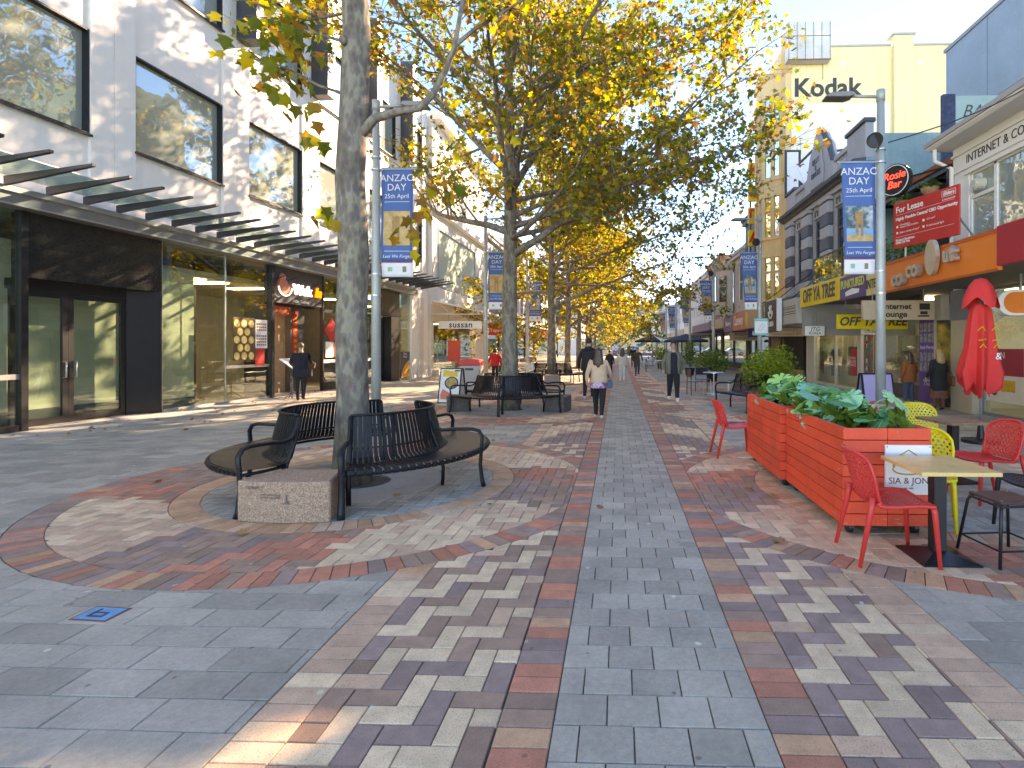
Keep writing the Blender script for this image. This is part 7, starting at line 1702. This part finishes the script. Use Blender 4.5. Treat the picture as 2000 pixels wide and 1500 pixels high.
    if hairlen > 0:
        rows = [(0.03, 0.092, 0.05), (-0.08, 0.10, 0.055), (-0.2, 0.125, 0.06), (-0.3, 0.13, 0.055), (-hairlen, 0.07, 0.03)] if hairlen > 0.32 else [(0.03, 0.095, 0.06), (-0.08, 0.11, 0.07), (-hairlen * 0.7, 0.13, 0.08), (-hairlen, 0.11, 0.06)]
        o_ = len(m.v); n_ = 14; vs_ = []
        for z, rx, ry in rows:
            for i in range(n_):
                t = 2 * PI * i / n_; w_ = 1 + 0.08 * math.sin(5 * t + z * 20); vs_.append((rx * w_ * math.cos(t) * k, (0.075 + (0.03 if z < -0.12 else 0) + ry * w_ * math.sin(t)) * k, (hz + z + 0.015 * math.sin(3 * t)) * k))
        m.add(vs_, [(a * n_ + i, a * n_ + (i + 1) % n_, (a + 1) * n_ + (i + 1) % n_, (a + 1) * n_ + i) for a in range(len(rows) - 1) for i in range(n_)] + [tuple(range((len(rows) - 1) * n_, len(rows) * n_))])
    if bun: m.ell((0, 0.09 * k, (hz + 0.07) * k), 0.05 * k, 0.045 * k, 0.05 * k, 10, 7)
    m.build('hair', hair, root, local=True, smooth=True)
    if hem:                                                # loose jacket or coat over the trunk
        m = MB(); n_ = 24; rows = [(1.47, 0.075, 0.07), (1.43, 0.15, 0.095), (1.36, 0.195, 0.125), (1.2, 0.185, 0.14), (1.05, 0.185, 0.145), (0.95, 0.19 * hipm, 0.15 * hipm), (hemz, 0.195 * hipm, 0.155 * hipm), (hemz + 0.005, 0.17 * hipm, 0.13 * hipm)]
        if len(rows) == 8:                              # finer rings so that the cloth can fold
            zz = [r_[0] for r_ in rows[:7]][::-1]; fine = [1.47 - (1.47 - hemz) * q / 26 for q in range(27)]
            rows = [(z, float(np.interp(z, zz, [r_[1] for r_ in rows[:7]][::-1])), float(np.interp(z, zz, [r_[2] for r_ in rows[:7]][::-1]))) for z in fine] + [rows[7]]
        vs_ = []; puff = 0.03 if hem is kPEACH else 0.012
        for z, rx, ry in rows:
            for i in range(n_):
                t = 2 * PI * i / n_; w_ = 1 + 0.03 * math.sin(4 * t + z * 9) + 0.018 * math.sin(9 * t - z * 22) + puff * math.sin(z * 110)
                vs_.append((rx * b * w_ * math.cos(t) * k, (0.008 + ry * b * w_ * math.sin(t)) * k, (z + dz) * k))
        m.add(vs_, [(a * n_ + i, a * n_ + (i + 1) % n_, (a + 1) * n_ + (i + 1) % n_, (a + 1) * n_ + i) for a in range(len(rows) - 1) for i in range(n_)][::1]); m.build('jacket', hem, root, local=True, smooth=True)
    if hood:
        m = MB(); m.ell((0, 0.09 * k, (1.46 + dz) * k), 0.13 * k, 0.075 * k, 0.075 * k, 14, 8); m.build('hood', hem or top, root, local=True, smooth=True)
    if skirt:
        m = MB(); n_ = 28; vs_ = []; rows = [(0.98, 0.15), (0.8, 0.2), (0.55, 0.24), (0.36, 0.27)]
        for z, rx in rows:
            for i in range(n_): t = 2 * PI * i / n_; w_ = 1 + 0.06 * math.sin(9 * t) * (1 - z); vs_.append((rx * w_ * math.cos(t) * k, rx * 0.8 * w_ * math.sin(t) * k, z * k))
        m.add(vs_, [(a * n_ + i, a * n_ + (i + 1) % n_, (a + 1) * n_ + (i + 1) % n_, (a + 1) * n_ + i) for a in range(3) for i in range(n_)]); m.build('skirt', skirt, root, local=True, smooth=True)
    if face:
        fm = MB()
        for s_ in (-1, 1): fm.ell((s_ * 0.032 * k, -0.098 * k, (hz + 0.0) * k), 0.012 * k, 0.006 * k, 0.007 * k, 8, 5)
        fm.build('eyes', mSHOEK, root, local=True)
        fm = MB()
        for s_ in (-1, 1): fm.tube([(s_ * 0.015 * k, -0.103 * k, (hz + 0.024) * k), (s_ * 0.05 * k, -0.094 * k, (hz + 0.026) * k)], 0.005 * k, 5)
        fm.build('eyebrows', hair, root, local=True)
        fm = MB(); fm.add([(0, -0.103 * k, (hz + 0.01) * k), (-0.016 * k, -0.098 * k, (hz - 0.042) * k), (0.016 * k, -0.098 * k, (hz - 0.042) * k), (0, -0.125 * k, (hz - 0.036) * k)], [(0, 1, 3), (0, 3, 2), (1, 2, 3)]); fm.build('nose', skinm or mSKIN, root, local=True, smooth=True)
        fm = MB(); fm.tube([(-0.024 * k, -0.09 * k, (hz - 0.068) * k), (0, -0.098 * k, (hz - 0.07) * k), (0.024 * k, -0.09 * k, (hz - 0.068) * k)], 0.006 * k, 5); fm.build('mouth', M('lips', (0.40, 0.13, 0.11), 0.5, var=0.05), root, local=True)
        fm = MB()
        for s_ in (-1, 1): fm.ell((s_ * 0.088 * k, 0.0, (hz - 0.01) * k), 0.012 * k, 0.02 * k, 0.03 * k, 8, 6)
        fm.build('ears', skinm or mSKIN, root, local=True, smooth=True)
    return root
def finish_people():
    bpy.context.view_layer.update(); dg = bpy.context.evaluated_depsgraph_get()
    for o, V, E, lab, mats in PEOPLE:
        me = bpy.data.meshes.new_from_object(o.evaluated_get(dg), depsgraph=dg); me.name = 'body'
        names = list(mats); me.materials.clear()
        for n_ in names: me.materials.append(mats[n_])
        co = np.empty(len(me.polygons) * 3); me.polygons.foreach_get('center', co); co = co.reshape(-1, 3)
        best = np.full(len(co), 1e9); idx = np.zeros(len(co), dtype=np.int32)
        for a, b in E:
            A = np.array(V[a]); B_ = np.array(V[b]); d = B_ - A; L2_ = max(1e-9, (d ** 2).sum())
            t = np.clip(((co - A) @ d) / L2_, 0, 1); dist = np.linalg.norm(co - (A + t[:, None] * d), axis=1)
            l_ = lab[b] if lab[b] != 'arm' or lab[a] == 'arm' else 'torso'
            msk = dist < best; best[msk] = dist[msk]; idx[msk] = names.index(l_)
        me.polygons.foreach_set('material_index', idx); me.polygons.foreach_set('use_smooth', np.ones(len(co), dtype=bool)); me.update()
        o.modifiers.clear(); o.data = me
w1 = person('woman in peach puffer jacket with long brown hair walking away', (-0.42, 12.1, 0), R(176), 1.56, kPEACH, kBLK, mSHOEW, mHAIRB, 0.44, 0.24, 0.6, 0.02, 1.12, kPEACH, hipm=1.10, hemz=0.90)
m = MB(); m.lathe([(0.185, 0.70), (0.195, 0.76), (0.19, 0.83)], 20); o = m.build('shirt_hem', kFLOR, w1, local=True, smooth=True)
hbg = thing('handbag', 'small blue handbag at the hip of the woman in peach', 'bag', (-0.17, 12.0, 0.70)); m = MB(); m.box(-0.05, 0.05, -0.09, 0.09, 0, 0.16); m.build('pouch', cloth('blue_leather', (0.05, 0.12, 0.20)), hbg, local=True, bevel=0.02); m = MB(); m.tube([(0.0, -0.06, 0.16), (-0.06, 0.0, 0.45), (-0.16, 0.06, 0.62)], 0.006, 5); m.build('strap', kJEAN, hbg, local=True)
person('tall man in black hooded jacket walking away', (-0.87, 16.4, 0), R(180), 1.84, kBLK, kBLK, mSHOEW, mHAIRD, 0.0, -0.22, 0.2, 0.03, 1.12, kBLK, hood=True, hemz=0.84)
person('man in open khaki jacket and black trousers walking towards the camera', (1.6, 16.1, 0), R(4), 1.73, kKHAKI, kBLK, mSHOEW, mHAIRD, 0.0, 0.12, 0.25, 0.05, 1.14, None, face=True, wide_leg=1.15)
def open_jacket(root, h, mt, inner, hemz=0.82, b=1.14):
    k = h / 1.75; m = MB(); n_ = 22; rows = [(1.47, 0.085, 0.075), (1.42, 0.16, 0.10), (1.33, 0.205, 0.13), (1.15, 0.2, 0.145), (1.0, 0.2, 0.15), (hemz, 0.21, 0.16)]; vs_ = []
    for z, rx, ry in rows:
        for i in range(n_ + 1):
            t = R(-90 + 26) + R(360 - 52) * i / n_; w_ = 1 + 0.03 * math.sin(5 * t + z * 25); vs_.append((rx * b * w_ * math.cos(t) * k, (0.008 + ry * b * w_ * math.sin(t)) * k, z * k))
    m.add(vs_, [(a * (n_ + 1) + i, a * (n_ + 1) + i + 1, (a + 1) * (n_ + 1) + i + 1, (a + 1) * (n_ + 1) + i) for a in range(len(rows) - 1) for i in range(n_)])
    o = m.build('jacket', mt, root, local=True, smooth=True); s_ = o.modifiers.new('thick', 'SOLIDIFY'); s_.thickness = 0.012
    m = MB(); vs_ = []
    for z, rx, ry in ((1.45, 0.07, 0.075), (1.38, 0.13, 0.105), (1.2, 0.15, 0.125), (1.0, 0.16, 0.13), (0.84, 0.165, 0.135)):
        for i in range(17): t = R(180 + 180 * i / 16); vs_.append((rx * b * math.cos(t) * k, (0.0 + ry * b * math.sin(t)) * k, z * k))
    m.add(vs_, [(a * 17 + i, a * 17 + i + 1, (a + 1) * 17 + i + 1, (a + 1) * 17 + i) for a in range(4) for i in range(16)]); m.build('shirt', inner, root, local=True, smooth=True)
open_jacket([o for o in bpy.data.objects if o.get('label', '').startswith('man in open khaki')][0], 1.73, kKHAKI, kNAVY)
person('woman in navy coat with hair tied up standing at the left restaurant', (-9.3, 15.9, 0), R(200), 1.70, kNAVY, kBLK, mSHOEK, M('hair_streaked', (0.16, 0.10, 0.06), 0.5, var=0.5, vs_=20), 0.0, 0.12, 0.9, 0.02, 1.12, kNAVY, bun=True, hemz=0.72, armfwd=(1.0, 0.8))
hbg = thing('shoulder_bag', 'black shoulder bag of the woman in navy coat', 'bag', (-9.02, 15.72, 0.72)); m = MB(); m.box(-0.18, 0.16, -0.07, 0.07, 0, 0.24); m.build('pouch', kBLK, hbg, local=True, bevel=0.03); m = MB(); m.tube([(-0.12, 0, 0.24), (-0.2, -0.02, 0.5), (-0.3, 0.02, 0.74)], 0.012, 5); m.build('strap', kBLK, hbg, local=True)
person('child in black hooded top walking ahead of the couple', (-0.42, 28, 0), R(180), 1.42, kBLK, kBLK, mSHOEK, mHAIRD, 0.0, 0.15, 0.2, 0.02, 1.05, kBLK, hood=True)
person('woman in cream and lilac jacket with white trousers', (0.2, 25.4, 0), R(178), 1.50, kCREAM, cloth('white', (0.66, 0.66, 0.64)), mSHOEW, mHAIRB, 0.42, 0.1, 0.2, 0.04, 1.15, kCREAM, wide_leg=1.15)
person('man in dark brown jumper walking towards the camera', (1.05, 30.3, 0), R(2), 1.56, kOLV, kGRY, mSHOEK, mHAIRG, 0.0, -0.15, 0.2, 0.04, 1.1, face=True)
person('man all in black further up the mall', (1.15, 42, 0), R(0), 1.62, kBLK, kBLK, mSHOEK, mHAIRD, 0.0, 0.12, 0.2, 0.04, 1.15, face=True)
person('person in pale pink shirt far up the mall', (0.2, 58, 0), R(0), 1.68, kPNK, kBLK, mSHOEK, mHAIRB, 0.0, 0.1, 0.2, 0.03, 1.05)
person('person in bottle green jacket by the right shops', (5.6, 32.5, 0), R(200), 1.62, kGRN, kBLK, mSHOEK, mHAIRG, 0.0, 0.1, 0.2, 0.03, 1.15, kGRN)
person('woman in scarlet coat behind the second bench', (-5.5, 24.6, 0), R(190), 1.52, kRED, kNAVY, mSHOEK, mHAIRD, 0.12, 0.05, 0.8, 0.04, 1.2, kRED, armfwd=(0.8, 0.2))
hbg = thing('shopping_bag', 'green shopping bag carried by the woman in scarlet', 'bag', (-5.1, 24.4, 0.42)); m = MB(); m.ext([(-0.13, 0), (0.15, 0), (0.1, 0.32), (-0.05, 0.34)], (0, 0.06, 0), (1, 0, 0), (0, 0, 1), 0.12); m.build('sack', M('bag_green', (0.02, 0.28, 0.12), 0.5, var=0.1), hbg, local=True); m = MB(); m.tube([(-0.02, 0, 0.32), (-0.08, 0, 0.42), (0.06, 0, 0.32)], 0.008, 5); m.build('handle', MATS['bag_green'], hbg, local=True)
person('grey haired woman in white fleece sitting on the bench left of the third trunk', (-3.75, 23.35, 0), R(-35), 1.6, kCREAM, kGRY, mSHOEK, mHAIRG, 0.08, 0, 0.8, 0.03, 1.2, kCREAM, sit=True, armfwd=(0.9, 0.9), hemz=0.95)
person('woman in russet fur coat looking at the shop window', (7.6, 14.75, 0), R(205), 1.47, kRUST, kJEAN, mSHOEK, mHAIRB, 0.34, 0.04, 0.4, 0.02, 1.25, kRUST, hemz=0.80)
person('blond woman in black coat and brown skirt at the violet panel', (8.05, 14.2, 0), R(190), 1.52, kBLK, kSKRT, mSHOEK, mHAIRY, 0.30, 0.04, 0.5, 0.02, 1.2, kBLK, hemz=0.58, skirt=kSKRT, armfwd=(0.5, 0.1))
hbg = thing('shoulder_bag', 'brown leather bag of the blond woman', 'bag', (8.34, 14.1, 0.62)); m = MB(); m.box(-0.06, 0.06, -0.11, 0.11, 0, 0.24); m.build('pouch', cloth('tan_leather', (0.22, 0.07, 0.03)), hbg, local=True, bevel=0.03); m = MB(); m.tube([(0, 0, 0.24), (-0.06, 0.05, 0.5), (-0.14, 0.08, 0.66)], 0.01, 5); m.build('strap', MATS['cloth_tan_leather'], hbg, local=True)
person('person in pale coat outside the far left shops', (-7.2, 33.5, 0), R(160), 1.6, kCREAM, kGRY, mSHOEK, mHAIRG, 0.1, 0.1, 0.3, 0.03, 1.15, kCREAM)
person('person in dark jacket between the third and fourth trunks', (-4.2, 36, 0), R(20), 1.68, kBLK, kBLK, mSHOEK, mHAIRD, 0.0, 0.1, 0.3, 0.03, 1.1)
# ---------------------------------------------------------------- far end of the street
tag(B('cross_road', cASPH, None, (-60, 60, 95.2, 108, -0.06, -0.015)), kind='structure')
tag(B('road_beyond', cASPH, None, (-6, 7, 108.1, 190, -0.06, -0.013)), kind='structure')
def car(label, loc, rz, paint, big=1.0):
    t_ = thing('parked_car', label, 'car', loc, rz, 'cars on the cross road')
    m = MB(); prof = [(-2.1, 0.3), (-2.15, 0.62), (-1.95, 0.82), (-1.2, 0.92), (-0.55, 1.36), (0.75, 1.42), (1.45, 0.98), (2.05, 0.9), (2.15, 0.6), (2.1, 0.3)]
    m.ext([(a * big, b * big) for a, b in prof], (0, 0.85, 0), (1, 0, 0), (0, 0, 1), 1.7); m.build('body', paint, t_, local=True, bevel=0.06)
    m = MB(); m.ext([(-1.0 * big, 0.95 * big), (-0.5 * big, 1.30 * big), (0.72 * big, 1.36 * big), (1.25 * big, 0.99 * big)], (0, 0.86, 0), (1, 0, 0), (0, 0, 1), 1.72); m.build('windows', mWIN2, t_, local=True)
    for x in (-1.3, 1.35):
        for y in (-0.82, 0.82):
            m = MB(); m.tube([(x * big, y - 0.1, 0.32), (x * big, y + 0.1, 0.32)], 0.32, 16); wl = m.build('wheel', mBLK, t_, local=True); m = MB(); m.tube([(x * big, y - 0.105, 0.32), (x * big, y + 0.105, 0.32)], 0.19, 12); m.build('rim', mALU, wl, local=True)
    for x, mt in ((-2.13, mREDP), (2.12, mSIGNW)):
        for y in (-0.6, 0.6): B('lamp', mt, t_, (x * big - 0.04, x * big + 0.04, y - 0.15, y + 0.15, 0.6, 0.74), local=True)
    return t_
car('teal grey car crossing at the far end of the mall', (1.2, 98, 0), 0.0, M('car_teal', (0.10, 0.16, 0.17), 0.25, metal=0.4, var=0.02, coat=0.6))
car('white car behind the teal one on the cross road', (-3.0, 102, 0), R(180), M('car_white', (0.65, 0.66, 0.68), 0.25, var=0.02, coat=0.6))
car('blue van waiting on the road beyond', (3.4, 116, 0), R(90), M('car_blue', (0.08, 0.25, 0.42), 0.3, var=0.02, coat=0.5), 1.25)
car('silver car uphill beyond the crossing', (-0.4, 128, 0), R(90), M('car_silver', (0.45, 0.46, 0.48), 0.25, metal=0.5, var=0.02, coat=0.5), 1.1)
far_building('pale grey corner block beyond the crossing at left', -8, 110, 150, 11, mWHITE2, 9, 3, 1, name='corner_block')
far_building('white corner block beyond the crossing at right', 9, 110, 150, 10, mWHITE, 9, 3, -1, name='corner_block')
hl = MB(); nx, ny = 40, 14; vs_ = []
for j in range(ny + 1):
    for i in range(nx + 1):
        x = -220 + 440 * i / nx; y = 190 + 220 * j / ny; vs_.append((x, y, -2 + (34 * (j / ny) ** 0.8) * (0.75 + 0.25 * math.sin(x * 0.02 + 1)) + 2 * math.sin(x * 0.09 + j)))
hl.add(vs_, [(j * (nx + 1) + i, j * (nx + 1) + i + 1, (j + 1) * (nx + 1) + i + 1, (j + 1) * (nx + 1) + i) for j in range(ny) for i in range(nx)])
tag(hl.build('hill', M('hill_grass', (0.09, 0.11, 0.05), 0.9, var=0.4, vs_=0.05), smooth=True), kind='structure')
wd = MB(); random.seed(3)
for _ in range(240):
    x = random.uniform(-60, 70); y = random.uniform(195, 380); z = 32 * ((y - 190) / 220) ** 0.8 * 0.8
    leafcards(wd, (x, y, z + 2.5), (3, 3, 3.5), 40, 1.8)
tag(wd.build('distant_wood', leaf_mat('distant_leaves', [(0, (0.03, 0.06, 0.02)), (0.6, (0.07, 0.11, 0.03)), (1, (0.16, 0.15, 0.04))], 0.3)), 'dark green trees covering the hill beyond the street end', 'wood', kind='stuff')
mt_ = grow(55, 2.5, 9.5, 0.2, 12, 4.2, 2.0, 6, 5, 7, 0.3)
et = thing('evergreen_tree', 'dark green tree at the right end of the street', 'tree', (7.2, 104, 0)); mt_[0].build('trunk', mBARK, et, local=True)
P, D, S = mt_[2]; o = obj('crown', leaves_mesh('crown', P, D, S, MATS['distant_leaves']), et); o['kind'] = 'stuff'
# steel and glass canopy over the far part of the mall
gc = thing('glass_canopy', 'stepped glass canopy frames over the far end of the mall', 'canopy', (5, 86, 0))
for k in range(4):
    y = 82 + k * 3; m = MB(); m.mbox(Matrix.Translation((5.0, y, 7.2 - k * 0.05)) @ Matrix.Rotation(R(-9), 4, 'Y'), 6.5, 1.6, 0.06); m.build('glass_sheet', mMINT, gc)
    m = MB(); m.tube([(1.8, y, 7.75), (8.6, y, 6.65)], 0.07, 6); m.tube([(7.8, y, 0), (7.8, y, 6.7)], 0.09, 8); m.build('frame', mSIGNW, gc)
convert_texts()
finish_people()
